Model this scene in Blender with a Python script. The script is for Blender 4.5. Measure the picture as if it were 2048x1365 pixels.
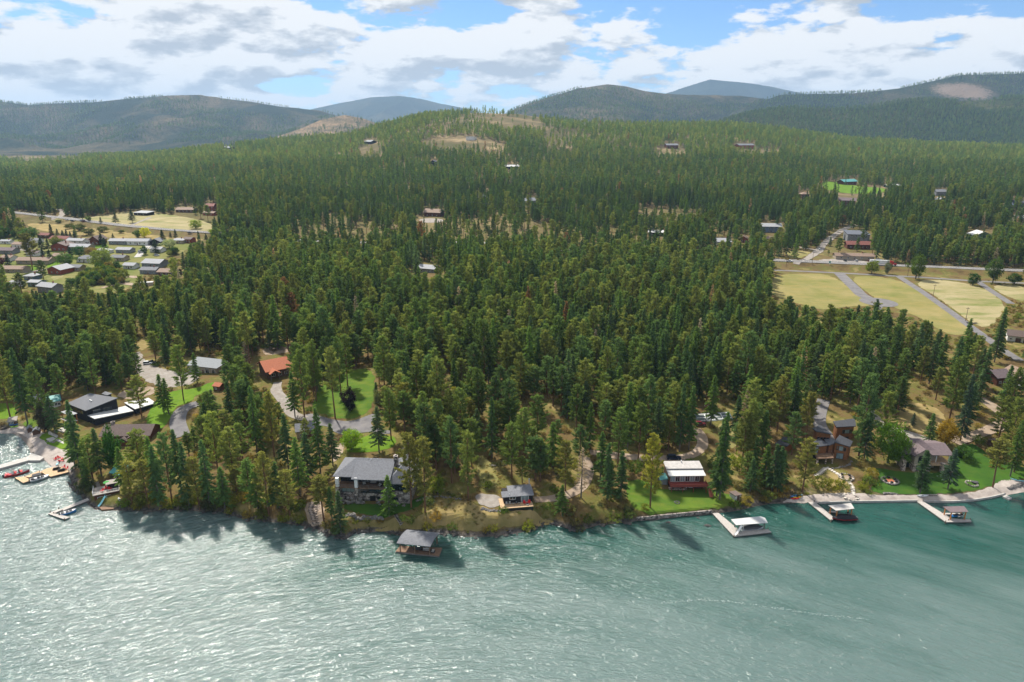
import bpy, bmesh, math, random
import numpy as np
from mathutils import Vector, Matrix
for o in list(bpy.data.objects): bpy.data.objects.remove(o)
SC = bpy.context.scene
COL = SC.collection
random.seed(7); RNG = np.random.default_rng(11)
R = math.radians

# ------------------------------------------------------------------ camera, sky, sun, exposure
CAMH, PITCH, F = 125.0, R(17.0), 1366.0
cam = bpy.data.cameras.new('camera'); cam_o = bpy.data.objects.new('camera', cam); COL.objects.link(cam_o)
cam_o.location = (0, 0, CAMH); cam_o.rotation_euler = (math.pi/2 - PITCH, 0, 0)
cam.sensor_width = 36; cam.lens = 36*F/2048; cam.clip_start = 1; cam.clip_end = 60000
SC.camera = cam_o
CLX, CLZ = 25.11, 8.3
SUN_AZ, SUN_EL = R(-28), R(50)          # azimuth from +Y, negative = left of the view
W = bpy.data.worlds.new('World'); SC.world = W; W.use_nodes = True
nt = W.node_tree; N = nt.nodes; L = nt.links
for n in list(N): N.remove(n)
def nd(t, **k):
    n = N.new(t)
    for a, b in k.items(): setattr(n, a, b)
    return n
sky = nd('ShaderNodeTexSky', sky_type='NISHITA', sun_disc=False); sky.sun_elevation = SUN_EL
sky.sun_rotation = SUN_AZ; sky.altitude = 900; sky.air_density = 1.0; sky.dust_density = 0.6; sky.ozone_density = 2.0
tc = nd('ShaderNodeTexCoord')
def vmath(op, a, b):
    n = nd('ShaderNodeVectorMath', operation=op)
    for i, v in enumerate((a, b)):
        if isinstance(v, tuple): n.inputs[i].default_value = v
        else: L.new(v, n.inputs[i])
    return n.outputs[0]
def m2(op, a, b=0.0, c=None, clamp=False):
    n = nd('ShaderNodeMath', operation=op); n.use_clamp = clamp
    for i, v in enumerate((a, b, c)):
        if v is None: continue
        if isinstance(v, (int, float)): n.inputs[i].default_value = v
        else: L.new(v, n.inputs[i])
    return n.outputs[0]
def noise_w(vec, scale, detail, rough, dist=0.0):
    n = nd('ShaderNodeTexNoise'); n.inputs['Scale'].default_value = scale; n.inputs['Detail'].default_value = detail
    n.inputs['Roughness'].default_value = rough; n.inputs['Distortion'].default_value = dist
    L.new(vec, n.inputs['Vector']); return n.outputs['Fac']
dirv = tc.outputs['Generated']
sep = nd('ShaderNodeSeparateXYZ'); L.new(dirv, sep.inputs[0])
el = sep.outputs['Z']
# cumulus fields: noise on the direction, flattened so that clouds are wider than tall
def clouds(off):
    v = vmath('MULTIPLY', vmath('ADD', dirv, off), (1.0, 1.0, 2.9))
    big = noise_w(v, 3.1, 2, 0.45)
    mid = noise_w(v, 9.0, 3, 0.5)
    fine = noise_w(v, 24.0, 6, 0.62, 0.2)
    return m2('ADD', m2('ADD', m2('MULTIPLY', big, 0.71), m2('MULTIPLY', mid, 0.46)), m2('MULTIPLY', fine, 0.27))
SHIFT = (CLX, 0.0, CLZ)
d1 = clouds(SHIFT)
d2 = clouds((SHIFT[0]-0.010, SHIFT[1], SHIFT[2]+0.016))
mr = nd('ShaderNodeMapRange', interpolation_type='SMOOTHSTEP'); L.new(d1, mr.inputs[0])
mr.inputs[1].default_value = 0.655; mr.inputs[2].default_value = 0.71
cover = mr.outputs[0]
lit = m2('ADD', 0.60, m2('MULTIPLY', m2('SUBTRACT', d1, d2), 8.0), clamp=True)
thick = nd('ShaderNodeMapRange'); L.new(d1, thick.inputs[0]); thick.inputs[1].default_value = 0.74; thick.inputs[2].default_value = 0.96
thick.inputs[3].default_value = 1.0; thick.inputs[4].default_value = 0.78
lum = m2('MULTIPLY', lit, thick.outputs[0])
ramp = nd('ShaderNodeValToRGB'); L.new(lum, ramp.inputs[0])
e = ramp.color_ramp.elements
e[0].position = 0.0; e[0].color = (2.2, 2.38, 2.65, 1); e[1].position = 0.70; e[1].color = (4.2, 4.2, 4.2, 1)
em = e.new(0.36); em.color = (3.05, 3.18, 3.35, 1)
mixc = nd('ShaderNodeMix', data_type='RGBA'); L.new(cover, mixc.inputs[0])
skyg = nd('ShaderNodeMix', data_type='RGBA', blend_type='MULTIPLY'); skyg.inputs[0].default_value = 1.0
L.new(sky.outputs[0], skyg.inputs[6]); skyg.inputs[7].default_value = (0.31, 0.425, 0.57, 1)
L.new(skyg.outputs[2], mixc.inputs[6]); L.new(ramp.outputs[0], mixc.inputs[7])
bg = nd('ShaderNodeBackground'); bg.inputs[1].default_value = 0.15; L.new(mixc.outputs[2], bg.inputs[0])
wo = nd('ShaderNodeOutputWorld'); L.new(bg.outputs[0], wo.inputs[0])
sun = bpy.data.lights.new('sun', 'SUN'); sun.energy = 4.8; sun.angle = R(3.2); sun.color = (1.0, 0.94, 0.84)
sun_o = bpy.data.objects.new('sun', sun); COL.objects.link(sun_o); sun_o.location = (-200, 300, 500)
sdir = Vector((math.sin(SUN_AZ)*math.cos(SUN_EL), math.cos(SUN_AZ)*math.cos(SUN_EL), math.sin(SUN_EL)))
sun_o.rotation_euler = (-sdir).to_track_quat('-Z', 'Y').to_euler()
SC.view_settings.view_transform = 'Standard'; SC.view_settings.look = 'None'
SC.view_settings.exposure = 0.66; SC.view_settings.gamma = 1.0
SC.render.engine = 'CYCLES'
SC.cycles.use_denoising = True
SC.cycles.max_bounces = 6; SC.cycles.diffuse_bounces = 3; SC.cycles.glossy_bounces = 2
SC.cycles.transmission_bounces = 3; SC.cycles.volume_bounces = 0; SC.cycles.transparent_max_bounces = 4
SC.cycles.sample_clamp_indirect = 4.0; SC.cycles.caustics_reflective = False; SC.cycles.caustics_refractive = False

# ------------------------------------------------------------------ pixel <-> place helpers (photo is 2048 x 1365)
CP, SP = math.cos(PITCH), math.sin(PITCH)
def ray(px, py):
    a = (np.asarray(px, float)-1024)/F; b = (682.5-np.asarray(py, float))/F
    return a, CP + b*SP, -SP + b*CP
def on_z(px, py, z):
    a, b, c = ray(px, py); t = (z-CAMH)/c
    return (float(a*t), float(b*t), float(z))
def on_y(px, py, Y):
    a, b, c = ray(px, py); t = Y/b
    return a*t, Y+0*a, CAMH + c*t
def proj(x, y, z):
    x = np.asarray(x, float); y = np.asarray(y, float); z = np.asarray(z, float)-CAMH
    dep = y*CP - z*SP; v = y*SP + z*CP
    return 1024+F*x/dep, 682.5-F*v/dep, dep
def hash2(ix, iy, s):
    h = (ix.astype(np.int64)*374761393 + iy.astype(np.int64)*668265263 + s*974711) & 0x7fffffff
    h = ((h ^ (h >> 13))*1274126177) & 0x7fffffff
    return ((h ^ (h >> 16)) & 0xffff)/65535.0
def vnoise(x, y, s=0):
    x = np.asarray(x, float); y = np.asarray(y, float)
    ix = np.floor(x); iy = np.floor(y); fx = x-ix; fy = y-iy
    fx = fx*fx*(3-2*fx); fy = fy*fy*(3-2*fy); ix = ix.astype(np.int64); iy = iy.astype(np.int64)
    a = hash2(ix, iy, s); b = hash2(ix+1, iy, s); c = hash2(ix, iy+1, s); d = hash2(ix+1, iy+1, s)
    return (a*(1-fx)+b*fx)*(1-fy) + (c*(1-fx)+d*fx)*fy
def fbm(x, y, s=0, o=4):
    v = 0; a = .5; t = 0
    for i in range(o):
        v = v + a*vnoise(x, y, s+i*17); t += a; a *= .5; x = x*2.03+3.1; y = y*2.03+1.7
    return v/t
def sm(t):
    t = np.clip(t, 0, 1); return t*t*(3-2*t)

# ------------------------------------------------------------------ terrain height
SHORE_PX = [(-500, 862), (-60, 866), (20, 867), (37, 871), (55, 886), (62, 905), (92, 922), (106, 938), (135, 952), (150, 982), (172, 1005), (190, 1019),
 (240, 1022), (300, 1023), (350, 1021), (400, 1023), (440, 1024), (480, 1035), (520, 1040), (560, 1046), (600, 1050), (640, 1062), (668, 1072), (692, 1077), (712, 1064), (760, 1064),
 (800, 1071), (850, 1064), (890, 1066), (930, 1074), (990, 1072), (1030, 1068), (1062, 1062), (1085, 1050), (1110, 1049), (1150, 1060), (1175, 1057), (1200, 1050), (1250, 1045),
 (1330, 1037), (1420, 1029), (1470, 1022), (1500, 1016), (1545, 1007), (1600, 1006), (1660, 1007), (1800, 1004), (1900, 1005), (1950, 1002), (1985, 996), (2020, 988), (2048, 984), (2500, 960)]
_sw = np.array([on_z(px, py, 0) for px, py in SHORE_PX])
_sw = _sw[np.argsort(_sw[:, 0])]
def Ysh(x): return np.interp(x, _sw[:, 0], _sw[:, 1]) + 1.2*(fbm(np.asarray(x, float)/6, 0*np.asarray(x, float), 5, 3)-.5)
def bypx(pts):        # value along the shore given at photo columns -> function of X
    xs = [on_z(p, np.interp(p, [a for a, b in SHORE_PX], [b for a, b in SHORE_PX]), 0)[0] for p, v in pts]
    vs = [v for p, v in pts]
    return lambda x: np.interp(x, xs, vs)
BANK = bypx([(0, .5), (100, .6), (145, .9), (185, 1.8), (300, 2.6), (560, 3.2), (660, 3.8), (760, 4.4), (1080, 4.4), (1180, 3.6), (1255, 1.8), (1420, 1.3), (1480, 1.2), (1540, .8), (1600, .55), (1950, .55), (2048, .7)])
BW = bypx([(0, 7), (140, 6), (185, 4), (660, 4), (760, 5), (1180, 5), (1255, 2.2), (1440, 2.2), (1540, 5), (1600, 3), (2048, 4)])
S1 = bypx([(0, .085), (145, .08), (300, .085), (660, .10), (1180, .10), (1300, .085), (1480, .09), (1600, .10), (2048, .10)])
# far ground: crest of the forest hill, photo columns and rows, at 2400 m
CREST = [(-900, 330), (0, 331), (150, 319), (300, 314), (450, 294), (560, 286), (700, 273), (760, 254), (850, 232), (950, 226), (1050, 230), (1150, 246), (1250, 252), (1400, 252), (1460, 251), (1560, 262), (1700, 282), (1850, 292), (2048, 297), (2900, 300)]
_cu = np.array([on_y(p, q, 2400.)[0]/2400. for p, q in CREST]); _cz = np.array([on_y(p, q, 2400.)[2] for p, q in CREST])
FY = np.array([0, 590, 720, 1000, 1300, 1650, 2000, 2400, 2900, 3500, 9e9.__float__()])
def H0(x, y):
    x = np.asarray(x, float); y = np.asarray(y, float)
    d = y - Ysh(x)
    land = BANK(x)*sm(d/BW(x)) + S1(x)*np.clip(d, 0, 85) + 0.012*np.clip(d-85, 0, 250)
    h = np.where(d > 0, land, np.maximum(d*.22, -7))
    h = h + sm((d-45)/60)*(3.2*(fbm(x/120, y/120, 3, 3)-.5))
    u = x/np.maximum(y, 50.)
    cz = np.interp(u, _cu, _cz)
    left = sm((-u-.25)/.3)
    b0 = 0*x; b720 = 4 + 8*left; b1000 = 14 + 3*left
    top = np.maximum(cz-14, 8)
    vals = [b0, b0, b720, b1000, b1000+(top-b1000)*.14, b1000+(top-b1000)*.40, b1000+(top-b1000)*.78, top, top*.5, top*0+5, top*0+5]
    far = 0*x
    for i in range(len(FY)-1):
        t = np.clip((y-FY[i])/(FY[i+1]-FY[i]), 0, 1)
        far = np.where((y >= FY[i]) & (y < FY[i+1]), vals[i] + (vals[i+1]-vals[i])*t, far)
    amp = np.interp(y, [600, 1000, 2000, 2400], [0, 8, 26, 14])
    far = far + amp*(fbm(x/330, y/330, 21, 4)-.5)*sm((y-600)/300)
    return h + far
_T = np.concatenate([np.arange(120, 700, 2.), np.geomspace(700, 3600, 500)])
def G(px, py, fn=None):      # where the view ray of that photo pixel meets the ground
    fn = fn or H
    a, b, c = ray(px, py)
    x = a*_T; y = b*_T; z = CAMH + c*_T
    below = z - fn(x, y) < 0
    i = int(np.argmax(below)) if below.any() else len(_T)-1
    lo, hi = _T[max(i-1, 0)], _T[i]
    for _ in range(14):
        m = .5*(lo+hi)
        if CAMH + c*m - float(fn(np.array([a*m]), np.array([b*m]))[0]) < 0: hi = m
        else: lo = m
    return (float(a*hi), float(b*hi), float(CAMH+c*hi))
HWY_L = [G(p, q, H0)[:2] for p, q in [(-260, 404), (-60, 418), (40, 432), (130, 442), (240, 457), (330, 466), (425, 472)]]
HWY_R = [G(p, q, H0)[:2] for p, q in [(1300, 517), (1540, 528), (1700, 535), (1840, 541), (2048, 550), (2400, 566)]]
def resample(pts, step):
    pts = np.array(pts, float); seg = np.hypot(*np.diff(pts, axis=0).T); s = np.concatenate([[0], np.cumsum(seg)])
    n = max(2, int(s[-1]/step)+1); q = np.linspace(0, s[-1], n)
    # smooth with a Catmull-like average
    p = np.stack([np.interp(q, s, pts[:, 0]), np.interp(q, s, pts[:, 1])], 1)
    for _ in range(3):
        p[1:-1] = .25*p[:-2]+.5*p[1:-1]+.25*p[2:]
    return p
HWY = resample(HWY_L + HWY_R, 12)
def H(x, y):
    h = H0(x, y); x = np.asarray(x, float); y = np.asarray(y, float)
    near = (y > 380) & (y < 1100)
    if near.any():
        xn = x[near] if x.ndim else x; yn = y[near] if y.ndim else y
        hy = np.interp(xn, HWY[:, 0], HWY[:, 1])
        dd = np.abs(yn-hy)
        bump = 3.4*sm(1-(dd-5)/13)
        h = np.array(h)
        if h.ndim: h[near] += bump
        else: h += bump
    return h
def Hs(x, y): return float(H(np.array([x]), np.array([y]))[0])

# ------------------------------------------------------------------ materials
MATS = {}
def mat(name, col, rough=.8, var=.18, scale=3.0, bump=0.0, bscale=20., metal=0., spec=.3, col2=None, emis=None, coat=0.):
    if name in MATS: return MATS[name]
    m = bpy.data.materials.new(name); m.use_nodes = True; t = m.node_tree; b = t.nodes['Principled BSDF']
    b.inputs['Roughness'].default_value = rough; b.inputs['Metallic'].default_value = metal; b.inputs['Specular IOR Level'].default_value = spec
    b.inputs['Coat Weight'].default_value = coat
    g = t.nodes.new('ShaderNodeTexCoord'); n = t.nodes.new('ShaderNodeTexNoise'); n.inputs['Scale'].default_value = scale; n.inputs['Detail'].default_value = 5
    n.inputs['Roughness'].default_value = .65
    t.links.new(g.outputs['Object'], n.inputs['Vector'])
    c2 = col2 or tuple(c*(1+var) for c in col); c1 = tuple(c*(1-var) for c in col) if col2 is None else col
    rp = t.nodes.new('ShaderNodeValToRGB'); rp.color_ramp.elements[0].position = .32; rp.color_ramp.elements[1].position = .68
    rp.color_ramp.elements[0].color = (*c1, 1); rp.color_ramp.elements[1].color = (*c2, 1)
    t.links.new(n.outputs['Fac'], rp.inputs[0]); t.links.new(rp.outputs[0], b.inputs['Base Color'])
    if bump:
        n2 = t.nodes.new('ShaderNodeTexNoise'); n2.inputs['Scale'].default_value = bscale; n2.inputs['Detail'].default_value = 3
        t.links.new(g.outputs['Object'], n2.inputs['Vector'])
        bp = t.nodes.new('ShaderNodeBump'); bp.inputs['Strength'].default_value = bump; bp.inputs['Distance'].default_value = .1
        t.links.new(n2.outputs['Fac'], bp.inputs['Height']); t.links.new(bp.outputs[0], b.inputs['Normal'])
    MATS[name] = m; return m
def rows_mat(name, col, period=.3, axis='Z', rough=.8, var=.2, depth=.5, spec=.25, metal=0.):
    """courses / boards / standing seams: bump and slight tone bands along one object axis"""
    m = mat(name, col, rough, var, 1.6, spec=spec, metal=metal); t = m.node_tree; b = t.nodes['Principled BSDF']
    g = [n for n in t.nodes if n.bl_idname == 'ShaderNodeTexCoord'][0]
    wv = t.nodes.new('ShaderNodeTexWave'); wv.wave_type = 'BANDS'; wv.bands_direction = axis; wv.wave_profile = 'SAW'
    wv.inputs['Scale'].default_value = math.pi*2/period/20; wv.inputs['Distortion'].default_value = .3; wv.inputs['Detail'].default_value = 1
    t.links.new(g.outputs['Object'], wv.inputs['Vector'])
    bp = t.nodes.new('ShaderNodeBump'); bp.inputs['Strength'].default_value = depth; bp.inputs['Distance'].default_value = .05
    t.links.new(wv.outputs['Fac'], bp.inputs['Height']); t.links.new(bp.outputs[0], b.inputs['Normal'])
    return m
def stone_mat(name, c1, c2, scale=1.6):
    m = mat(name, c1, .9, .2, 2.0, col2=c2); t = m.node_tree; b = t.nodes['Principled BSDF']
    g = [n for n in t.nodes if n.bl_idname == 'ShaderNodeTexCoord'][0]
    v = t.nodes.new('ShaderNodeTexVoronoi'); v.inputs['Scale'].default_value = scale; t.links.new(g.outputs['Object'], v.inputs['Vector'])
    rp = [n for n in t.nodes if n.bl_idname == 'ShaderNodeValToRGB'][0]
    mx = t.nodes.new('ShaderNodeMix'); mx.data_type = 'RGBA'; mx.blend_type = 'OVERLAY'; mx.inputs[0].default_value = .8
    hs = t.nodes.new('ShaderNodeSeparateColor'); t.links.new(v.outputs['Color'], hs.inputs[0])
    t.links.new(rp.outputs[0], mx.inputs[6]); t.links.new(hs.outputs[0], mx.inputs[7]); t.links.new(mx.outputs[2], b.inputs['Base Color'])
    v2 = t.nodes.new('ShaderNodeTexVoronoi'); v2.feature = 'DISTANCE_TO_EDGE'; v2.inputs['Scale'].default_value = scale; t.links.new(g.outputs['Object'], v2.inputs['Vector'])
    mp = t.nodes.new('ShaderNodeMapRange'); mp.inputs[2].default_value = .12; t.links.new(v2.outputs['Distance'], mp.inputs[0])
    bp = t.nodes.new('ShaderNodeBump'); bp.inputs['Strength'].default_value = .9; bp.inputs['Distance'].default_value = .15
    t.links.new(mp.outputs[0], bp.inputs['Height']); t.links.new(bp.outputs[0], b.inputs['Normal'])
    return m
rows_mat('shingle_grey', (.165, .17, .185), .35, 'Y'); rows_mat('shingle_brown', (.135, .10, .088), .35, 'Y'); rows_mat('shingle_mauve', (.15, .115, .12), .35, 'Y')
rows_mat('shingle_charcoal', (.055, .058, .068), .35, 'Y', rough=.6); rows_mat('metal_dark', (.085, .09, .105), .5, 'X', rough=.45, var=.12, spec=.5)
rows_mat('metal_white', (.50, .50, .49), .5, 'X', rough=.6, var=.08); rows_mat('metal_grey', (.16, .175, .19), .5, 'X', rough=.65, var=.1)
rows_mat('roof_orange', (.40, .13, .065), .4, 'Y', var=.15); rows_mat('roof_teal', (.10, .32, .31), .5, 'X', rough=.5); rows_mat('roof_tan', (.25, .175, .13), .4, 'Y')
rows_mat('roof_red', (.20, .075, .06), .4, 'Y'); rows_mat('roof_pale', (.33, .335, .35), .35, 'Y', var=.15)
mat('roof_worn_white', (.42, .40, .38), .7, .16, .8)
rows_mat('wall_charcoal', (.018, .02, .026), .3, 'Z', var=.2); rows_mat('wall_cedar', (.21, .088, .036), .3, 'X', var=.25); rows_mat('wall_black', (.022, .02, .022), .22, 'Z')
rows_mat('wall_log', (.12, .045, .025), .3, 'Z'); rows_mat('wall_white', (.66, .65, .62), .25, 'Z', var=.08); rows_mat('wall_tan', (.36, .30, .22), .25, 'Z', var=.1)
rows_mat('wall_grey', (.22, .23, .24), .25, 'Z'); rows_mat('wall_blue', (.13, .17, .24), .25, 'Z'); rows_mat('wall_green', (.12, .20, .17), .25, 'Z')
rows_mat('wall_brick', (.26, .07, .04), .2, 'Z', var=.25); rows_mat('wall_brown', (.13, .075, .05), .25, 'Z')
mat('stucco', (.34, .29, .22), .9, .1, 2.); mat('concrete', (.42, .40, .37), .9, .16, .8, .2); mat('white_paint', (.78, .78, .76), .5, .05)
stone_mat('stone', (.18, .15, .135), (.42, .37, .33), 1.5); stone_mat('stone_tan', (.26, .20, .16), (.46, .38, .32), 1.6); stone_mat('flagstone', (.40, .36, .31), (.55, .50, .44), .8)
mat('boulder', (.10, .092, .086), .95, .3, 1.4, .6, 5., col2=(.27, .25, .23)); mat('shore_rock', (.035, .034, .033), .85, .3, 1.5, .6, 5., col2=(.12, .11, .10))
mat('glass', (.012, .022, .026), .06, .2, .4, spec=.8); mat('glass_pale', (.20, .27, .28), .12, .35, .5, spec=.8); mat('frame_white', (.72, .72, .70), .5, .04); mat('frame_dark', (.03, .03, .032), .5, .1)
rows_mat('deck_tan', (.50, .34, .20), .15, 'X', var=.16); rows_mat('deck_red', (.24, .055, .045), .15, 'X', var=.15); rows_mat('deck_brown', (.20, .125, .08), .15, 'X', var=.2); rows_mat('dock_grey', (.40, .37, .34), .16, 'X', var=.2)
mat('post_orange', (.50, .19, .05), .6, .15); mat('post_grey', (.16, .15, .14), .7); mat('red_plastic', (.62, .015, .02), .45, .06); mat('black_plastic', (.018, .018, .02), .5, .2)
mat('red_paint', (.48, .012, .018), .3, .05, spec=.5, coat=.4); mat('navy_paint', (.012, .022, .055), .3, .1, spec=.5, coat=.4); mat('black_paint', (.012, .012, .014), .3, .1, spec=.5, coat=.4)
mat('white_gloss', (.76, .77, .78), .3, .04, spec=.5, coat=.3); mat('silver', (.45, .46, .47), .35, .06, spec=.5, coat=.3); mat('maroon_paint', (.13, .012, .018), .3, .1, spec=.5, coat=.4)
mat('rubber', (.02, .02, .02), .85, .1); mat('blue_plastic', (.03, .20, .50), .4, .05); mat('yellow_plastic', (.65, .42, .02), .4, .05); mat('aqua_plastic', (.30, .62, .68), .4, .06); mat('lime_plastic', (.25, .55, .05), .4)
mat('cover_grey', (.085, .085, .09), .8, .2); mat('cover_black', (.025, .025, .03), .75, .25, 1.5); mat('cushion', (.42, .40, .37), .9, .1); mat('pole_wood', (.16, .115, .08), .9, .2); mat('wire', (.10, .10, .11), .6)
mat('green_cloth', (.05, .30, .06), .7); mat('weathered', (.30, .27, .24), .9, .2); mat('chimney_brick', (.30, .12, .08), .9, .2)
# ground covers
mat('lawn', (.052, .112, .016), .95, .25, .09, .5, 6., spec=.05, col2=(.105, .165, .022)); mat('lawn_dark', (.030, .078, .014), .95, .2, .12, .5, 6., spec=.05, col2=(.055, .125, .016))
mat('lawn_bright', (.080, .165, .014), .95, .25, .09, .5, 6., spec=.05, col2=(.14, .22, .022))
mat('meadow', (.115, .145, .035), .95, .3, .035, .6, 4., spec=.05, col2=(.23, .20, .08)); mat('meadow_green', (.15, .16, .045), .95, .3, .04, .6, 4., spec=.05, col2=(.28, .23, .10)); mat('meadow_dry', (.35, .295, .17), .95, .2, .035, .5, 4., spec=.05, col2=(.25, .22, .10))
mat('dry_grass', (.17, .145, .05), .95, .3, .12, .7, 3., spec=.05, col2=(.34, .25, .115)); mat('gravel', (.23, .205, .18), .95, .15, .5, .6, 5., spec=.1, col2=(.34, .31, .28)); mat('dirt', (.24, .175, .12), .95, .2, .25, .6, 4., spec=.1, col2=(.38, .30, .23))
mat('dark_dirt', (.11, .075, .05), .95, .2, .4, .6, 4., spec=.1, col2=(.20, .145, .105)); mat('asphalt', (.12, .115, .12), .9, .2, .2, .3, 8., spec=.2, col2=(.19, .18, .18)); mat('highway_asphalt', (.15, .14, .135), .9, .2, .1, .3, 8., spec=.1, col2=(.21, .20, .19))
mat('beach_pebble', (.31, .265, .235), .95, .2, .4, .6, 4., spec=.15, col2=(.44, .39, .35)); mat('wet_pebble', (.15, .125, .105), .5, .2, .5, .6, 4., spec=.4, col2=(.22, .185, .155)); mat('court', (.10, .13, .125), .9, .15, .15, col2=(.16, .18, .175)); mat('line_paint', (.75, .75, .72), .8, .1, 1.)
def streaks(name, col, amount=.55, scale=(.06, .22, .06)):
    t = MATS[name].node_tree; b = t.nodes['Principled BSDF']; g = t.nodes.new('ShaderNodeNewGeometry'); mp = t.nodes.new('ShaderNodeMapping'); mp.inputs['Scale'].default_value = scale; mp.inputs['Rotation'].default_value = (0, 0, .5)
    n = t.nodes.new('ShaderNodeTexNoise'); n.inputs['Scale'].default_value = 1.; n.inputs['Detail'].default_value = 6; n.inputs['Roughness'].default_value = .65; t.links.new(g.outputs['Position'], mp.inputs[0]); t.links.new(mp.outputs[0], n.inputs['Vector'])
    r = t.nodes.new('ShaderNodeMapRange'); r.inputs[1].default_value = .48; r.inputs[2].default_value = .66; r.inputs[4].default_value = amount; t.links.new(n.outputs['Fac'], r.inputs[0])
    x = t.nodes.new('ShaderNodeMix'); x.data_type = 'RGBA'; src = b.inputs['Base Color'].links[0].from_socket; t.links.new(r.outputs[0], x.inputs[0]); t.links.new(src, x.inputs[6]); x.inputs[7].default_value = (*col, 1); t.links.new(x.outputs[2], b.inputs['Base Color'])
streaks('meadow_dry', (.11, .15, .03), .8, (.025, .07, .03)); streaks('meadow_green', (.27, .21, .075), .6); streaks('meadow', (.10, .13, .03), .8); streaks('lawn', (.15, .17, .03), .5, (.15, .3, .1)); streaks('lawn_bright', (.06, .13, .015), .5, (.2, .35, .1)); streaks('lawn_dark', (.07, .12, .02), .6, (.15, .3, .1)); streaks('asphalt', (.21, .195, .18), .6, (.2, .3, .2)); streaks('gravel', (.24, .20, .165), .7, (.3, .3, .3)); streaks('beach_pebble', (.24, .205, .18), .7, (.35, .35, .3))
M = MATS

# ------------------------------------------------------------------ object helpers
def tag(o, label=None, cat=None, group=None, kind=None):
    if label: o['label'] = label
    if cat: o['category'] = cat
    if group: o['group'] = group
    if kind: o['kind'] = kind
    return o
def empty(name, loc=(0, 0, 0), rz=0., label=None, cat=None, group=None):
    o = bpy.data.objects.new(name, None); COL.objects.link(o); o.location = loc; o.rotation_euler = (0, 0, rz); o.empty_display_size = .3
    return tag(o, label, cat, group)
def link_mesh(name, me, m, parent=None):
    if m is not None and not me.materials: me.materials.append(M[m] if isinstance(m, str) else m)
    o = bpy.data.objects.new(name, me); COL.objects.link(o)
    if parent is not None: o.parent = parent
    return o
class MB:
    def __init__(s): s.v = []; s.f = []
    def add(s, vs, fs):
        k = len(s.v); s.v += [tuple(map(float, p)) for p in vs]; s.f += [tuple(i+k for i in f) for f in fs]; return s
    def box(s, x0, x1, y0, y1, z0, z1):
        return s.add([(x0,y0,z0),(x1,y0,z0),(x1,y1,z0),(x0,y1,z0),(x0,y0,z1),(x1,y0,z1),(x1,y1,z1),(x0,y1,z1)],
                     [(3,2,1,0),(4,5,6,7),(0,1,5,4),(1,2,6,5),(2,3,7,6),(3,0,4,7)])
    def prism(s, top, bot):      # two loops of equal length, counter-clockwise seen from above
        n = len(top)
        return s.add(list(bot)+list(top), [tuple(range(n-1, -1, -1)), tuple(range(n, 2*n))]+[(i, (i+1)%n, n+(i+1)%n, n+i) for i in range(n)])
    def tube(s, a, b, r0, r1=None, n=6):
        r1 = r0 if r1 is None else r1; a = Vector(a); b = Vector(b); d = (b-a).normalized()
        u = d.orthogonal().normalized(); w = d.cross(u)
        A = [a+(u*math.cos(t)+w*math.sin(t))*r0 for t in [i*2*math.pi/n for i in range(n)]]
        B = [b+(u*math.cos(t)+w*math.sin(t))*r1 for t in [i*2*math.pi/n for i in range(n)]]
        return s.add(A+B, [tuple(range(n-1, -1, -1)), tuple(range(n, 2*n))]+[(i, (i+1)%n, n+(i+1)%n, n+i) for i in range(n)])
    def blob(s, c, r, seed=0, n=7, m=5, rough=.25):
        rr = random.Random(seed); P = []; Fc = []
        for j in range(m+1):
            th = math.pi*j/m
            for i in range(n):
                ph = 2*math.pi*(i+.5*(j % 2))/n; k = 1+rough*(rr.random()*2-1)
                P.append((c[0]+r[0]*k*math.sin(th)*math.cos(ph), c[1]+r[1]*k*math.sin(th)*math.sin(ph), c[2]+r[2]*k*math.cos(th)))
        for j in range(m):
            for i in range(n): Fc.append((j*n+i, (j+1)*n+i, (j+1)*n+(i+1)%n, j*n+(i+1)%n))
        return s.add(P, Fc)
    def mesh(s, name): me = bpy.data.meshes.new(name); me.from_pydata(s.v, [], s.f); me.update(); return me
    def build(s, name, m, parent=None): return link_mesh(name, s.mesh(name), m, parent)
def box(name, m, parent, *a): return MB().box(*a).build(name, m, parent)
def ccw(P):
    a = sum(P[i][0]*P[(i+1)%len(P)][1]-P[(i+1)%len(P)][0]*P[i][1] for i in range(len(P)))
    return P if a > 0 else P[::-1]
def pip(px, py, poly):
    px = np.asarray(px); py = np.asarray(py); inside = np.zeros(px.shape, bool); n = len(poly)
    for i in range(n):
        x1, y1 = poly[i]; x2, y2 = poly[(i+1)%n]
        if y1 == y2: continue
        c = ((y1 > py) != (y2 > py)) & (px < (x2-x1)*(py-y1)/(y2-y1)+x1)
        inside ^= c
    return inside
KEEP = []       # photo polygons that trees must not cover: (polygon, strength)
def structure(o): o['kind'] = 'structure'; return o
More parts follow.
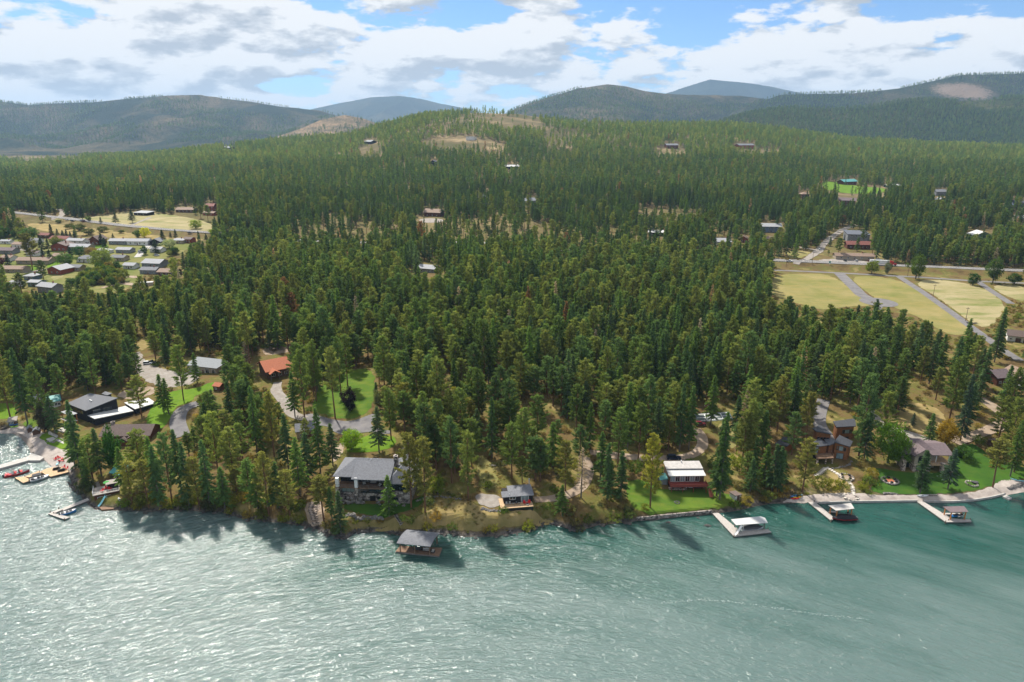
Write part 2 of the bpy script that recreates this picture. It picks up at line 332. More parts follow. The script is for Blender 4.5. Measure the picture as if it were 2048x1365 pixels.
def grid_patch(name, wpoly, m, off, res, ragged=False):
    wp = np.array(wpoly, float); x0, y0 = wp.min(0)-res; x1, y1 = wp.max(0)+res
    nx = int((x1-x0)/res)+2; ny = int((y1-y0)/res)+2
    gx, gy = np.meshgrid(x0+np.arange(nx)*res, y0+np.arange(ny)*res)
    cin = pip(gx[:-1, :-1]+res/2, gy[:-1, :-1]+res/2, wpoly)
    jj, ii = np.nonzero(cin); a = jj*nx+ii
    quads = np.stack([a, a+1, a+nx+1, a+nx], 1)
    used, inv = np.unique(quads, return_inverse=True); quads = inv.reshape(-1, 4)
    X = gx.ravel()[used].copy(); Y = gy.ravel()[used].copy()
    cnt = np.bincount(quads.ravel(), minlength=len(used)); bd = np.nonzero(cnt < 4)[0]
    best = np.full(len(bd), 1e9); bx = X[bd].copy(); by = Y[bd].copy(); qx, qy = X[bd], Y[bd]
    for i in range(len(wp)):
        p, q = wp[i], wp[(i+1)%len(wp)]; d = q-p; l2 = max(d@d, 1e-9)
        t = np.clip(((qx-p[0])*d[0]+(qy-p[1])*d[1])/l2, 0, 1); cx = p[0]+t*d[0]; cy = p[1]+t*d[1]
        dd = np.hypot(cx-qx, cy-qy); k = dd < best; best[k] = dd[k]; bx[k] = cx[k]; by[k] = cy[k]
    k = best < res*1.2; X[bd[k]] = bx[k]; Y[bd[k]] = by[k]
    rag = min(1.2, res*.8) if ragged else 0.; X[bd] += rag*(fbm(X[bd]*.45, Y[bd]*.45, 33, 3)-.5)*2.4; Y[bd] += rag*(fbm(X[bd]*.45+40, Y[bd]*.45, 34, 3)-.5)*2.4
    Z = H(X, Y)+off
    me = bpy.data.meshes.new(name); me.from_pydata(np.stack([X, Y, Z], 1).tolist(), [], quads.tolist()); me.update()
    return structure(link_mesh(name, me, m))
def smooth_poly(P, it=2):
    P = [tuple(p) for p in P]
    for _ in range(it):
        Q = []
        for i in range(len(P)):
            a, b = P[i], P[(i+1)%len(P)]; Q += [(.75*a[0]+.25*b[0], .75*a[1]+.25*b[1]), (.25*a[0]+.75*b[0], .25*a[1]+.75*b[1])]
        P = Q
    return P
def patch(name, pxpoly, m, off=.06, res=1.0, keep=1.0, smooth=2):
    w = [G(p, q)[:2] for p, q in pxpoly]
    if smooth: w = smooth_poly(w, smooth)
    if keep: KEEP.append((pxpoly, keep))
    return grid_patch(name, w, m, off, res, m not in ('court', 'asphalt'))
def strip(name, wpts, width, m, off=.10, step=2.5, keep=0., cross=4, wvar=0.):
    p = resample(wpts, step); t = np.gradient(p, axis=0); t /= np.linalg.norm(t, axis=1)[:, None]; nrm = np.stack([-t[:, 1], t[:, 0]], 1)
    ks = np.linspace(-.5, .5, cross+1); n = len(p)
    wd = width*(1+wvar*(fbm(np.arange(n)/4., np.zeros(n), 9, 2)-.5)*2)
    P = p[:, None, :]+nrm[:, None, :]*ks[None, :, None]*wd[:, None, None]
    X = P[..., 0].ravel(); Y = P[..., 1].ravel(); Z = H(X, Y)
    zc = Z.reshape(n, -1).copy(); zc = zc*.4+zc.mean(1, keepdims=True)*.6 if width > 5 else zc
    Z = np.maximum(zc.ravel(), Z)+off
    c = cross+1; fs = [(i*c+j+1, i*c+j, (i+1)*c+j, (i+1)*c+j+1) for i in range(n-1) for j in range(cross)]
    if keep:
        a = proj(P[:, 0, 0], P[:, 0, 1], Z.reshape(n, c)[:, 0]); b = proj(P[:, -1, 0], P[:, -1, 1], Z.reshape(n, c)[:, -1])
        s_ = max(1, n//12); KEEP.append((list(zip(a[0][::s_], a[1][::s_]))+list(zip(b[0][::s_], b[1][::s_]))[::-1], keep))
    me = bpy.data.meshes.new(name); me.from_pydata(np.stack([X, Y, Z], 1).tolist(), [], fs); me.update()
    return structure(link_mesh(name, me, m))
def road(name, pxs, width, m, off=.10, keep=.6, **k):
    if m in ('dirt', 'gravel'): k.setdefault('wvar', .28)
    return strip(name, [G(p, q)[:2] for p, q in pxs], width, m, off, keep=keep, **k)

# ------------------------------------------------------------------ ground, lake, mountains
def fan_mesh(name, ys, us, fn, m):
    Yg, U = np.meshgrid(ys, us, indexing='ij'); Xg = U*Yg; Z = fn(Xg, Yg)
    ny, nu = Yg.shape; idx = np.arange(ny*nu).reshape(ny, nu)
    q = np.stack([idx[:-1, :-1], idx[:-1, 1:], idx[1:, 1:], idx[1:, :-1]], -1).reshape(-1, 4)
    me = bpy.data.meshes.new(name); V = np.stack([Xg, Yg, Z], -1).reshape(-1, 3)
    me.vertices.add(len(V)); me.vertices.foreach_set('co', V.ravel().astype(np.float32))
    me.loops.add(q.size); me.loops.foreach_set('vertex_index', q.ravel().astype(np.int32))
    me.polygons.add(len(q)); me.polygons.foreach_set('loop_start', np.arange(0, q.size, 4, dtype=np.int32))
    me.polygons.foreach_set('use_smooth', np.ones(len(q), bool)); me.update(calc_edges=True); me.validate()
    return structure(link_mesh(name, me, m))
def nodes_mat(name):
    m = bpy.data.materials.new(name); m.use_nodes = True; MATS[name] = m
    t = m.node_tree; b = t.nodes['Principled BSDF']
    def n(tp, **k):
        x = t.nodes.new(tp)
        for a, c in k.items():
            if a in ('ins',):
                for i, v in c.items():
                    if hasattr(v, 'links') or isinstance(v, bpy.types.NodeSocket): t.links.new(v, x.inputs[i])
                    else: x.inputs[i].default_value = v
            else: setattr(x, a, c)
        return x
    return m, t, b, n
def ground_material():
    m, t, b, n = nodes_mat('ground_cover')
    b.inputs['Roughness'].default_value = .95; b.inputs['Specular IOR Level'].default_value = .05
    g = n('ShaderNodeNewGeometry'); pos = g.outputs['Position']
    def noise(s, d=4, r=.6): return n('ShaderNodeTexNoise', ins={'Vector': pos, 'Scale': s, 'Detail': d, 'Roughness': r}).outputs['Fac']
    def ramp(f, els):
        r = n('ShaderNodeValToRGB'); t.links.new(f, r.inputs[0]); e = r.color_ramp.elements
        e[0].position, e[0].color = els[0][0], (*els[0][1], 1); e[1].position, e[1].color = els[-1][0], (*els[-1][1], 1)
        for p, c in els[1:-1]: k = e.new(p); k.color = (*c, 1)
        return r.outputs[0]
    def mix(f, a, c):
        x = n('ShaderNodeMix', data_type='RGBA'); t.links.new(f, x.inputs[0]) if not isinstance(f, float) else None
        for i, v in ((6, a), (7, c)): t.links.new(v, x.inputs[i])
        return x.outputs[2]
    near = ramp(noise(.09, 6), [(.34, (.085, .058, .026)), (.46, (.15, .105, .042)), (.55, (.115, .115, .03)), (.68, (.27, .20, .085))])
    far = ramp(noise(.012, 6, .7), [(.36, (.075, .075, .028)), (.52, (.125, .10, .05)), (.70, (.30, .225, .125))])
    sp = n('ShaderNodeSeparateXYZ', ins={0: pos})
    fy = n('ShaderNodeMapRange', ins={0: sp.outputs['Y'], 1: 500., 2: 1100.}).outputs[0]
    c = mix(fy, near, far)
    rock = ramp(noise(.8, 4), [(.4, (.035, .033, .032)), (.6, (.13, .115, .10))])
    zz = n('ShaderNodeMath', operation='ADD', ins={0: sp.outputs['Z'], 1: n('ShaderNodeMath', operation='MULTIPLY', ins={0: noise(.35, 3), 1: 1.6}).outputs[0]}).outputs[0]
    fr = n('ShaderNodeMapRange', ins={0: zz, 1: 1.3, 2: 2.3}).outputs[0]
    c = mix(fr, rock, c)
    # pebbly lake bed below the waterline
    bed = ramp(noise(.5, 4), [(.4, (.10, .085, .06)), (.6, (.20, .17, .13))])
    fb = n('ShaderNodeMapRange', ins={0: sp.outputs['Z'], 1: -.3, 2: .15}).outputs[0]
    c = mix(fb, bed, c)
    t.links.new(c, b.inputs['Base Color'])
    bp = n('ShaderNodeBump', ins={'Strength': .7, 'Distance': .5, 'Height': noise(.7, 6, .7)}); t.links.new(bp.outputs[0], b.inputs['Normal'])
    return m
ground_material()
rows = [60., 130.]; y = 150.
while y < 3500: rows.append(y); y *= 1.0065 if y < 700 else 1.011
ground = fan_mesh('ground', np.array(rows), np.linspace(-1.25, 1.25, 620), H, 'ground_cover')

def water_material():
    m, t, b, n = nodes_mat('lake_water')
    g = n('ShaderNodeNewGeometry'); sp = n('ShaderNodeSeparateXYZ', ins={0: g.outputs['Position']})
    def mt(op, a, c=0., d=None):
        ins = {0: a, 1: c}
        if d is not None: ins[2] = d
        return n('ShaderNodeMath', operation=op, ins=ins).outputs[0]
    X, Y = sp.outputs['X'], sp.outputs['Y']
    # wave fronts bend round the point: y' = y + .8 sqrt(x^2+60^2)
    hyp = mt('SQRT', mt('ADD', mt('MULTIPLY', X, X), 5000.))
    yy = mt('ADD', Y, mt('MULTIPLY', hyp, .62))
    def vec(sx, sy, z=0.): return n('ShaderNodeCombineXYZ', ins={0: mt('MULTIPLY', X, sx), 1: mt('MULTIPLY', yy, sy), 2: z}).outputs[0]
    def noise(v, s, d, r, dist=0.): return n('ShaderNodeTexNoise', ins={'Vector': v, 'Scale': s, 'Detail': d, 'Roughness': r, 'Distortion': dist}).outputs['Fac']
    swell = noise(vec(.075, .26), 1., 2, .5, .6)
    chop = noise(vec(.28, .85, 3.), 1., 4, .58, .7)
    fine = noise(vec(.9, 1.6, 7.), 1., 3, .6, .4)
    h = mt('ADD', mt('MULTIPLY', swell, .85), mt('ADD', mt('MULTIPLY', chop, .70), mt('MULTIPLY', fine, .22)))
    bp = n('ShaderNodeBump', ins={'Strength': 1.0, 'Distance': 1.0, 'Height': h}); t.links.new(bp.outputs[0], b.inputs['Normal'])
    # turbid turquoise body: green by the bank, silver sheen and glitter painted paler outward and left
    deep = n('ShaderNodeMapRange', ins={0: Y, 1: 205., 2: 138., 3: -.17, 4: .16}).outputs[0]
    side = n('ShaderNodeMapRange', ins={0: X, 1: -110., 2: -10., 3: -.9, 4: 1.}).outputs[0]
    pn = mt('ADD', mt('MULTIPLY', mt('SUBTRACT', noise(vec(.018, .05, 5.), 1., 4, .6), .5), .6), .5)
    patchy = mt('ADD', pn, mt('MAXIMUM', deep, mt('SUBTRACT', .02, mt('MULTIPLY', side, .20))))
    r = n('ShaderNodeValToRGB'); t.links.new(patchy, r.inputs[0]); e = r.color_ramp.elements
    e[0].position, e[0].color = .36, (.010, .072, .056, 1); e[1].position, e[1].color = .60, (.110, .168, .156, 1)
    t.links.new(r.outputs[0], b.inputs['Base Color'])
    b.inputs['Roughness'].default_value = .13; b.inputs['IOR'].default_value = 1.33; b.inputs['Specular IOR Level'].default_value = 1.0
    b.inputs['Subsurface Weight'].default_value = .8; b.inputs['Subsurface Radius'].default_value = (1., 2., 1.8); b.inputs['Subsurface Scale'].default_value = 5.
    return m
water_material()
lake = MB().add([(-6000, -3000, 0), (6000, -3000, 0), (6000, 420, 0), (-6000, 420, 0)], [(0, 1, 2, 3)]).build('lake', 'lake_water'); structure(lake)

def mountain_material(name, forest, dry, amount, scale, cliff=None):  # tan patches put sunlit slopes into the colour, along with dry grass
    cl = cliff
    m, t, b, n = nodes_mat(name); b.inputs['Roughness'].default_value = .95; b.inputs['Specular IOR Level'].default_value = .02
    g = n('ShaderNodeNewGeometry'); pos = g.outputs['Position']
    a = n('ShaderNodeTexNoise', ins={'Vector': pos, 'Scale': scale, 'Detail': 7, 'Roughness': .68, 'Distortion': .6}).outputs['Fac']
    r = n('ShaderNodeValToRGB'); t.links.new(a, r.inputs[0]); e = r.color_ramp.elements
    e[0].position, e[0].color = .52-amount*.25, (*forest, 1); e[1].position, e[1].color = .60+(.1-amount*.2), (*dry, 1)
    f = n('ShaderNodeTexNoise', ins={'Vector': pos, 'Scale': .06, 'Detail': 4, 'Roughness': .7}).outputs['Fac']
    r2 = n('ShaderNodeValToRGB'); t.links.new(f, r2.inputs[0]); r2.color_ramp.elements[0].position = .35; r2.color_ramp.elements[0].color = (.45, .5, .5, 1); r2.color_ramp.elements[1].position = .65; r2.color_ramp.elements[1].color = (1.25, 1.2, 1.1, 1)
    x = n('ShaderNodeMix', data_type='RGBA', blend_type='MULTIPLY'); x.inputs[0].default_value = 1.; t.links.new(r.outputs[0], x.inputs[6]); t.links.new(r2.outputs[0], x.inputs[7])
    colr = x.outputs[2]
    if cl:
        sp = n('ShaderNodeSeparateXYZ', ins={0: pos}); ex = n('ShaderNodeMath', operation='MULTIPLY', ins={0: n('ShaderNodeMath', operation='SUBTRACT', ins={0: sp.outputs['X'], 1: cl[0]}).outputs[0], 1: 1/cl[2]}).outputs[0]; ez = n('ShaderNodeMath', operation='MULTIPLY', ins={0: n('ShaderNodeMath', operation='SUBTRACT', ins={0: sp.outputs['Z'], 1: cl[1]}).outputs[0], 1: 1/cl[3]}).outputs[0]
        r_ = n('ShaderNodeVectorMath', operation='LENGTH'); t.links.new(n('ShaderNodeCombineXYZ', ins={0: ex, 1: ez}).outputs[0], r_.inputs[0]); fz = n('ShaderNodeMath', operation='ADD', ins={0: r_.outputs['Value'], 1: n('ShaderNodeMath', operation='MULTIPLY', ins={0: f, 1: 1.6}).outputs[0]}).outputs[0]
        mk = n('ShaderNodeMapRange', ins={0: fz, 1: 1.45, 2: 1.75, 3: 1., 4: 0.}).outputs[0]; y_ = n('ShaderNodeMix', data_type='RGBA'); t.links.new(mk, y_.inputs[0]); t.links.new(colr, y_.inputs[6]); y_.inputs[7].default_value = (.22, .165, .125, 1); colr = y_.outputs[2]
    t.links.new(colr, b.inputs['Base Color'])
    bp = n('ShaderNodeBump', ins={'Strength': 1., 'Distance': 14., 'Height': f}); t.links.new(bp.outputs[0], b.inputs['Normal'])
    return m
mountain_material('forest_slope', (.026, .042, .028), (.15, .12, .07), .35, .0020)
mountain_material('forest_slope_green', (.026, .048, .020), (.10, .10, .04), .2, .002)
mountain_material('forest_slope_far', (.035, .045, .030), (.09, .085, .05), .2, .0008)
CLIFF = on_y(1893, 186, 5500.)
mountain_material('cliff_slope', (.028, .044, .026), (.11, .09, .055), .25, .0016, (float(CLIFF[0]), float(CLIFF[2]), 190., 75.))
mountain_material('dry_slope', (.040, .055, .022), (.34, .235, .14), .75, .0035)
MOUNT = []
def mountain(name, crest, D, front, back, m, rough, seed, base=5., trees=None):
    cu = np.array([on_y(p, q, D)[0]/D for p, q in crest]); cz = np.array([on_y(p, q, D)[2] for p, q in crest])
    def fn(X, Y):
        u = X/Y; crest_z = np.interp(u, cu, cz)
        wob = .10*front*(fbm(X/900, Y*0+seed, seed, 3)-.5)*2
        t = (Y+wob-(D-front))/front
        up = np.clip(t, 0, 1)**1.25; dn = np.clip(1-(Y+wob-D)/back, 0, 1)
        s = np.where(t <= 1, up, sm(dn))
        edge = sm((u-cu[0])/.06)*sm((cu[-1]-u)/.06)
        spur = (np.abs(fbm(X/(front*.40), Y/(front*.75), seed+3, 5)-.5)*2)
        z = base + (crest_z-base)*s*edge - rough*1.5*spur*4*s*(1-s)*edge - 10*(1-s)
        return z
    ys = np.concatenate([np.linspace(D-front, D, 110), np.linspace(D, D+back, 26)[1:]]); us = np.linspace(cu[0], cu[-1], 420)
    o = fan_mesh(name, ys, us, fn, m); MOUNT.append((fn, D, front, cu, trees)); return o
mountain('mountain', [(-1100, 190), (-500, 205), (-120, 214), (0, 203), (60, 211), (130, 205), (200, 204), (270, 198), (330, 193), (400, 190), (450, 196), (500, 203), (560, 213), (640, 221), (700, 240), (760, 262), (860, 290), (960, 310)], 6800, 2600, 1500, 'forest_slope', 190, 2, trees=.7)
mountain('mountain', [(430, 318), (520, 285), (600, 258), (640, 241), (690, 230), (730, 238), (775, 255), (850, 290), (930, 318)], 5000, 1300, 900, 'dry_slope', 60, 5, trees=.35)
mountain('mountain', [(400, 290), (560, 240), (620, 219), (680, 206), (740, 196), (800, 193), (840, 197), (880, 207), (930, 218), (1000, 236), (1100, 262), (1200, 290)], 14500, 3500, 3000, 'forest_slope_far', 250, 8)
mountain('mountain', [(900, 300), (980, 250), (1030, 219), (1100, 194), (1160, 175), (1215, 167), (1250, 171), (1290, 181), (1330, 186), (1400, 190), (1480, 190), (1560, 200), (1650, 215), (1800, 240), (2000, 280)], 6200, 2300, 1500, 'forest_slope', 170, 12, trees=.75)
mountain('mountain', [(1150, 250), (1320, 190), (1380, 172), (1420, 160), (1470, 164), (1540, 172), (1590, 183), (1680, 200), (1850, 240)], 13500, 3000, 3000, 'forest_slope_far', 200, 15)
mountain('mountain', [(1380, 262), (1500, 208), (1560, 189), (1640, 187), (1730, 185), (1800, 177), (1870, 162), (1920, 152), (1970, 151), (2048, 148), (2300, 140), (2700, 160), (3400, 180)], 5600, 1500, 1500, 'cliff_slope', 120, 18, trees=.8)
mountain('hill', [(1340, 275), (1390, 262), (1440, 244), (1500, 227), (1560, 218), (1620, 215), (1680, 218), (1740, 213), (1800, 203), (1850, 200), (1900, 203), (1960, 201), (2048, 194), (2300, 185), (2800, 200), (3400, 220)], 3900, 1250, 900, 'forest_slope_green', 70, 22, trees=.97)
# far valley floor behind the near hill, out to the mountains' feet
fan_mesh('valley_floor', np.array([3380., 5000., 9000., 19000.]), np.linspace(-1.5, 1.5, 30), lambda X, Y: 0*X-9., 'forest_slope_green')

# ------------------------------------------------------------------ roads, drives, lawns, beaches
hwy_o = strip('highway', [tuple(p) for p in HWY], 11., 'highway_asphalt', .16, 4., keep=0)
for off_, nm in ((-4.3, 'edge_line'), (4.3, 'edge_line'), (0., 'centre_line')):
    p = resample(HWY, 6); t_ = np.gradient(p, axis=0); t_ /= np.linalg.norm(t_, axis=1)[:, None]
    q = p + np.stack([-t_[:, 1], t_[:, 0]], 1)*off_
    l_ = strip(nm, q, .16, 'line_paint', .26, 5., cross=1); l_.parent = hwy_o
KEEP.append(([(30, 424), (130, 434), (240, 450), (330, 459), (425, 466), (425, 476), (330, 472), (240, 463), (130, 448), (30, 438)], 1.))
KEEP.append(([(1545, 520), (1700, 524), (1840, 531), (2048, 538), (2048, 562), (1800, 556), (1560, 548)], 1.))
road('frontage_road', [(1545, 541), (1600, 543), (1665, 546), (1740, 550), (1800, 553), (1880, 558), (1955, 563), (2048, 567), (2150, 572)], 5.5, 'highway_asphalt', .12, keep=.9)
patch('field', [(1545, 552), (1600, 547), (1664, 549), (1718, 592), (1750, 613), (1700, 612), (1640, 622), (1590, 605), (1535, 588)], 'meadow_green', .07, 2.0)
patch('field', [(1692, 550), (1798, 556), (1880, 610), (1948, 660), (1925, 672), (1890, 668), (1850, 640), (1780, 612), (1738, 590)], 'meadow_green', .07, 2.0)
patch('field', [(1812, 558), (1950, 566), (2016, 608), (1995, 640), (1965, 662), (1900, 612)], 'meadow_dry', .07, 2.0)
patch('field', [(1972, 569), (2060, 573), (2060, 604), (2025, 600)], 'meadow_dry', .07, 2.0)
road('cul_de_sac_road', [(1677, 546), (1700, 568), (1722, 590), (1745, 602), (1760, 606)], 8.5, 'asphalt', .13, keep=.9)
cx_, cy_, _ = G(1757, 605)
grid_patch('cul_de_sac', [(cx_+12*math.cos(a), cy_+13*math.sin(a)) for a in np.linspace(0, 2*math.pi, 28)[:-1]], 'asphalt', .17, 1.2)
road('cul_de_sac_path', [(1762, 608), (1758, 616), (1750, 624)], 4., 'asphalt', .13, keep=.5)
road('railway_bed', [(1797, 553), (1850, 588), (1905, 627), (1955, 664), (2000, 697), (2040, 722)], 5.2, 'asphalt', .12, keep=.9)
road('farm_road', [(1956, 564), (1985, 584), (2022, 608)], 5., 'asphalt', .12, keep=.9)
road('side_road', [(1592, 529), (1618, 516), (1637, 503), (1648, 488), (1662, 476), (1685, 460), (1712, 450)], 7., 'gravel', .14, keep=.9)
road('side_road', [(1640, 502), (1610, 497), (1585, 493)], 4.5, 'gravel', .15, keep=.8)
patch('verge', [(1566, 503), (1628, 502), (1606, 517), (1580, 517)], 'meadow_green', .07, 2.)
patch('car_park', [(1632, 517), (1745, 522), (1750, 528), (1640, 525)], 'gravel', .09, 2.)
# left town
patch('town_lawn', [(-80, 478), (0, 474), (110, 470), (210, 482), (330, 488), (385, 486), (370, 505), (320, 520), (290, 548), (262, 575), (205, 590), (110, 575), (0, 560), (-80, 556)], 'meadow', .05, 3., keep=.80)
for P_, mm in (([(27, 535), (70, 530), (78, 540), (50, 545)], 'lawn_bright'), ([(48, 548), (80, 545), (76, 558), (70, 556)], 'lawn_bright'), ([(92, 528), (118, 522), (122, 535), (98, 540)], 'lawn_bright'), ([(185, 543), (215, 540), (212, 556), (182, 560)], 'lawn_bright'), ([(180, 492), (215, 488), (216, 496), (190, 498)], 'lawn_bright'), ([(100, 553), (126, 549), (128, 556), (104, 562)], 'meadow_dry')):
    patch('lawn', P_, mm, .12, 1.6)
road('town_street', [(48, 546), (78, 542), (100, 538)], 5., 'gravel', .16, keep=.8)
road('town_street', [(-40, 506), (30, 499), (55, 501)], 5., 'gravel', .16, keep=.8)
road('town_street', [(275, 515), (288, 500), (298, 490)], 6., 'concrete', .16, keep=.8)
road('dirt_track', [(196, 570), (225, 560), (262, 553), (275, 556)], 7., 'dirt', .16, keep=.95)
road('dirt_track', [(205, 577), (240, 566), (268, 570), (300, 572)], 6., 'dirt', .2, keep=.95)
patch('dry_meadow', [(60, 445), (130, 436), (200, 432), (250, 424), (300, 426), (360, 432), (430, 448), (425, 466), (330, 460), (230, 450), (140, 438)], 'meadow_dry', .05, 4., keep=.9)
patch('dry_bank', [(40, 446), (130, 450), (240, 464), (330, 474), (420, 478), (380, 486), (300, 484), (200, 474), (90, 466)], 'dry_grass', .05, 4., keep=.85)
road('side_road', [(107, 440), (125, 430), (124, 421), (112, 418)], 6., 'gravel', .14, keep=.9)
road('track', [(250, 450), (290, 440), (300, 435)], 4., 'gravel', .14, keep=.9)
# modern house lot, upper left
patch('gravel_yard', [(262, 712), (282, 700), (288, 725), (330, 740), (392, 748), (398, 764), (352, 776), (305, 772), (270, 745)], 'gravel', .07, 1.2)
patch('dirt_yard', [(228, 790), (262, 777), (306, 772), (312, 786), (285, 795), (255, 800)], 'dirt', .07, 1.2)
patch('lawn', [(290, 838), (312, 800), (345, 782), (392, 778), (420, 766), (436, 764), (438, 780), (400, 786), (380, 806), (352, 812), (345, 835), (320, 862), (300, 860)], 'lawn_bright', .09, 1.2)
road('driveway', [(364, 874), (354, 846), (360, 822), (376, 812), (398, 808)], 6.5, 'asphalt', .15, keep=.85)
patch('clearing', [(272, 682), (302, 674), (306, 690), (280, 706)], 'dry_grass', .06, 1.5)
# orange roof house and the big lawn
road('driveway', [(556, 765), (550, 782), (566, 800), (578, 815), (582, 830), (610, 838)], 5., 'gravel', .12, keep=.8)
patch('lawn', [(628, 800), (640, 772), (676, 754), (712, 738), (742, 738), (752, 765), (748, 806), (735, 828), (700, 840), (660, 834), (625, 822)], 'lawn', .07, 1.2)
patch('driveway', [(600, 834), (622, 826), (655, 838), (700, 845), (735, 832), (752, 826), (756, 834), (738, 846), (752, 858), (785, 862), (780, 870), (730, 864), (700, 872), (672, 868), (655, 852), (630, 852)], 'asphalt', .11, 1.0)
patch('lawn', [(688, 900), (715, 880), (745, 868), (786, 870), (793, 884), (785, 897), (740, 905), (700, 906)], 'lawn_bright', .07, 1.0)
patch('patio', [(664, 900), (690, 880), (692, 892), (672, 925), (664, 925)], 'dirt', .08, .8, keep=.7)
patch('path', [(600, 690), (560, 690), (520, 700), (530, 712), (580, 706)], 'dirt', .06, 1.5, keep=.5)
# stone house front
patch('lawn', [(690, 1008), (800, 1008), (830, 1000), (846, 992), (858, 996), (836, 1014), (812, 1024), (790, 1030), (740, 1032), (700, 1024), (688, 1016)], 'lawn_dark', .08, .6)
patch('dry_slope', [(690, 1040), (730, 1036), (800, 1034), (830, 1040), (850, 1030), (880, 1010), (905, 1030), (900, 1050), (860, 1056), (800, 1062), (740, 1056), (700, 1056)], 'dry_grass', .06, .8, keep=.8)
patch('dirt_slope', [(606, 1012), (630, 1000), (650, 1015), (652, 1046), (630, 1052), (612, 1046)], 'dirt', .06, .8)
# cabin lot
patch('dry_slope', [(900, 1004), (930, 1000), (946, 1008), (1000, 1026), (1090, 1030), (1115, 1045), (1080, 1052), (1000, 1062), (930, 1064), (900, 1056), (890, 1030)], 'dry_grass', .06, .8, keep=.9)
patch('gravel_pad', [(948, 988), (985, 990), (1001, 994), (1004, 1014), (975, 1018), (955, 1006)], 'gravel', .10, .7)
patch('grass_path', [(952, 930), (962, 908), (978, 920), (990, 940), (998, 968), (982, 982), (962, 978), (958, 955)], 'meadow_green', .08, .7)
road('driveway', [(1068, 1000), (1100, 999), (1130, 994), (1156, 983), (1172, 965), (1178, 935), (1172, 915)], 4.0, 'dirt', .12, keep=.7)
# white roofed house
patch('lawn', [(1252, 975), (1262, 958), (1300, 965), (1335, 985), (1420, 978), (1440, 985), (1466, 992), (1474, 1008), (1440, 1020), (1420, 1018), (1340, 1028), (1295, 1032), (1272, 1020), (1256, 1000)], 'lawn', .07, .7)
road('driveway', [(1180, 905), (1240, 912), (1300, 918), (1355, 919), (1392, 909), (1408, 892), (1404, 874), (1390, 858)], 4.6, 'dirt', .12, keep=.8)
court = patch('tennis_court', [(1388, 828), (1458, 824), (1466, 838), (1394, 846)], 'court', .10, 1., smooth=0)
patch('clearing', [(1432, 850), (1462, 842), (1478, 880), (1470, 905), (1440, 880)], 'meadow_green', .06, 1.2, keep=.6)
# timber houses and the right-hand stone house
road('driveway', [(1648, 800), (1640, 822), (1636, 845), (1650, 868), (1662, 882)], 5.5, 'asphalt', .12, keep=.8)
road('driveway', [(1730, 815), (1748, 830), (1756, 850), (1790, 862), (1835, 874), (1860, 884)], 5.5, 'gravel', .12, keep=.8)
road('driveway', [(1960, 797), (1990, 815), (2016, 838), (2004, 852), (1965, 866), (1930, 878), (1905, 884)], 6., 'dirt', .12, keep=.85)
patch('clearing', [(1745, 815), (1830, 800), (1900, 830), (1880, 870), (1800, 860), (1755, 838)], 'dry_grass', .05, 1.4, keep=.45)
patch('clearing', [(1625, 965), (1650, 945), (1690, 950), (1715, 985), (1690, 992), (1640, 985)], 'dry_grass', .06, .8, keep=.6)
patch('lawn', [(1742, 932), (1800, 946), (1890, 950), (1898, 905), (1945, 885), (1965, 900), (1990, 925), (2060, 935), (2060, 956), (2000, 962), (1978, 975), (1932, 986), (1850, 989), (1760, 989), (1738, 978), (1762, 958)], 'lawn_dark', .07, .8)
patch('beach', [(1555, 1006), (1600, 993), (1640, 988), (1712, 986), (1745, 991), (1850, 991), (1932, 989), (1978, 977), (2000, 962), (2024, 957), (2060, 966), (2060, 983), (2020, 990), (1985, 998), (1900, 1004), (1800, 1003), (1660, 1006), (1600, 1007)], 'beach_pebble', .07, .6)
# left beach
patch('beach', [(-60, 866), (0, 864), (40, 850), (82, 862), (120, 886), (142, 905), (150, 930), (140, 950), (108, 940), (94, 924), (66, 908), (56, 886), (38, 872)], 'beach_pebble', .07, .6)
patch('wet_beach', [(20, 866), (40, 866), (62, 880), (68, 905), (60, 908), (54, 888), (36, 872)], 'wet_pebble', .11, .5)
patch('lawn', [(-60, 842), (0, 838), (30, 838), (36, 820), (20, 806), (-20, 810), (-60, 812)], 'lawn_bright', .07, .9)
patch('lawn', [(42, 850), (60, 838), (80, 836), (82, 850), (66, 858)], 'lawn', .07, .8, keep=.6)
patch('lawn', [(75, 872), (100, 864), (118, 878), (145, 888), (146, 904), (120, 898), (92, 888)], 'lawn_bright', .12, .6)

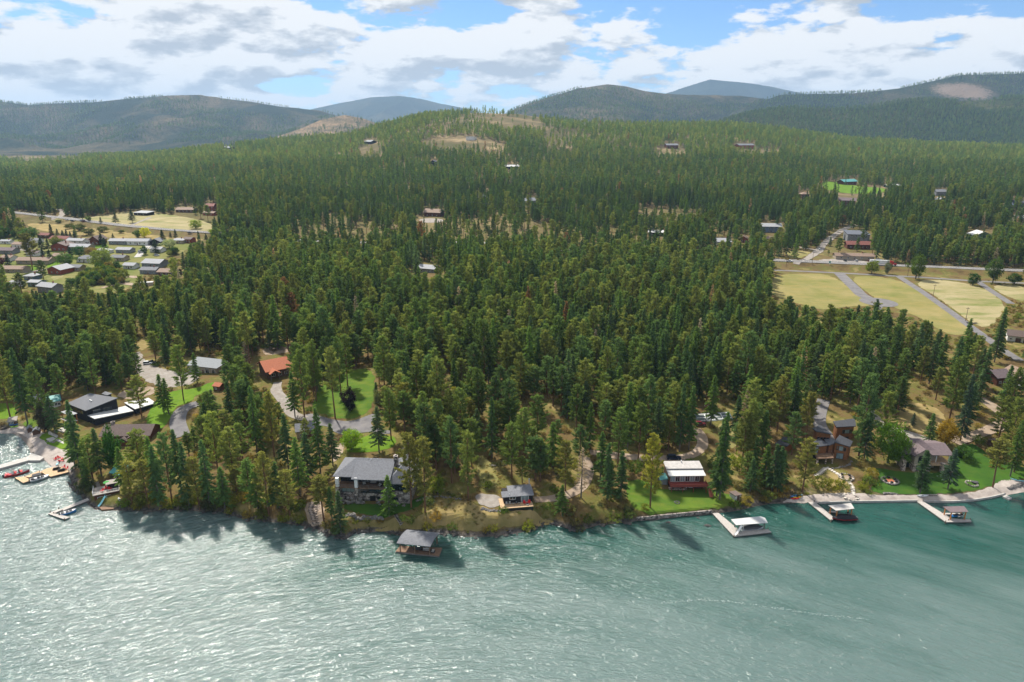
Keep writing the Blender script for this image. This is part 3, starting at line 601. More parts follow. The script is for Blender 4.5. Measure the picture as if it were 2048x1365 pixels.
# ------------------------------------------------------------------ buildings
LAND = []        # landmarks for describing trees: (phrase, X, Y)
def keep_tree(root, s=.97, grow=2.0, frac=1.):
    bpy.context.view_layer.update(); P = []
    for c in [root]+list(root.children):
        if c.type == 'MESH':
            mw = root.matrix_world @ c.matrix_local if c is not root else c.matrix_world
            P += [mw @ Vector(v) for v in c.bound_box]
    px, py, _ = proj([p.x for p in P], [p.y for p in P], [p.z for p in P])
    x0, x1, y0, y1 = px.min()-grow, px.max()+grow, py.min(), py.max()
    y1 = y0+(y1-y0)*frac
    KEEP.append(([(x0, y0), (x1, y0), (x1, y1), (x0, y1)], s))
def place(A, B, z=None):
    a = Vector(G(*A)); b = Vector(G(*B)); w = math.hypot(b.x-a.x, b.y-a.y)
    return a, math.atan2(b.y-a.y, b.x-a.x), w
def window(parent, face, W_, D_, u, z, w, h, fm='frame_white', pm='glass', mull=1, y0=0.):
    def pt(a, t, b):
        if face == 'F': return (u+a, y0-t, z+b)
        if face == 'L': return (-t, y0+D_-u-a, z+b)
        if face == 'B': return (W_-u-a, y0+D_+t, z+b)
        return (W_+t, y0+u+a, z+b)
    def bar(mb, a0, a1, b0, b1, t0, t1):
        c = [pt(a, t, b) for a in (a0, a1) for t in (t0, t1) for b in (b0, b1)]
        xs, ys, zs = zip(*c); mb.box(min(xs), max(xs), min(ys), max(ys), min(zs), max(zs))
    f = .10; mb = MB()
    bar(mb, -f, 0, -f, h+f, -.02, .09); bar(mb, w, w+f, -f, h+f, -.02, .09); bar(mb, 0, w, -f, 0, -.02, .09); bar(mb, 0, w, h, h+f, -.02, .09)
    for k in range(1, mull+1): bar(mb, w*k/(mull+1)-.035, w*k/(mull+1)+.035, 0, h, -.02, .07)
    o = mb.build('window', fm, parent); p = MB(); bar(p, 0, w, 0, h, -.02, .035); p.build('pane', pm, o); return o
def door(parent, face, W_, D_, u, z, w=1., h=2.1, m='wall_brown', y0=0.):
    mb = MB()
    if face == 'F': mb.box(u, u+w, y0-.06, y0+.02, z, z+h)
    elif face == 'L': mb.box(-.06, .02, D_-u-w, D_-u, z, z+h)
    else: mb.box(W_-.02, W_+.06, u, u+w, z, z+h)
    o = mb.build('door', m, parent); hd = MB()
    if face == 'F': hd.box(u+.12, u+.2, y0-.13, y0-.06, z+.95, z+1.1)
    elif face == 'L': hd.box(-.13, -.06, D_-u-w+.12, D_-u-w+.2, z+.95, z+1.1)
    else: hd.box(W_+.06, W_+.13, u+.12, u+.2, z+.95, z+1.1)
    hd.build('handle', 'frame_dark', o); return o
def gable_roof(parent, x0, x1, y0, y1, ze, rise, axis, over, m, th=.22):
    x0 -= over; x1 += over; y0 -= over; y1 += over; mb = MB()
    if axis == 'x':
        ym = (y0+y1)/2; sec = [(y0, ze), (ym, ze+rise), (y1, ze), (y1, ze-th), (ym, ze+rise-th), (y0, ze-th)]
        A = [(x0, a, b) for a, b in sec]; B = [(x1, a, b) for a, b in sec]
    else:
        xm = (x0+x1)/2; sec = [(x1, ze), (xm, ze+rise), (x0, ze), (x0, ze-th), (xm, ze+rise-th), (x1, ze-th)]
        A = [(a, y0, b) for a, b in sec]; B = [(a, y1, b) for a, b in sec]
    mb.add(A+B, [(0, 6, 7, 1), (1, 7, 8, 2), (2, 8, 9, 3), (3, 9, 10, 4), (4, 10, 11, 5), (5, 11, 6, 0), (0, 1, 4, 5), (1, 2, 3, 4), (6, 11, 10, 7), (7, 10, 9, 8)])
    return mb.build('roof', m, parent)
def gable_end(parent, x0, x1, y0, y1, ze, rise, axis, over, m):
    # wall triangles closing the gables; follow the roof slope from the eave line
    half = ((y1-y0) if axis == 'x' else (x1-x0))/2; k = rise/(half+over); zb = ze+k*over-.24
    for q in ((x0, x1) if axis == 'x' else (y0, y1)):
        s = .15 if q in (x0, y0) else -.15; a, b = (y0, y1) if axis == 'x' else (x0, x1); c = (a+b)/2
        prof = [(a, ze-.6), (b, ze-.6), (b, zb), (c, zb+k*half), (a, zb)]
        V = [((q, u, z) if axis == 'x' else (u, q, z)) for u, z in prof]+[((q+s, u, z) if axis == 'x' else (u, q+s, z)) for u, z in prof]
        MB().add(V, [(0, 1, 2, 3, 4), (9, 8, 7, 6, 5)]+[(i, i+5, (i+1)%5+5, (i+1)%5) for i in range(5)]).build('gable_wall', m, parent)
def hip_roof(parent, x0, x1, y0, y1, ze, rise, over, m, inset=None, th=.22):
    x0 -= over; x1 += over; y0 -= over; y1 += over; ym = (y0+y1)/2; i = inset if inset is not None else (y1-y0)/2
    if x1-x0 >= y1-y0: r = [(x0+i, ym, ze+rise), (x1-i, ym, ze+rise)]; fs = [(0, 1, 5, 4), (1, 2, 5), (2, 3, 4, 5), (3, 0, 4)]
    else:
        xm = (x0+x1)/2; i = inset if inset is not None else (x1-x0)/2
        r = [(xm, y0+i, ze+rise), (xm, y1-i, ze+rise)]; fs = [(0, 1, 4), (1, 2, 5, 4), (2, 3, 5), (3, 0, 4, 5)]
    b = [(x0, y0, ze), (x1, y0, ze), (x1, y1, ze), (x0, y1, ze)]
    mb = MB().add(b+r+[(x, y, ze-th) for x, y, _ in b], fs+[(6, 7, 1, 0), (7, 8, 2, 1), (8, 9, 3, 2), (9, 6, 0, 3), (9, 8, 7, 6)])
    return mb.build('roof', m, parent)
def shed_roof(parent, x0, x1, y0, y1, z_front, z_back, over, m, th=.22):
    k = (z_back-z_front)/(y1-y0); a, b = z_front-k*over, z_back+k*over; x0 -= over; x1 += over; y0 -= over; y1 += over
    T = [(x0, y0, a), (x1, y0, a), (x1, y1, b), (x0, y1, b)]
    return MB().prism(T, [(x, y, z-th) for x, y, z in T]).build('roof', m, parent)
def shed_wall(parent, x0, x1, y0, y1, zb, z_front, z_back, m, name='wall', drop=.24):
    T = [(x0, y0, z_front-drop), (x1, y0, z_front-drop), (x1, y1, z_back-drop), (x0, y1, z_back-drop)]
    return MB().prism(T, [(x, y, zb) for x, y, z in T]).build(name, m, parent)
def chimney(roof, x, y, z0, z1, m='stone', s=.5):
    return MB().box(x-s, x+s, y-s, y+s, z0, z1).box(x-s*1.2, x+s*1.2, y-s*1.2, y+s*1.2, z1, z1+.15).box(x-s*.5, x+s*.5, y-s*.5, y+s*.5, z1+.15, z1+.5).build('chimney', m, roof)
def house(name, label, A, B, D, wh, roof, wallm, roofm, wins=(), doors=(), chim=None, group=None, cat='house', fm='frame_white', pm='glass', keep=.97, sink=2.5, lift=0., minw=0., frac=1.):
    a, rz, w = place(A, B); w = max(w, minw)
    o = empty(name, (a.x, a.y, a.z+lift), rz, label, cat, group)
    kind = roof[0]
    if kind == 'shed': shed_wall(o, 0, w, 0, D, -sink, wh, wh+roof[1], wallm); rf = shed_roof(o, 0, w, 0, D, wh, wh+roof[1], roof[2], roofm)
    else:
        box('wall', wallm, o, 0, w, 0, D, -sink, wh)
        if kind == 'gable': rf = gable_roof(o, 0, w, 0, D, wh+.1, roof[2], roof[1], roof[3], roofm); gable_end(o, 0, w, 0, D, wh+.1, roof[2], roof[1], roof[3], wallm)
        elif kind == 'hip': rf = hip_roof(o, 0, w, 0, D, wh+.16, roof[1], roof[2], roofm)
        else: rf = MB().box(-roof[1], w+roof[1], -roof[1], D+roof[1], wh+.002, wh+.3).build('roof', roofm, o)
    for q in wins:
        f_, u, z, ww, hh = q[:5]; window(o, f_, w, D, u*w if f_ in 'FB' else u*D, z, ww, hh, fm, pm)
    for q in doors: door(o, q[0], w, D, q[1]*w if q[0] == 'F' else q[1]*D, q[2], *q[3:])
    if chim: chimney(rf, chim[0]*w, chim[1]*D, wh, chim[2], chim[3] if len(chim) > 3 else 'chimney_brick', chim[4] if len(chim) > 4 else .4)
    if keep: keep_tree(o, keep, 2.0 if frac == 1 else 0., frac)
    o['_w'] = w; return o
def front_row(n, z, w, h, a=.06, b=.94): return [('F', a+(b-a)*(i+.5)/n-.02, z, w, h) for i in range(n)]

# --- roofs given by their corners: (px, py, height); wall below drops to the ground
def corners(c, g): return [on_z(p, q, g+z) for p, q, z in c]
def roof_block(parent, c, g, roofm, wallm, inset=.5, zb=None, th=.3, wall=True):
    P = ccw(corners(c, g)); o = parent.location
    T = [(x-o.x, y-o.y, z-o.z) for x, y, z in P]
    r = MB().prism(T, [(x, y, z-th) for x, y, z in T]).build('roof', roofm, parent)
    cx = sum(p[0] for p in T)/len(T); cy = sum(p[1] for p in T)/len(T); Q = []
    for x, y, z in T:
        d = math.hypot(x-cx, y-cy); k = max(0., (d-inset*1.3)/d); Q.append((cx+(x-cx)*k, cy+(y-cy)*k, z-th-.01))
    w = None
    if wall: w = MB().prism(Q, [(x, y, zb if zb is not None else -3.) for x, y, z in Q]).build('wall', wallm, parent)
    return r, w, Q
def wall_window(parent, p, q, u0, u1, z0, z1, fm='frame_dark', pm='glass', mull=1):
    """window in the vertical wall between local plan points p and q (outside is on the right of p->q)"""
    p = Vector((p[0], p[1], 0)); q = Vector((q[0], q[1], 0)); d = (q-p); n = Vector((d.y, -d.x, 0)).normalized(); mb = MB(); f = .1/d.length
    def bar(mb, a0, a1, b0, b1, t):
        A, B = p+d*a0, p+d*a1; mb.prism([(*(A+n*t).xy, b1), (*(B+n*t).xy, b1), (*(B-n*.1).xy, b1), (*(A-n*.1).xy, b1)], [(*(A+n*t).xy, b0), (*(B+n*t).xy, b0), (*(B-n*.1).xy, b0), (*(A-n*.1).xy, b0)])
    bar(mb, u0-f, u0, z0-.1, z1+.1, .08); bar(mb, u1, u1+f, z0-.1, z1+.1, .08); bar(mb, u0, u1, z0-.1, z0, .08); bar(mb, u0, u1, z1, z1+.1, .08)
    for k in range(1, mull+1): c = u0+(u1-u0)*k/(mull+1); bar(mb, c-f*.3, c+f*.3, z0, z1, .06)
    o = mb.build('window', fm, parent); mb = MB(); bar(mb, u0, u1, z0, z1, .03); mb.build('pane', pm, o); return o
def rail(parent, pts, z, h=1., m='post_grey', gap=1.6, name='railing', solid=None):
    mb = MB()
    for a, b in zip(pts[:-1], pts[1:]):
        a3 = Vector((*a, z)); b3 = Vector((*b, z)); n = max(1, int((b3-a3).length/gap))
        mb.tube(a3+Vector((0, 0, h)), b3+Vector((0, 0, h)), .05, n=4); mb.tube(a3+Vector((0, 0, h*.5)), b3+Vector((0, 0, h*.5)), .025, n=4); mb.tube(a3+Vector((0, 0, h*.15)), b3+Vector((0, 0, h*.15)), .025, n=4)
        for i in range(n+1): c = a3.lerp(b3, i/n); mb.box(c.x-.04, c.x+.04, c.y-.04, c.y+.04, z, z+h)
    return mb.build(name, m, parent)

# ---- black modern house on the left
g0 = Vector(G(200, 858)); g = g0.z
o = empty('modern_house', tuple(g0), 0, 'black modern house with sloping dark metal roofs and low white flat roofs', 'house'); LAND.append(('the black modern house', g0.x, g0.y+6))
_, _, Q = roof_block(o, [(133, 807, 5.6), (179, 787, 7.6), (236, 796, 8.6), (171, 822, 5.6)], g, 'metal_dark', 'wall_charcoal', .6)
roof_block(o, [(203, 788, 8.2), (210, 783, 8.6), (224, 787, 8.8), (214, 791, 8.6)], g, 'metal_dark', 'wall_charcoal', .4)
_, _, Q2 = roof_block(o, [(175, 831, 3.4), (251, 812, 3.4), (267, 822, 3.4), (189, 838, 3.4)], g, 'metal_white', 'wall_charcoal', .3)
_, _, Q3 = roof_block(o, [(248, 805.5, 4.2), (297, 796, 4.2), (312, 806, 4.2), (270, 818.5, 4.2)], g, 'metal_white', 'wall_charcoal', .3)
for QQ, ws in ((Q2, [(.12, .26, .6, 2.4), (.36, .62, .6, 2.5), (.75, .9, .9, 2.3)]), (Q3, [(.15, .4, .8, 2.6), (.55, .85, .8, 2.6)]), (Q, [(.2, .45, 3.4, 5.0), (.55, .8, 3.4, 5.0)])):
    i = min(range(4), key=lambda k: QQ[k][1]+QQ[(k+1)%4][1])
    for w_ in ws: wall_window(o, QQ[i], QQ[(i+1)%4], *w_)
    for w_ in ws[:1]:
        if Q is QQ: wall_window(o, QQ[i-1], QQ[i], .2, .8, 3.0, 4.8, mull=3)
rb = roof_block(o, [(121, 824, 4.6), (136, 820, 4.6), (155, 827, 4.6), (140, 832, 4.6)], g, 'roof_pale', None, wall=False, th=.2)[0]; rb.name = 'balcony_roof'
db = roof_block(o, [(121, 838, 2.2), (136, 834, 2.2), (155, 841, 2.2), (140, 846, 2.2)], g, 'concrete', None, wall=False, th=.2)[0]; db.name = 'balcony_deck'
for p, q in ((123, 825), (139, 830.5), (152, 827)):
    a = on_z(p, q, g+4.4); MB().box(a[0]-g0.x-.13, a[0]-g0.x+.13, a[1]-g0.y-.13, a[1]-g0.y+.13, -2.5, 4.35).build('post', 'post_orange', o)
for p, q in ((180.5, 802.), (183, 803.5)):
    a = on_z(p, q, g+6.8); MB().box(a[0]-g0.x-.3, a[0]-g0.x+.3, a[1]-g0.y-.3, a[1]-g0.y+.3, 6.5, 7.35).build('roof_vent', 'frame_white', o)
keep_tree(o, .9)
# terrace steps below it
def slab(name, label, cat, poly, z, th, m, kind=None, parent=None):
    P = ccw([on_z(p, q, z) for p, q in poly]); c = Vector(P[0])
    if parent is not None: c = Vector((0, 0, 0))
    T = [(x-c.x, y-c.y, z_-c.z) for x, y, z_ in P]
    s = MB().prism(T, [(x, y, z_-th) for x, y, z_ in T]).build(name, m, parent); s.location = c
    if label: tag(s, label, cat)
    if kind: s['kind'] = kind
    return s
t0_ = G(125, 868)[2]
slab('patio_terrace', 'white concrete terrace in front of the black modern house', 'terrace', [(114, 860), (128, 853), (146, 862), (140, 868)], t0_+.5, .9, 'concrete')
slab('patio_terrace', 'white concrete landing between boulders above the beach lawn', 'terrace', [(111, 881), (125, 872), (136, 876), (127, 888)], t0_-.2, .9, 'concrete')
slab('garden_wall', 'pale concrete garden wall above the beach lawn', 'wall', [(96, 866), (98, 862), (116, 871), (114, 875)], t0_+.3, 1.2, 'concrete')
slab('patio_terrace', 'small grey concrete landing beside the garden wall', 'terrace', [(92, 878), (106, 874), (112, 878), (100, 884)], t0_-.2, .8, 'concrete')

# ---- brown roofed house below it
o = house('lodge_house', 'brown shingled house with log gable below the black modern house', (206, 893), (300, 880), 9.5, 4.6, ('gable', 'x', 2.9, .7), 'wall_log', 'shingle_brown', front_row(5, 1.4, 1.3, 1.3), [('F', .5, 0.)], (.12, .6, 8.2, 'stone', .6), keep=.75)
LAND.append(('the brown lodge house', o.location.x+9, o.location.y+4)); w = o['_w']
box('wall', 'wall_log', o, w*.62, w*.94, -3.2, .05, -3, 4.4); gable_roof(o, w*.62, w*.94, -3.2, 4, 4.5, 2.2, 'y', .5, 'shingle_brown'); gable_end(o, w*.62, w*.94, -3.2, 4, 4.5, 2.2, 'y', .5, 'wall_log')
window(o, 'F', w, 9, w*.70, 1.2, 1.6, 1.5, 'frame_dark', y0=-3.2); window(o, 'F', w, 9, w*.82, 1.2, 1.0, 1.5, 'frame_dark', y0=-3.2)
box('wall', 'wall_log', o, w*.40, w*.60, -2.4, .04, -3, 3.0); gable_roof(o, w*.40, w*.60, -2.4, 3, 3.1, 1.6, 'y', .4, 'shingle_brown')

# ---- grey modern house and orange-roofed house behind
o = house('modern_villa', 'pale stucco villa with single sloping grey metal roof behind gravel yard', (376, 745), (434, 747), 8, 4.4, ('shed', .9, 1.0), 'stucco', 'metal_grey', [('F', .06, .6, 1.6, 2.6), ('F', .3, .6, 1.5, 2.6), ('F', .62, .5, 2., 2.8), ('F', .84, .6, 1.5, 2.6)], [('F', .5, 0.)], pm='glass', keep=.8)
LAND.append(('the pale stucco villa', o.location.x+7, o.location.y))
o = house('orange_roof_house', 'house with a broad bright orange roof among tall pines', (536, 760), (580, 750), 13, 4.2, ('gable', 'x', 3.6, 1.2), 'wall_brown', 'roof_orange', front_row(3, 1.2, 1.6, 1.4), [('F', .12, 0.)], keep=.85)
w = o['_w']; gable_roof(o, w*.05, w*.45, -3.5, 5, 3.7, 1.6, 'y', .4, 'roof_orange'); box('porch_post', 'post_grey', o, w*.05, w*.05+.25, -3.4, -3.1, -2, 3.6); box('porch_post', 'post_grey', o, w*.42, w*.42+.25, -3.4, -3.1, -2, 3.6)
LAND.append(('the orange-roofed house', o.location.x+4, o.location.y+4))
house('garden_shed', 'small shed with faded orange roof hidden between firs', (427, 782), (440, 783), 4, 2.4, ('gable', 'x', 1.1, .4), 'wall_brown', 'roof_orange', [('F', .3, .9, .8, .8)], [('F', .65, 0.)], cat='shed', keep=.6)
house('garage', 'garage with pale grey roof half hidden beside the gravel turnaround', (594, 878), (628, 872), 7, 3.0, ('gable', 'x', 2., .5), 'wall_tan', 'shingle_grey', [('F', .2, .9, 1., .9)], [('F', .5, 0., 2.4, 2.2)], cat='garage', keep=.55)
house('beach_cabin', 'cabin with pale teal metal roof under trees near the boathouse', (226, 958), (246, 962), 6, 2.7, ('gable', 'x', 1.4, .7), 'wall_log', 'roof_teal', [('F', .2, .9, 1., 1.), ('F', .7, .9, 1., 1.)], [('F', .45, 0.)], cat='cabin', keep=.6)
house('teal_house', 'white house with pale teal roof behind pines at the left', (100, 818), (122, 812), 8, 3.2, ('gable', 'x', 1.6, .6), 'wall_white', 'roof_teal', front_row(3, 1., 1., 1.2), [('F', .1, 0.)], keep=.5)
house('white_cottage', 'low white cottage deep under pines at the far left', (62, 812), (84, 808), 7, 2.8, ('gable', 'x', 1.2, .6), 'wall_white', 'roof_pale', front_row(3, 1., 1., 1.1), [('F', .1, 0.)], keep=.5)

# ---- big stone house with grey roof
a, rz, w = place((676, 1001), (806, 1003))
o = empty('stone_house', tuple(a), rz, 'large stone lake house with grey shingled hip roof and covered deck', 'house'); LAND.append(('the grey stone house', a.x+11, a.y+6))
S = o
box('wall', 'stone', o, .2, 22.4, 0, 13, -3, 5.6); MB().box(.5, 22, 2.8, 12.6, 5.6, 9.2).build('upper_wall', 'wall_charcoal', o)
box('wing_wall', 'stone', o, 18, 25.5, -1.2, 12, -3, 4.6); box('wing_upper_wall', 'wall_charcoal', o, 18.4, 25.2, -.4, 11.6, 4.6, 7.8)
dk = box('deck', 'deck_brown', o, .0, 18., -1.6, 2.78, 5.602, 5.85)
rf = hip_roof(o, -.2, 20, .6, 13, 9.2, 3.6, .9, 'shingle_grey', inset=6.2)
sr = shed_roof(o, 6.2, 18.4, -1.4, 5.4, 9.45, 12.3, .5, 'shingle_grey'); sr.name = 'deck_roof'
hip_roof(o, 18, 25.6, -.8, 15.5, 7.9, 4.3, .8, 'shingle_grey', inset=4.2).name = 'wing_roof'
chimney(rf, 19.2, 6.4, 10.5, 14.2, 'stone', .65)
for x in (.1, 6.6, 17.2): MB().box(x, x+1.05, -1.5, -.5, 5.85, 9.1 if x < 1 else 9.5).build('column', 'white_paint', o)
for x in (.0, 6.4, 17.0): MB().box(x, x+1.3, -1.6, .2, -3, 5.6).build('pier', 'stone', o)
window(o, 'F', 22, 13, 1.8, 3.5, 4.2, 1.7, 'frame_dark', 'glass_pale', 2); window(o, 'F', 22, 13, 8.2, 3.3, 8.4, 1.6, 'frame_dark', 'glass', 3)
window(o, 'F', 22, 13, 8., 6.1, 3.7, 2.6, 'frame_white', 'glass', 1, y0=2.8); window(o, 'F', 22, 13, 12.2, 6.1, 3.7, 2.6, 'frame_white', 'glass', 1, y0=2.8); window(o, 'F', 22, 13, 1.6, 6.1, 4.4, 2.4, 'frame_dark', 'glass', 2, y0=2.8)
window(o, 'F', 22, 13, 19.2, 5.0, 5, 2.2, 'frame_dark', 'glass', 2, y0=-.4); window(o, 'F', 22, 13, 19.2, .9, 2., 1.6, 'frame_dark', 'glass', 1, y0=-1.2)
door(o, 'F', 22, 13, 11.2, .05, 1.9, 2.1, 'black_paint'); window(o, 'F', 22, 13, 13.7, 1.0, .9, .9, 'frame_dark', 'glass', 0)
rail(o, [(.1, -1.5), (6.5, -1.5)], 5.85, 1.); rail(o, [(7.7, -1.5), (17.1, -1.5)], 5.85, 1.)
for x, y in ((9.4, 6.6), (10.6, 6.0), (12.9, 6.2)):
    MB().tube((x, y, 11.0), (x, y, 13.0), .09).build('vent_pipe', 'frame_white', o)
# boulder outcrop the house stands on
for i in range(34):
    r = random.Random(i); x = r.uniform(-.5, 9.5) if i < 22 else r.uniform(14, 24); s = r.uniform(.4, .8)
    MB().blob((x, -1.6-r.uniform(0, .9), r.uniform(.2, 2.3) if i < 22 else r.uniform(.1, 1.2)), (s*1.2, s*.8, s*.8), i, 6, 4).build('boulder', 'boulder', o)
keep_tree(o, .985)

# ---- small dark cabin on the outlined lot
a, rz, w = place((1002, 1024), (1067, 1024)); k = w/10.9
o = empty('lake_cabin', tuple(a), rz, 'small dark cabin with grey roof and tan deck above the shore', 'cabin'); LAND.append(('the small dark cabin', a.x+5, a.y+4)); CABIN = o
DZ = 1.15
MB().box(0, w, 0, 3.1, DZ-.18, DZ).box(0, 1.35, 3.1, 6.6, DZ-.18, DZ-.003).build('deck', 'deck_tan', o); MB().box(.1, w-.1, .12, .25, -2., DZ-.182).box(.12, .25, .25, 6.4, -2., DZ-.182).box(w-.25, w-.12, .25, 3., -2, DZ-.182).build('deck_shade', 'black_paint', o)  # black panels below the deck stand in for its shadow
for x in (2.6, 4.6, 6.7, 8.8): MB().box(x-.02, x+.02, -.01, 3.08, DZ, DZ+.006).build('deck_joint', 'deck_brown', o)
box('wall', 'wall_black', o, 1.38, w+.25, 3.1, 9.0, -2, DZ+2.55)
T = [(.7, 2.6, DZ+2.62), (w+.6, 2.6, DZ+2.62), (w+.6, 5.6, DZ+3.15), (.7, 5.6, DZ+3.15)]
MB().prism(T, [(x, y, z-.15) for x, y, z in T]).build('roof', 'shingle_grey', o)
T = [(3.1, 5.6, DZ+3.15), (w+.6, 5.6, DZ+3.15), (w+.6, 9.4, DZ+3.05), (3.1, 9.4, DZ+3.05)]
MB().prism(T, [(x, y, z-.15) for x, y, z in T]).build('roof', 'shingle_grey', o)
window(o, 'F', w, 6, 3.4, DZ+1.35, 1.9, .95, 'frame_white', 'glass', 1, y0=3.1); window(o, 'F', w, 6, 7.3, DZ+.1, 2.4, 2.1, 'frame_white', 'glass_pale', 1, y0=3.1)
MB().tube((w+.1, 9.3, 1), (w+.1, 9.3, DZ+4.9), .16, n=8).tube((w+.1, 9.3, DZ+4.9), (w+.1, 9.3, DZ+5.2), .26, n=8).build('stove_flue', 'silver', o)
MB().tube((3.3, 3.6, DZ+2.8), (3.3, 3.6, DZ+3.25), .1, n=6).build('vent_pipe', 'frame_white', o)
keep_tree(o, 1.0, 1)

# ---- white roofed house with red deck
a, rz, w = place((1342, 986), (1414, 987))
o = empty('red_deck_house', tuple(a), rz, 'white-roofed house with a red deck above a bright lawn', 'house'); LAND.append(('the white-roofed house', a.x+6, a.y+4))
WW = w
box('lower_wall', 'wall_black', o, .2, w-.6, 3.2, 10.8, -2, 2.25); box('stone_base', 'stone_tan', o, -.3, 6, 1.8, 3.19, -2, .55)
box('deck', 'deck_red', o, -.3, w, 0, 3.19, 2.3, 2.5)
MB().box(-.35, w, -.06, 0., 2.2, 3.3).box(-.36, -.3, 0, 3.1, 2.2, 3.3).box(w, w+.06, 1.3, 3.1, 2.2, 3.3).build('deck_parapet', 'deck_red', o)
for x in (.2, 4.2, 8., w-.3): MB().box(x-.1, x+.1, .2, .4, -2, 2.29).build('deck_post', 'deck_red', o)
shed_wall(o, 0, w-.5, 3.2, 7, 2.5, 5.35, 5.75, 'wall_brown', 'wall', .25); shed_wall(o, -.1, w-.6, 7.001, 11, 2.3, 6.2, 6.6, 'wall_brown', 'rear_wall', .25)
shed_roof(o, 0, w-.5, 2.9, 7, 5.35, 5.7, .45, 'metal_white', .16); shed_roof(o, -.1, w-.6, 6.9, 11, 6.2, 6.55, .5, 'roof_worn_white', .16)
for i in range(6): window(o, 'F', w, 8, .5+i*1.75, 2.75, 1.35, 2.1, 'frame_white', 'glass' if i % 2 else 'glass_pale', 1, y0=3.2)
window(o, 'F', w, 8, 2.4, .4, 1.6, 1.5, 'frame_white', 'glass_pale', 1, y0=3.2); window(o, 'F', w, 8, 7.2, .3, 1.2, 1.7, 'frame_white', 'glass_pale', 0, y0=3.2); door(o, 'F', w, 8, 5.6, -.1, 1., 2.1, 'white_paint', y0=3.2)
st = MB()
for i in range(11): st.box(w-.02, w+1.2, -.2-i*.3, .1-i*.3, 2.28-i*.23, 2.36-i*.23)
st.build('stair', 'deck_red', o); MB().tube((w, .1, 3.3), (w, -3.3, .9), .06).tube((w+1.2, .1, 3.3), (w+1.2, -3.3, .9), .06).tube((w+1.2, .1, 2.3), (w+1.2, .1, 3.3), .06).tube((w+1.2, 3, 3.3), (w+1.2, .1, 3.3), .05).build('stair_rail', 'deck_red', o)
box('lean_to', 'wall_grey', o, -2.6, -.12, 5, 9, -2, 2.4); T = [(-3., 4.7, 2.5), (-.11, 4.7, 3.0), (-.11, 9.2, 3.0), (-3., 9.2, 2.5)]; MB().prism(T, [(x, y, z-.12) for x, y, z in T]).build('lean_to_roof', 'roof_teal', o)
MB().tube((5.9, 10.6, 6.3), (5.9, 10.6, 7.3), .22, n=8).build('roof_vent', 'frame_white', o)
keep_tree(o, .99)
house('garden_shed', 'small white shed with mossy brown roof beside the dock lawn', (1470, 1003), (1481, 1001), 3.2, 2.3, ('shed', -.3, .25), 'wall_white', 'shingle_brown', [], [('F', .3, 0.)], cat='shed', keep=.9)

# ---- cedar houses
g0 = Vector(G(1683, 921)); g = g0.z
o = empty('cedar_house', tuple(g0), 0, 'cedar-clad house with several dark swooping roofs and a raised deck', 'house'); LAND.append(('the cedar houses', g0.x-4, g0.y+5))
_, _, Qa = roof_block(o, [(1668, 884, 7.2), (1679, 870, 7.6), (1706, 883, 6.4), (1700, 894, 6.0)], g, 'shingle_charcoal', 'wall_cedar', .5)
_, _, Qc = roof_block(o, [(1624, 857, 9.6), (1640, 850, 9.6), (1666, 869, 8.6), (1632, 862.5, 9.6)], g, 'shingle_charcoal', 'wall_cedar', .6)
_, _, Qd = roof_block(o, [(1617, 891, 6.4), (1638, 876, 7.0), (1660, 890, 6.2), (1640, 893, 6.2)], g, 'shingle_charcoal', 'wall_cedar', .8)
roof_block(o, [(1648, 879, 6.6), (1663, 877, 6.6), (1673, 885, 6.2), (1658, 891, 6.2)], g, 'metal_dark', 'wall_cedar', .2)
def face(Q): i = min(range(len(Q)), key=lambda k: Q[k][1]+Q[(k+1)%len(Q)][1]); return Q[i], Q[(i+1)%len(Q)]
fa = face(Qa); wall_window(o, *fa, .15, .27, 3.9, 5.3, mull=0); wall_window(o, *fa, .34, .62, 3.7, 5.5, pm='glass_pale', mull=0); wall_window(o, *fa, .70, .82, 3.7, 5.0, mull=0); wall_window(o, *fa, .22, .70, .3, 2.5, pm='glass_pale', mull=1)
fc = face(Qc); [wall_window(o, *fc, .1+.22*i, .24+.22*i, 5.2, 6.8, mull=0) for i in range(4)]
fd = face(Qd); wall_window(o, *fd, .12, .48, 3.0, 5.4, mull=2); wall_window(o, *fd, .55, .9, 3.0, 5.4, pm='glass_pale', mull=1); wall_window(o, *fd, .3, .8, .2, 2.2, mull=2)
dq = roof_block(o, [(1630, 907, 2.7), (1660, 905, 2.7), (1668, 916, 2.7), (1633, 917.5, 2.7)], g, 'deck_brown', None, wall=False, th=.35)[0]; dq.name = 'deck'
DP = [on_z(p, q, g+2.7) for p, q in ((1630.5, 907.5), (1633.5, 917), (1667.5, 915.6), (1660, 905.5))]; rail(o, [(x-g0.x, y-g0.y) for x, y, _ in DP], 2.705, 1., 'deck_brown')
for p, q in ((1636, 917), (1653, 916.3), (1666, 915.3)):
    a = on_z(p, q, g+2.4); MB().box(a[0]-g0.x-.25, a[0]-g0.x+.25, a[1]-g0.y-.05, a[1]-g0.y+.45, -3, 2.34).build('pier', 'stone_tan', o)
keep_tree(o, .93)
g1 = Vector(G(1690, 880)); o = empty('guest_house', tuple(g1), 0, 'square cedar guest house with dark roof uphill of the cedar house', 'house')
_, _, Qb = roof_block(o, [(1673, 854.5, 6.0), (1666, 843, 6.6), (1710, 837, 6.6), (1712, 852.5, 6.0)], g1.z, 'shingle_charcoal', 'wall_cedar', .5)
fb = face(Qb); wall_window(o, *fb, .35, .46, 2.8, 4.3, mull=0); wall_window(o, *fb, .48, .75, 2.8, 4.3, pm='glass_pale', mull=0); wall_window(o, *fb, .8, .92, 2.8, 4.3, mull=0); wall_window(o, *fb, .5, .75, .2, 1.2, mull=0); keep_tree(o, .9)
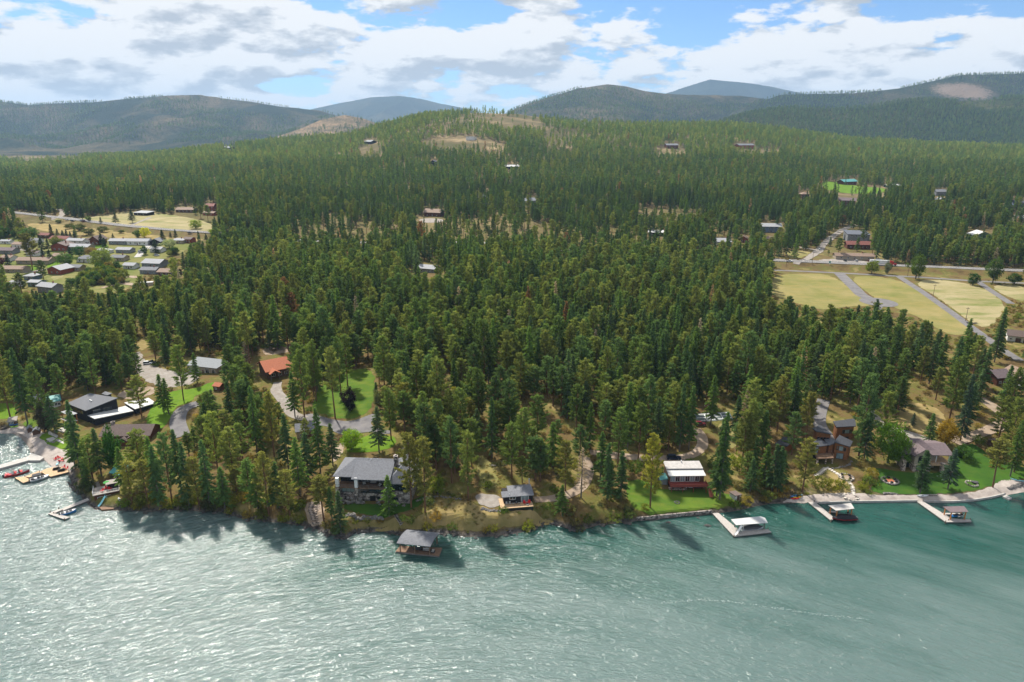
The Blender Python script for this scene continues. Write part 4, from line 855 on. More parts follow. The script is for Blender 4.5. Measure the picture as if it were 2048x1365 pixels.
g1 = Vector(G(1572, 912)); o = empty('pavilion', tuple(g1), 0, 'cedar pavilion with low dark dished roof at the wood edge', 'pavilion')
_, _, Qf = roof_block(o, [(1550, 887, 4.2), (1567, 874, 4.6), (1592, 878, 4.4), (1574, 893, 4.0)], g1.z, 'shingle_charcoal', 'wall_cedar', .7); ff = face(Qf); wall_window(o, *ff, .2, .8, 1.0, 2.6, mull=2); keep_tree(o, .8)

# ---- right-hand stone and stucco house
a, rz, w = place((1799, 938), (1890, 940))
o = empty('stucco_house', tuple(a), rz, 'tan stucco and stone house with mauve-brown roof on a wide lawn', 'house'); LAND.append(('the mauve-roofed house', a.x+9, a.y+5)); STUC = o
box('wall', 'stucco', o, .8, 13.4, 1.2, 12, -2, 6.1); rf = hip_roof(o, .6, 13.6, 1., 12.2, 6.2, 3.5, .8, 'shingle_mauve', inset=5.)
box('wing_wall', 'stucco', o, 4.2, 10.2, -1.4, 1.19, 2.6, 6.3); box('wing_base', 'stone_tan', o, 4.0, 10.4, -1.7, 1.19, -2, 2.6)
gable_roof(o, 4.2, 10.2, -1.4, 6, 6.2, 2.9, 'y', .6, 'shingle_mauve'); gable_end(o, 4.2, 10.2, -1.4, 6, 6.2, 2.9, 'y', .6, 'stucco')
box('porch_wall', 'wall_charcoal', o, 11, 17.2, 5.2, 11.5, -2, 5.9); gable_roof(o, 11, 18.2, -.2, 11.6, 6.3, 1.9, 'x', .6, 'shingle_mauve').name = 'porch_roof'
box('deck', 'deck_tan', o, 10.45, 18.2, -2.2, 5.19, 2.62, 2.95)
for x in (14., 17.4): MB().box(x, x+1.15, -2.5, -1.3, -2, 2.61).build('pillar', 'stone_tan', o); MB().box(x-.1, x+1.25, -2.6, -1.2, 2.96, 3.6).build('pillar_cap', 'stone_tan', o)
MB().box(.1, 1.35, -1.4, .0, -2, 4.0).box(0, 1.45, -1.5, .1, 4.0, 4.2).build('pillar', 'stone_tan', o)
for x in (12.9, 17.6): MB().box(x, x+.25, .0, .25, 2.96, 6.15).build('porch_post', 'white_paint', o)
# arched window in the gable
mb = MB(); arc = [(5.5, 3.2), (9.0, 3.2)]+[(7.25+1.75*math.cos(t), 5.3+1.1*math.sin(t)) for t in np.linspace(0, math.pi, 9)]
mb.prism([(x, -1.47, z) for x, z in arc][::-1], [(x, -1.39, z) for x, z in arc][::-1]); aw = mb.build('window', 'frame_dark', o)
arc2 = [(7.25+(x-7.25)*.92, 4.7+(z-4.7)*.92) for x, z in arc]; MB().prism([(x, -1.50, z) for x, z in arc2][::-1], [(x, -1.46, z) for x, z in arc2][::-1]).build('pane', 'glass', aw)
window(o, 'F', w, 8, 5.2, .4, 2.6, 1.7, 'frame_dark', 'glass_pale', 1, y0=-1.7); window(o, 'F', w, 8, 1.6, 3.3, 2.2, 2.2, 'frame_dark', 'glass', 2, y0=1.2); window(o, 'F', w, 8, 1.5, .3, 2.4, 1.9, 'frame_dark', 'glass', 2, y0=1.2); window(o, 'F', w, 8, 11.5, 3.1, 3.6, 2.4, 'frame_dark', 'glass', 2, y0=5.2); window(o, 'F', w, 8, 11.3, .2, 2.8, 2., 'frame_dark', 'glass', 2, y0=5.2)
chimney(rf, 3.4, 4.2, 7.2, 10.0, 'stone_tan', .6); rail(o, [(10.5, -2.1), (13.9, -2.1)], 2.95); rail(o, [(15.2, -2.1), (17.4, -2.1)], 2.95); keep_tree(o, .97)
house('brown_cabin', 'dark brown cabin half hidden at the right edge behind the drive', (1992, 772), (2020, 770), 9, 4., ('gable', 'x', 2.6, .8), 'wall_log', 'shingle_mauve', front_row(3, 1., 1.1, 1.2), [('F', .1, 0.)], keep=.6)
house('tan_roof_house', 'house with orange-tan roof cut by the right edge', (2034, 772), (2070, 768), 9, 4., ('gable', 'y', 3., .8), 'wall_brown', 'roof_tan', front_row(3, 1., 1.1, 1.2), [('F', .1, 0.)], keep=.8)
house('white_garage', 'white garage with brown roof beyond the railway at the right', (2014, 682), (2046, 686), 9, 3.2, ('gable', 'x', 2.6, .6), 'wall_white', 'shingle_brown', [('F', .15, 1., 1., 1.)], [('F', .5, 0., 2.6, 2.3)], cat='garage', keep=.85)
house('lawn_cottage', 'reddish cottage under trees at the right end of the lawn', (2000, 905), (2020, 902), 6, 2.6, ('gable', 'x', 1.4, .5), 'wall_brown', 'shingle_brown', front_row(2, .9, 1., 1.), [('F', .6, 0.)], cat='cottage', keep=.6)

# ---- left town and far houses: (label, A, B, depth, wall h, roof, wall, roof material)
TOWN = [
 ('long red-brick house with brown roof beside dark spruces', (103, 502), (133, 502), 14, 4.6, ('gable', 'y', 3., .8), 'wall_brick', 'shingle_brown'),
 ('long low house with pale brown roof joined to the red-brick house', (134, 500), (176, 502), 10, 3., ('gable', 'x', 2.2, .7), 'wall_tan', 'roof_pale'),
 ('white house with maroon roof below the spruce row', (100, 484), (133, 486), 9, 3., ('gable', 'x', 2.6, .7), 'wall_white', 'roof_red'),
 ('long house with very pale roof behind the brick house', (133, 487), (167, 488), 8, 2.8, ('gable', 'x', 1.8, .6), 'wall_white', 'roof_pale'),
 ('brown chalet with steep gable facing the lake', (181, 490), (198, 491), 12, 4.6, ('gable', 'y', 4., 1.), 'wall_log', 'shingle_brown'),
 ('small wing with pointed white gable beside the brown chalet', (168, 489), (180, 489.5), 9, 3.2, ('gable', 'y', 2.6, .6), 'wall_white', 'shingle_brown'),
 ('long grey ranch house right of the chalet', (218, 489), (252, 490), 9, 3.2, ('gable', 'x', 2., .7), 'wall_grey', 'roof_pale'),
 ('long white ranch house left of the yellow poplar', (254, 490), (296, 491), 9, 3.4, ('gable', 'x', 2.2, .7), 'wall_white', 'roof_pale'),
 ('black garage with grey gable roof below the highway', (300, 491), (321, 491), 10, 3.4, ('gable', 'y', 3., .7), 'wall_charcoal', 'shingle_grey'),
 ('long tan house with tan roof behind the lone tall pine', (33, 528), (98, 529), 10, 3., ('gable', 'x', 2.2, .8), 'wall_tan', 'roof_tan'),
 ('red gabled house with whitish roof on the bright lawn', (96, 548), (122, 550), 13, 3.8, ('gable', 'y', 3., 1.), 'wall_brick', 'roof_pale'),
 ('low tan house at the left edge by the street', (-12, 545), (46, 546), 10, 2.9, ('gable', 'x', 2., .9), 'wall_tan', 'roof_tan'),
 ('pale blue house with hipped white roof', (48, 560), (68, 561), 9, 3., ('hip', 1.9, .6), 'wall_blue', 'roof_pale'),
 ('green house with pale flat-pitched roof', (56, 573), (77, 574), 8, 3.2, ('gable', 'x', 1.3, .6), 'wall_green', 'roof_pale'),
 ('grey house with brick chimney at the front of the town', (76, 584), (106, 588), 9, 4.4, ('gable', 'x', 2.4, .8), 'wall_grey', 'roof_pale'),
 ('beige house between the round spruces', (104, 519), (131, 520), 9, 3., ('gable', 'x', 2., .7), 'wall_tan', 'roof_tan'),
 ('white house with blue-grey hip roof behind the round tree', (153, 525), (182, 526), 10, 3.2, ('hip', 2.4, .7), 'wall_white', 'shingle_grey'),
 ('small maroon house under the dark trees', (75, 476), (97, 477), 8, 2.8, ('gable', 'x', 1.9, .6), 'wall_brown', 'roof_red'),
 ('grey house with dark roof at the left edge', (-6, 508), (26, 509), 9, 3.2, ('gable', 'x', 2.3, .7), 'wall_grey', 'shingle_mauve'),
 ('white house with long white wall at the left', (24, 496), (50, 497), 9, 3.4, ('gable', 'x', 1.8, .6), 'wall_white', 'roof_tan'),
 ('wide house with pale grey roof seen between pines', (284, 534), (320, 537), 13, 3.4, ('gable', 'x', 2.8, .7), 'wall_grey', 'roof_pale'),
 ('grey-roofed house just above the orange trailer', (280, 548), (312, 549), 9, 3.2, ('gable', 'x', 2., .7), 'wall_grey', 'shingle_grey'),
 ('brown cottage with tan roof and brick chimney at the wood edge', (316, 552), (350, 553), 10, 3.2, ('gable', 'x', 2.2, .9), 'wall_brown', 'roof_tan'),
 ('small maroon house right of the dark spruce pair', (367, 486), (382, 487), 8, 3.6, ('gable', 'x', 1.8, .6), 'wall_brick', 'shingle_brown'),
 ('low white-roofed house beside the grey willow', (342, 487), (366, 488), 8, 3., ('hip', 1.6, .6), 'wall_tan', 'roof_pale'),
 ('dark house with pale roofs above the highway', (268, 431), (294, 432), 12, 3.6, ('shed', 1., .8), 'wall_black', 'roof_pale'),
 ('long house with salmon roof under the pines', (352, 425), (388, 426), 12, 3.2, ('gable', 'x', 2.6, .8), 'wall_brown', 'roof_tan'),
 ('tall red barn above the dry meadow', (412, 424), (428, 424), 14, 7., ('gable', 'x', 3., .7), 'wall_brick', 'roof_red'),
 ('low tan-roofed shed in front of the red barn', (406, 431), (428, 432), 8, 3., ('gable', 'x', 1.8, .6), 'wall_brick', 'roof_tan'),
 ('small white house between the maroon roof and the brick house', (58, 487), (76, 488), 8, 3., ('gable', 'x', 1.8, .6), 'wall_white', 'shingle_grey'),
 ('pale house with mauve roof left of the broad spruces', (52, 512), (76, 513), 8, 3., ('gable', 'x', 1.9, .6), 'wall_white', 'shingle_mauve'),
 ('white bungalow with pale roof right of the brown chalet lawn', (190, 508), (216, 509), 8, 3., ('hip', 1.8, .6), 'wall_white', 'roof_pale'),
 ('grey bungalow in front of the long ranch houses', (232, 506), (260, 507), 8, 3., ('gable', 'x', 1.9, .6), 'wall_grey', 'roof_pale'),
 ('tan bungalow with dark roof below the ranch houses', (222, 522), (248, 523), 8, 3., ('gable', 'x', 1.9, .6), 'wall_tan', 'shingle_grey'),
 ('white cottage behind the light green willow', (246, 538), (268, 539), 8, 3., ('gable', 'x', 1.9, .6), 'wall_white', 'roof_pale'),
 ('small pale garage at the front left of the town', (18, 574), (36, 575), 7, 2.8, ('gable', 'x', 1.6, .5), 'wall_white', 'roof_pale'),
 ('white house with tan roof by the left edge hedge', (2, 522), (22, 523), 8, 3., ('gable', 'x', 1.8, .6), 'wall_white', 'roof_tan'),
 ('grey-roofed house tucked below the beige house', (136, 542), (160, 543), 8, 3., ('gable', 'x', 1.9, .6), 'wall_tan', 'shingle_grey'),
 ('pale house right of the white camper van', (300, 505), (322, 506), 8, 3., ('gable', 'x', 1.8, .6), 'wall_white', 'roof_pale'),
 ('low white sheds at the far left of the town', (0, 488), (20, 488.5), 6, 2.6, ('gable', 'x', 1.2, .4), 'wall_white', 'roof_pale'),
]
FAR = [
 ('white two-storey house on a bare knoll below the hilltop', (932, 281), (948, 281), 14, 8.5, ('flat', .4), 'wall_white', 'roof_pale'),
 ('dark house beside a bare slope left of the hilltop', (729, 289), (742, 289), 16, 7, ('gable', 'x', 4., 1.), 'wall_charcoal', 'metal_grey'),
 ('dark lodge in a small clearing on the hill', (1333, 297), (1356, 298), 18, 7, ('gable', 'x', 4., 1.), 'wall_log', 'shingle_grey'),
 ('long reddish house with dark roof high on the forest slope', (1478, 297), (1508, 298), 18, 7, ('gable', 'x', 4., 1.), 'wall_brick', 'shingle_grey'),
 ('long white-roofed house in the middle of the forest', (1011, 339), (1038, 339), 16, 5, ('gable', 'x', 3., 1.), 'wall_charcoal', 'metal_white'),
 ('narrow dark tower house in the forest', (862, 334), (870, 334), 9, 10, ('gable', 'y', 3., .6), 'wall_charcoal', 'metal_dark'),
 ('tan lodge with broad pale gable roof beside a gravel yard', (848, 433), (880, 434), 14, 5, ('gable', 'x', 4., 1.2), 'wall_log', 'roof_tan'),
 ('house with pale grey metal roof in the pines', (1049, 410), (1072, 411), 16, 5, ('gable', 'x', 3.6, 1.), 'wall_grey', 'metal_grey'),
 ('small grey-roofed house left of the pale metal roof', (952, 400), (970, 400), 12, 4, ('gable', 'x', 3., .8), 'wall_grey', 'roof_pale'),
 ('dark house with two-tier teal metal roof on green grass', (1687, 370), (1713, 370), 14, 5, ('gable', 'x', 4., 1.4), 'wall_log', 'roof_teal'),
 ('long low house with pale green-white roof', (1774, 376), (1803, 376), 11, 3.6, ('gable', 'x', 2.4, .8), 'wall_charcoal', 'metal_white'),
 ('brown two-storey house with stepped roof in the pines', (1603, 397), (1618, 397), 11, 6, ('hip', 3., .8), 'wall_brown', 'roof_tan'),
 ('wide brown lodge with central gable and balcony', (1676, 411), (1710, 412), 13, 7, ('gable', 'x', 3.6, 1.), 'wall_brown', 'shingle_mauve'),
 ('low white flat-roofed house among dark pines', (1297, 472), (1326, 473), 12, 4., ('shed', .8, .8), 'wall_charcoal', 'metal_white'),
 ('grey-roofed barn at the wood edge', (1434, 492), (1462, 492), 12, 4, ('gable', 'x', 3., .8), 'wall_grey', 'roof_pale'),
 ('small house with white and orange roof', (1478, 485), (1494, 486), 10, 4, ('gable', 'y', 2.6, .8), 'wall_brick', 'roof_tan'),
 ('blue-grey house with white trim behind the pines', (1522, 465), (1562, 466), 12, 6.4, ('gable', 'x', 3., .7), 'wall_blue', 'roof_pale'),
 ('open carport building with tan-orange roof', (1528, 486), (1566, 487), 10, 4., ('gable', 'x', 2.2, .9), 'wall_brown', 'roof_tan'),
 ('long dark blue-grey barn with pale lower roof', (1694, 484), (1738, 485), 20, 8, ('shed', 1.6, .6), 'wall_grey', 'metal_dark'),
 ('brown-roofed lodge in front of the blue-grey barn', (1694, 498), (1740, 499), 9, 4.2, ('gable', 'x', 3., 1.2), 'wall_log', 'roof_red'),
 ('pale motel row with small red gables beside the highway', (1671, 519), (1748, 522), 9, 3.2, ('gable', 'x', 2.2, .7), 'wall_tan', 'roof_tan'),
 ('house with bright white gable roof in the right-hand forest', (1949, 480), (1982, 481), 14, 4.6, ('gable', 'y', 4., 1.2), 'wall_green', 'metal_white'),
 ('dark blue house at the right edge of the forest', (2030, 414), (2060, 414), 12, 6, ('gable', 'x', 3., .8), 'wall_blue', 'shingle_grey'),
 ('pale grey house at the right edge', (2032, 445), (2062, 446), 12, 5, ('gable', 'x', 3., .8), 'wall_tan', 'roof_pale'),
 ('grey house in a pale opening of the middle forest', (836, 545), (868, 546), 10, 3.6, ('gable', 'x', 2.4, .8), 'wall_grey', 'roof_pale'),
 ('dark house on the far left forest ridge', (446, 299), (460, 299), 16, 6, ('gable', 'x', 4., 1.), 'wall_charcoal', 'metal_grey'),
 ('small white house in the far right forest', (1876, 410), (1890, 410), 12, 6, ('gable', 'y', 4., .8), 'wall_white', 'roof_pale'),
 ('grey house in the sparse far right forest', (1872, 392), (1892, 392), 13, 6, ('gable', 'x', 3.5, 1.), 'wall_grey', 'shingle_grey'),
]
NK0 = len(KEEP)
for i, (lab, A, B, D, wh, rf, wm, rm) in enumerate(TOWN+FAR):
    if i == len(TOWN): NK1 = len(KEEP)
    town = i < len(TOWN); nm = 'garage' if 'garage' in lab else 'barn' if 'barn' in lab else 'shed' if 'shed in' in lab else 'motel' if 'motel' in lab else 'lodge' if 'lodge' in lab else 'house'
    wpx = B[0]-A[0]; n = max(2, min(5, int(wpx/9))); ws = front_row(n, 1.0, 1.3, 1.3)
    if wh > 5.5: ws += front_row(n, wh-2.4, 1.3, 1.4)
    house(nm, lab, A, B, D, wh, rf, wm, rm, ws, [('F', .47, 0., 1.1, 2.1)], (.72, .55, wh+rf[-2 if rf[0] == 'gable' else 1]+.9) if (i % 3 == 0 or 'chimney' in lab) and rf[0] != 'flat' else None, 'houses of the town below the highway' if town else 'houses scattered through the forest', nm if nm != 'house' else 'house', keep=.93 if town else .86, frac=.8 if town else .5)
for P_, s in (([(840, 282), (925, 272), (1010, 288), (1005, 300), (930, 296), (850, 292)], .8), ([(990, 236), (1060, 230), (1080, 246), (1000, 252)], .6), ([(1090, 268), (1140, 265), (1150, 300), (1095, 300)], .6), ([(715, 296), (760, 294), (765, 312), (720, 312)], .85), ([(10, 316), (100, 304), (165, 308), (160, 318), (60, 324)], .85), ([(1320, 296), (1370, 298), (1370, 308), (1300, 306)], .8), ([(1475, 298), (1560, 297), (1560, 304), (1475, 303)], .8),
  ([(835, 432), (890, 434), (885, 446), (830, 446)], .9), ([(580, 450), (690, 440), (800, 450), (800, 458), (700, 464), (590, 466)], .77), ([(880, 440), (990, 434), (1100, 448), (1180, 462), (1080, 462), (960, 464), (890, 456)], .77), ([(1270, 418), (1400, 414), (1420, 428), (1280, 432)], .77), ([(1180, 452), (1330, 462), (1330, 468), (1180, 460)], .7), ([(1420, 440), (1440, 440), (1440, 480), (1425, 480)], .7), ([(1640, 362), (1685, 366), (1690, 386), (1650, 380)], .9), ([(1690, 371), (1770, 374), (1770, 388), (1690, 386)], .8), ([(800, 543), (890, 540), (885, 556), (810, 556)], .85), ([(160, 640), (330, 590), (420, 610), (300, 680)], .15)):
    KEEP.append((P_, s))
patch('clearing', [(1640, 362), (1685, 366), (1720, 374), (1770, 376), (1770, 388), (1690, 388), (1650, 380)], 'lawn_bright', .1, 5., keep=0)
patch('gravel_yard', [(840, 437), (888, 438), (884, 446), (836, 446)], 'gravel', .1, 4., keep=0)

KEEP += [([(925, 900), (1000, 895), (1095, 965), (1110, 1000), (1070, 1000), (925, 990)], .77), ([(1075, 960), (1190, 940), (1190, 1000), (1075, 1010)], .6), ([(640, 985), (900, 1000), (1120, 1030), (1120, 1050), (640, 1050)], .6), ([(1440, 842), (1480, 842), (1480, 905), (1440, 905)], .5), ([(1620, 845), (1720, 835), (1720, 990), (1620, 990)], .74), ([(240, 930), (400, 925), (640, 900), (640, 1040), (240, 1020)], .62)]

# ------------------------------------------------------------------ docks and boats
def polys_dock(name, label, cat, polys, z, m, pile=True, th=.45, skirt='post_grey'):
    P0 = [ccw([on_z(p, q, z) for p, q in poly]) for poly in polys]; c = Vector(P0[0][0])
    o = empty(name, tuple(c), 0, label, cat)
    for i, P in enumerate(P0):
        T = [(x-c.x, y-c.y, -.004*i) for x, y, _ in P]
        # split each platform into planked sections along its longest edge
        MB().prism(T, [(x, y, z_-.14) for x, y, z_ in T]).build('platform', m, o)
        cx = sum(t[0] for t in T)/len(T); cy = sum(t[1] for t in T)/len(T)
        U = [(cx+(x-cx)*.97, cy+(y-cy)*.97, -.142-.004*i) for x, y, _ in T]
        MB().prism(U, [(x, y, -th-.004*i) for x, y, _ in U]).build('float', skirt, o)
        if pile:
            for x, y, _ in T[::2]: MB().tube((cx+(x-cx)*1.0, cy+(y-cy)*1.0, -z-2.5), (cx+(x-cx)*1.0, cy+(y-cy)*1.0, .5), .13, n=6).build('piling', 'pole_wood', o)
    keep_tree(o, 1.); return o
def canopy(label, roofc, z, posts, pm, rm, th=.14, beam=True, drop=3.4):
    P = ccw([on_z(p, q, z+dz) for p, q, dz in roofc]); c = Vector((P[0][0], P[0][1], 0)); o = empty('boat_canopy', tuple(c), 0, label, 'canopy')
    T = [(x-c.x, y-c.y, zz) for x, y, zz in P]; MB().prism(T, [(x, y, zz-th) for x, y, zz in T]).build('roof', rm, o)
    cx = sum(t[0] for t in T)/len(T); cy = sum(t[1] for t in T)/len(T)
    def at(fx, k): x, y, zz = T[fx]; return cx+(x-cx)*k, cy+(y-cy)*k, zz
    L4 = [at(i, .80) for i in posts]
    for x, y, zz in L4: MB().box(x-.14, x+.14, y-.14, y+.14, -2.5, zz-th-.13).build('post', pm, o)
    if beam:
        for a, b in zip(L4, L4[1:]+L4[:1]): MB().tube((a[0], a[1], min(a[2], b[2])-th-.14), (b[0], b[1], min(a[2], b[2])-th-.14), .12, n=4).build('beam', pm, o)
    keep_tree(o, 1.); return o
def boat(name, label, loc, rz, Ln, Wd, hull, deck='white_gloss', top=None, stripe=None, z=.0, windshield=True, motor=True, seats='cushion', tower=False, cat='boat'):
    o = empty(name, (*loc[:2], z), rz, label, cat); st = [(-.5, .86, 0), (-.2, 1., 0), (.1, .98, 0), (.32, .72, .10), (.45, .30, .2), (.5, .04, .26)]
    def ring(t, k, dz): w_ = Wd/2*k; x = t*Ln; return [(x, -w_, .78+dz), (x, -w_*.92, .30+dz*.7), (x, -w_*.45, -.22+dz), (x, w_*.45, -.22+dz), (x, w_*.92, .30+dz*.7), (x, w_, .78+dz)]
    V = [p for s_ in st for p in ring(*s_)]; Fc = []
    for i in range(len(st)-1):
        for j in range(5): Fc.append((i*6+j, i*6+j+1, (i+1)*6+j+1, (i+1)*6+j))
    Fc += [(0, 5, 4, 3, 2, 1), tuple(range((len(st)-1)*6, len(st)*6))]
    MB().add(V, Fc).build('hull', hull, o)
    def strip_(k0, dz0, k1, dz1, m, nm):
        A = [(t*Ln, Wd/2*k*k0, .78+dz+dz0) for t, k, dz in st]; B = [(x, -y_, z_) for x, y_, z_ in A][::-1]; T = B[::-1]+A[::-1]
        T = ccw([(x, y_, z_) for x, y_, z_ in T]); return MB().prism(T, [(x, y_, z_+dz1) for x, y_, z_ in T]).build(nm, m, o)
    if top is None:
        strip_(1.03, .06, 1.03, -.07, deck, 'gunwale'); MB().box(-.46*Ln, .12*Ln, -.36*Wd, .36*Wd, .45, .86).build('cockpit_floor', seats, o)
        for sx, sy in ((-.36, 0), (-.05, -.24), (-.05, .24), (.18, 0)): MB().box(sx*Ln-.35, sx*Ln+.35, (sy*Wd-.35) if sy else -.35*Wd, (sy*Wd+.35) if sy else .35*Wd, .861, 1.12).box(sx*Ln-.45, sx*Ln-.351, (sy*Wd-.35) if sy else -.35*Wd, (sy*Wd+.35) if sy else .35*Wd, .861, 1.5).build('seat', seats, o)
        if windshield: MB().prism([(.10*Ln, -.40*Wd, 1.5), (.17*Ln, -.36*Wd, .92), (.17*Ln, .36*Wd, .92), (.10*Ln, .40*Wd, 1.5)], [(.07*Ln, -.40*Wd, 1.5), (.13*Ln, -.36*Wd, .88), (.13*Ln, .36*Wd, .88), (.07*Ln, .40*Wd, 1.5)]).build('windshield', 'glass', o)
    else:
        A = []; prof = [(-.5, .86, .10), (-.25, 1., .62), (.0, 1., .95), (.14, .96, .85), (.34, .68, .30), (.5, .05, .20)]
        for t, k, hh in prof:
            x = t*Ln; w_ = Wd/2*k*1.04; A += [(x, -w_, .72), (x, -w_*.8, .78+hh*.7), (x, 0, .80+hh), (x, w_*.8, .78+hh*.7), (x, w_, .72)]
        Fc = []
        for i in range(len(prof)-1):
            for j in range(4): Fc.append((i*5+j, (i+1)*5+j, (i+1)*5+j+1, i*5+j+1))
        MB().add(A, Fc+[(0, 1, 2, 3, 4), tuple(range(29, 24, -1))]).build('cover', top, o)
    if stripe: strip_(1.012, -.26, 1.012, -.14, stripe, 'stripe')
    if motor: MB().box(-.5*Ln-.5, -.5*Ln-.02, -.22, .22, .1, 1.15).build('outboard_motor', 'black_plastic', o)
    if tower: MB().tube((-.05*Ln, -.46*Wd, .8), (-.12*Ln, -.3*Wd, 2.3), .06).tube((-.05*Ln, .46*Wd, .8), (-.12*Ln, .3*Wd, 2.3), .06).tube((-.12*Ln, -.3*Wd, 2.3), (-.12*Ln, .3*Wd, 2.3), .06).box(-.2*Ln, -.08*Ln, -.25*Wd, .25*Wd, 2.3, 2.42).build('wake_tower', 'black_plastic', o)
    return o

# right-hand docks
polys_dock('dock', 'grey L-shaped dock beneath the white boat canopy', 'dock', [[(1425, 1027), (1437, 1026), (1480, 1062), (1468, 1073)], [(1476, 1066), (1482, 1063), (1536, 1058.5), (1543, 1064.5), (1468, 1073)]], .6, 'dock_grey')
canopy('white flat boat canopy over the covered boat', [(1462, 1039, 0), (1521, 1033, 0), (1530, 1036, -.1), (1536, 1046, -.1), (1472, 1050.5, 0)], 3.3, (0, 1, 3, 4), 'post_grey', 'metal_white')
b_ = on_z(1504, 1057, .4); boat('covered_boat', 'boat under a grey cover beneath the white canopy', b_, R(6), 7.6, 2.5, 'white_gloss', top='cover_grey', motor=False)
d2 = polys_dock('dock', 'long grey dock leading to the black covered boat', 'dock', [[(1616, 1004.5), (1629, 1003.5), (1669, 1036), (1662, 1041.5)], [(1700, 1031), (1706, 1029), (1716, 1035), (1710, 1038)], [(1656, 1024), (1661, 1022), (1676, 1023), (1676, 1026)]], .6, 'dock_grey')
canopy('boat canopy with pale roof and orange timber posts', [(1656.5, 1011, 0), (1702, 1006.5, 0), (1709, 1017.5, .1), (1672, 1021.5, .1)], 3.6, (0, 1, 2, 3), 'post_orange', 'roof_worn_white')
b_ = on_z(1688, 1038, .4); boat('wake_boat', 'black covered wake boat with red stripe on its lift', b_, R(183), 8.2, 2.8, 'black_paint', top='cover_black', stripe='red_paint', z=.25, motor=False, tower=True)
polys_dock('dock', 'grey L-shaped dock with timber-framed canopy nearest the right edge', 'dock', [[(1834, 1003.5), (1846, 1003), (1903, 1037), (1891, 1044)], [(1897, 1041), (1904, 1037), (1941, 1039.5), (1943, 1043.5), (1891, 1044.5)], [(1880, 1029), (1884, 1026), (1922, 1026.5), (1922, 1029)]], .6, 'dock_grey')
canopy('boat canopy with mauve-brown roof and orange posts', [(1886, 1013.6, 0), (1928, 1012.4, 0), (1937, 1024, .1), (1901, 1025, .1)], 3.6, (0, 1, 2, 3), 'post_orange', 'shingle_mauve')
def jet_ski(label, loc, rz, c):
    o = empty('jet_ski', loc, rz, label, 'jet ski'); MB().prism([(-1.4, -.5, .45), (.6, -.5, .5), (1.5, 0, .55), (.6, .5, .5), (-1.4, .5, .45)], [(-1.4, -.35, -.05), (.6, -.35, -.05), (1.2, 0, .1), (.6, .35, -.05), (-1.4, .35, -.05)]).build('hull', c, o)
    MB().box(-1.1, .1, -.2, .2, .46, .85).build('seat', 'black_plastic', o); MB().box(.1, .9, -.28, .28, .47, .95).box(.1, .2, -.45, .45, .951, 1.05).build('handlebar', 'black_plastic', o); return o
jet_ski('blue and grey jet ski parked under the mauve canopy', on_z(1911, 1033, .35), R(10), 'blue_plastic')
jet_ski('grey jet ski beside the canopy post on the right dock', on_z(1921, 1033, .35), R(20), 'silver')
# slide on the white-canopy dock, slide by the boathouse
def slide(label, a, b, h, m):
    a = Vector(a); b = Vector(b); o = empty('water_slide', tuple(a), 0, label, 'slide'); d = b-a; n = Vector((-d.y, d.x, 0)).normalized()*.35; pts = []
    for i in range(9):
        t = i/8; pts.append((d*t, h*(1-t)**1.5+.15 if t > 0 else h))
    V = []; Fc = []
    for p, z in pts: V += [(p+n+Vector((0, 0, z+.25)))[:], (p+n*.8+Vector((0, 0, z)))[:], (p-n*.8+Vector((0, 0, z)))[:], (p-n+Vector((0, 0, z+.25)))[:]]
    for i in range(8):
        for j in range(3): Fc.append((i*4+j, i*4+j+1, (i+1)*4+j+1, (i+1)*4+j))
    k = len(V); V2 = [(x, y, z-.09) for x, y, z in V]; Fc2 = [tuple(i+k for i in f[::-1]) for f in Fc]; MB().add(V+V2, Fc+Fc2).build('chute', m, o)
    q = -d.normalized()*.8; MB().tube(n, n+Vector((0, 0, h)), .05).tube(-n, -n+Vector((0, 0, h)), .05).tube(n+q, n+Vector((0, 0, h+.6)), .04).tube(-n+q, -n+Vector((0, 0, h+.6)), .04).build('ladder', m, o); return o
slide('white water slide at the dock corner', on_z(1483, 1064, .6), on_z(1470, 1071, .6), 2.3, 'white_paint')
# floating boathouse
P = [on_z(p, q, .6) for p, q in ((791, 1103), (800, 1092), (884, 1096), (878, 1112))]; c = Vector(P[0])
o = empty('floating_boathouse', (c.x, c.y, 0), 0, 'floating lounge dock under a big grey curved roof', 'boathouse')
T = [(x-c.x, y-c.y, .6) for x, y, _ in ccw(P)]; MB().prism(T, [(x, y, .42) for x, y, z in T]).build('deck', 'deck_brown', o); MB().prism([(x, y, .418) for x, y, z in T], [(x, y, -.35) for x, y, z in T]).build('float', 'post_grey', o)
rc = [on_z(p, q, z) for p, q, z in ((793, 1088, 3.9), (861, 1095, 3.9), (880, 1066, 4.2), (814, 1059.5, 4.2))]; rc = [Vector((x-c.x, y-c.y, z)) for x, y, z in rc]
V = []; n_ = 10
for i in range(n_+1):
    t = i/n_; bow = .75*math.sin(math.pi*min(1, t*.9+.1)); a = rc[0].lerp(rc[3], t); b = rc[1].lerp(rc[2], t); V += [(a.x, a.y, a.z+bow), (b.x, b.y, b.z+bow)]
Fc = [(2*i, 2*i+1, 2*i+3, 2*i+2) for i in range(n_)]; k = len(V); V += [(x, y, z-.2) for x, y, z in V]
Fc += [tuple(j+k for j in f[::-1]) for f in Fc[:n_]]+[(2*i+2, 2*i+2+k, 2*i+k, 2*i) for i in range(n_)]+[(2*i+1, 2*i+1+k, 2*i+3+k, 2*i+3) for i in range(n_)]+[(0, k, k+1, 1), (2*n_+1, 2*n_+1+k, 2*n_+k, 2*n_)]
MB().add(V, Fc).build('roof', 'shingle_grey', o)
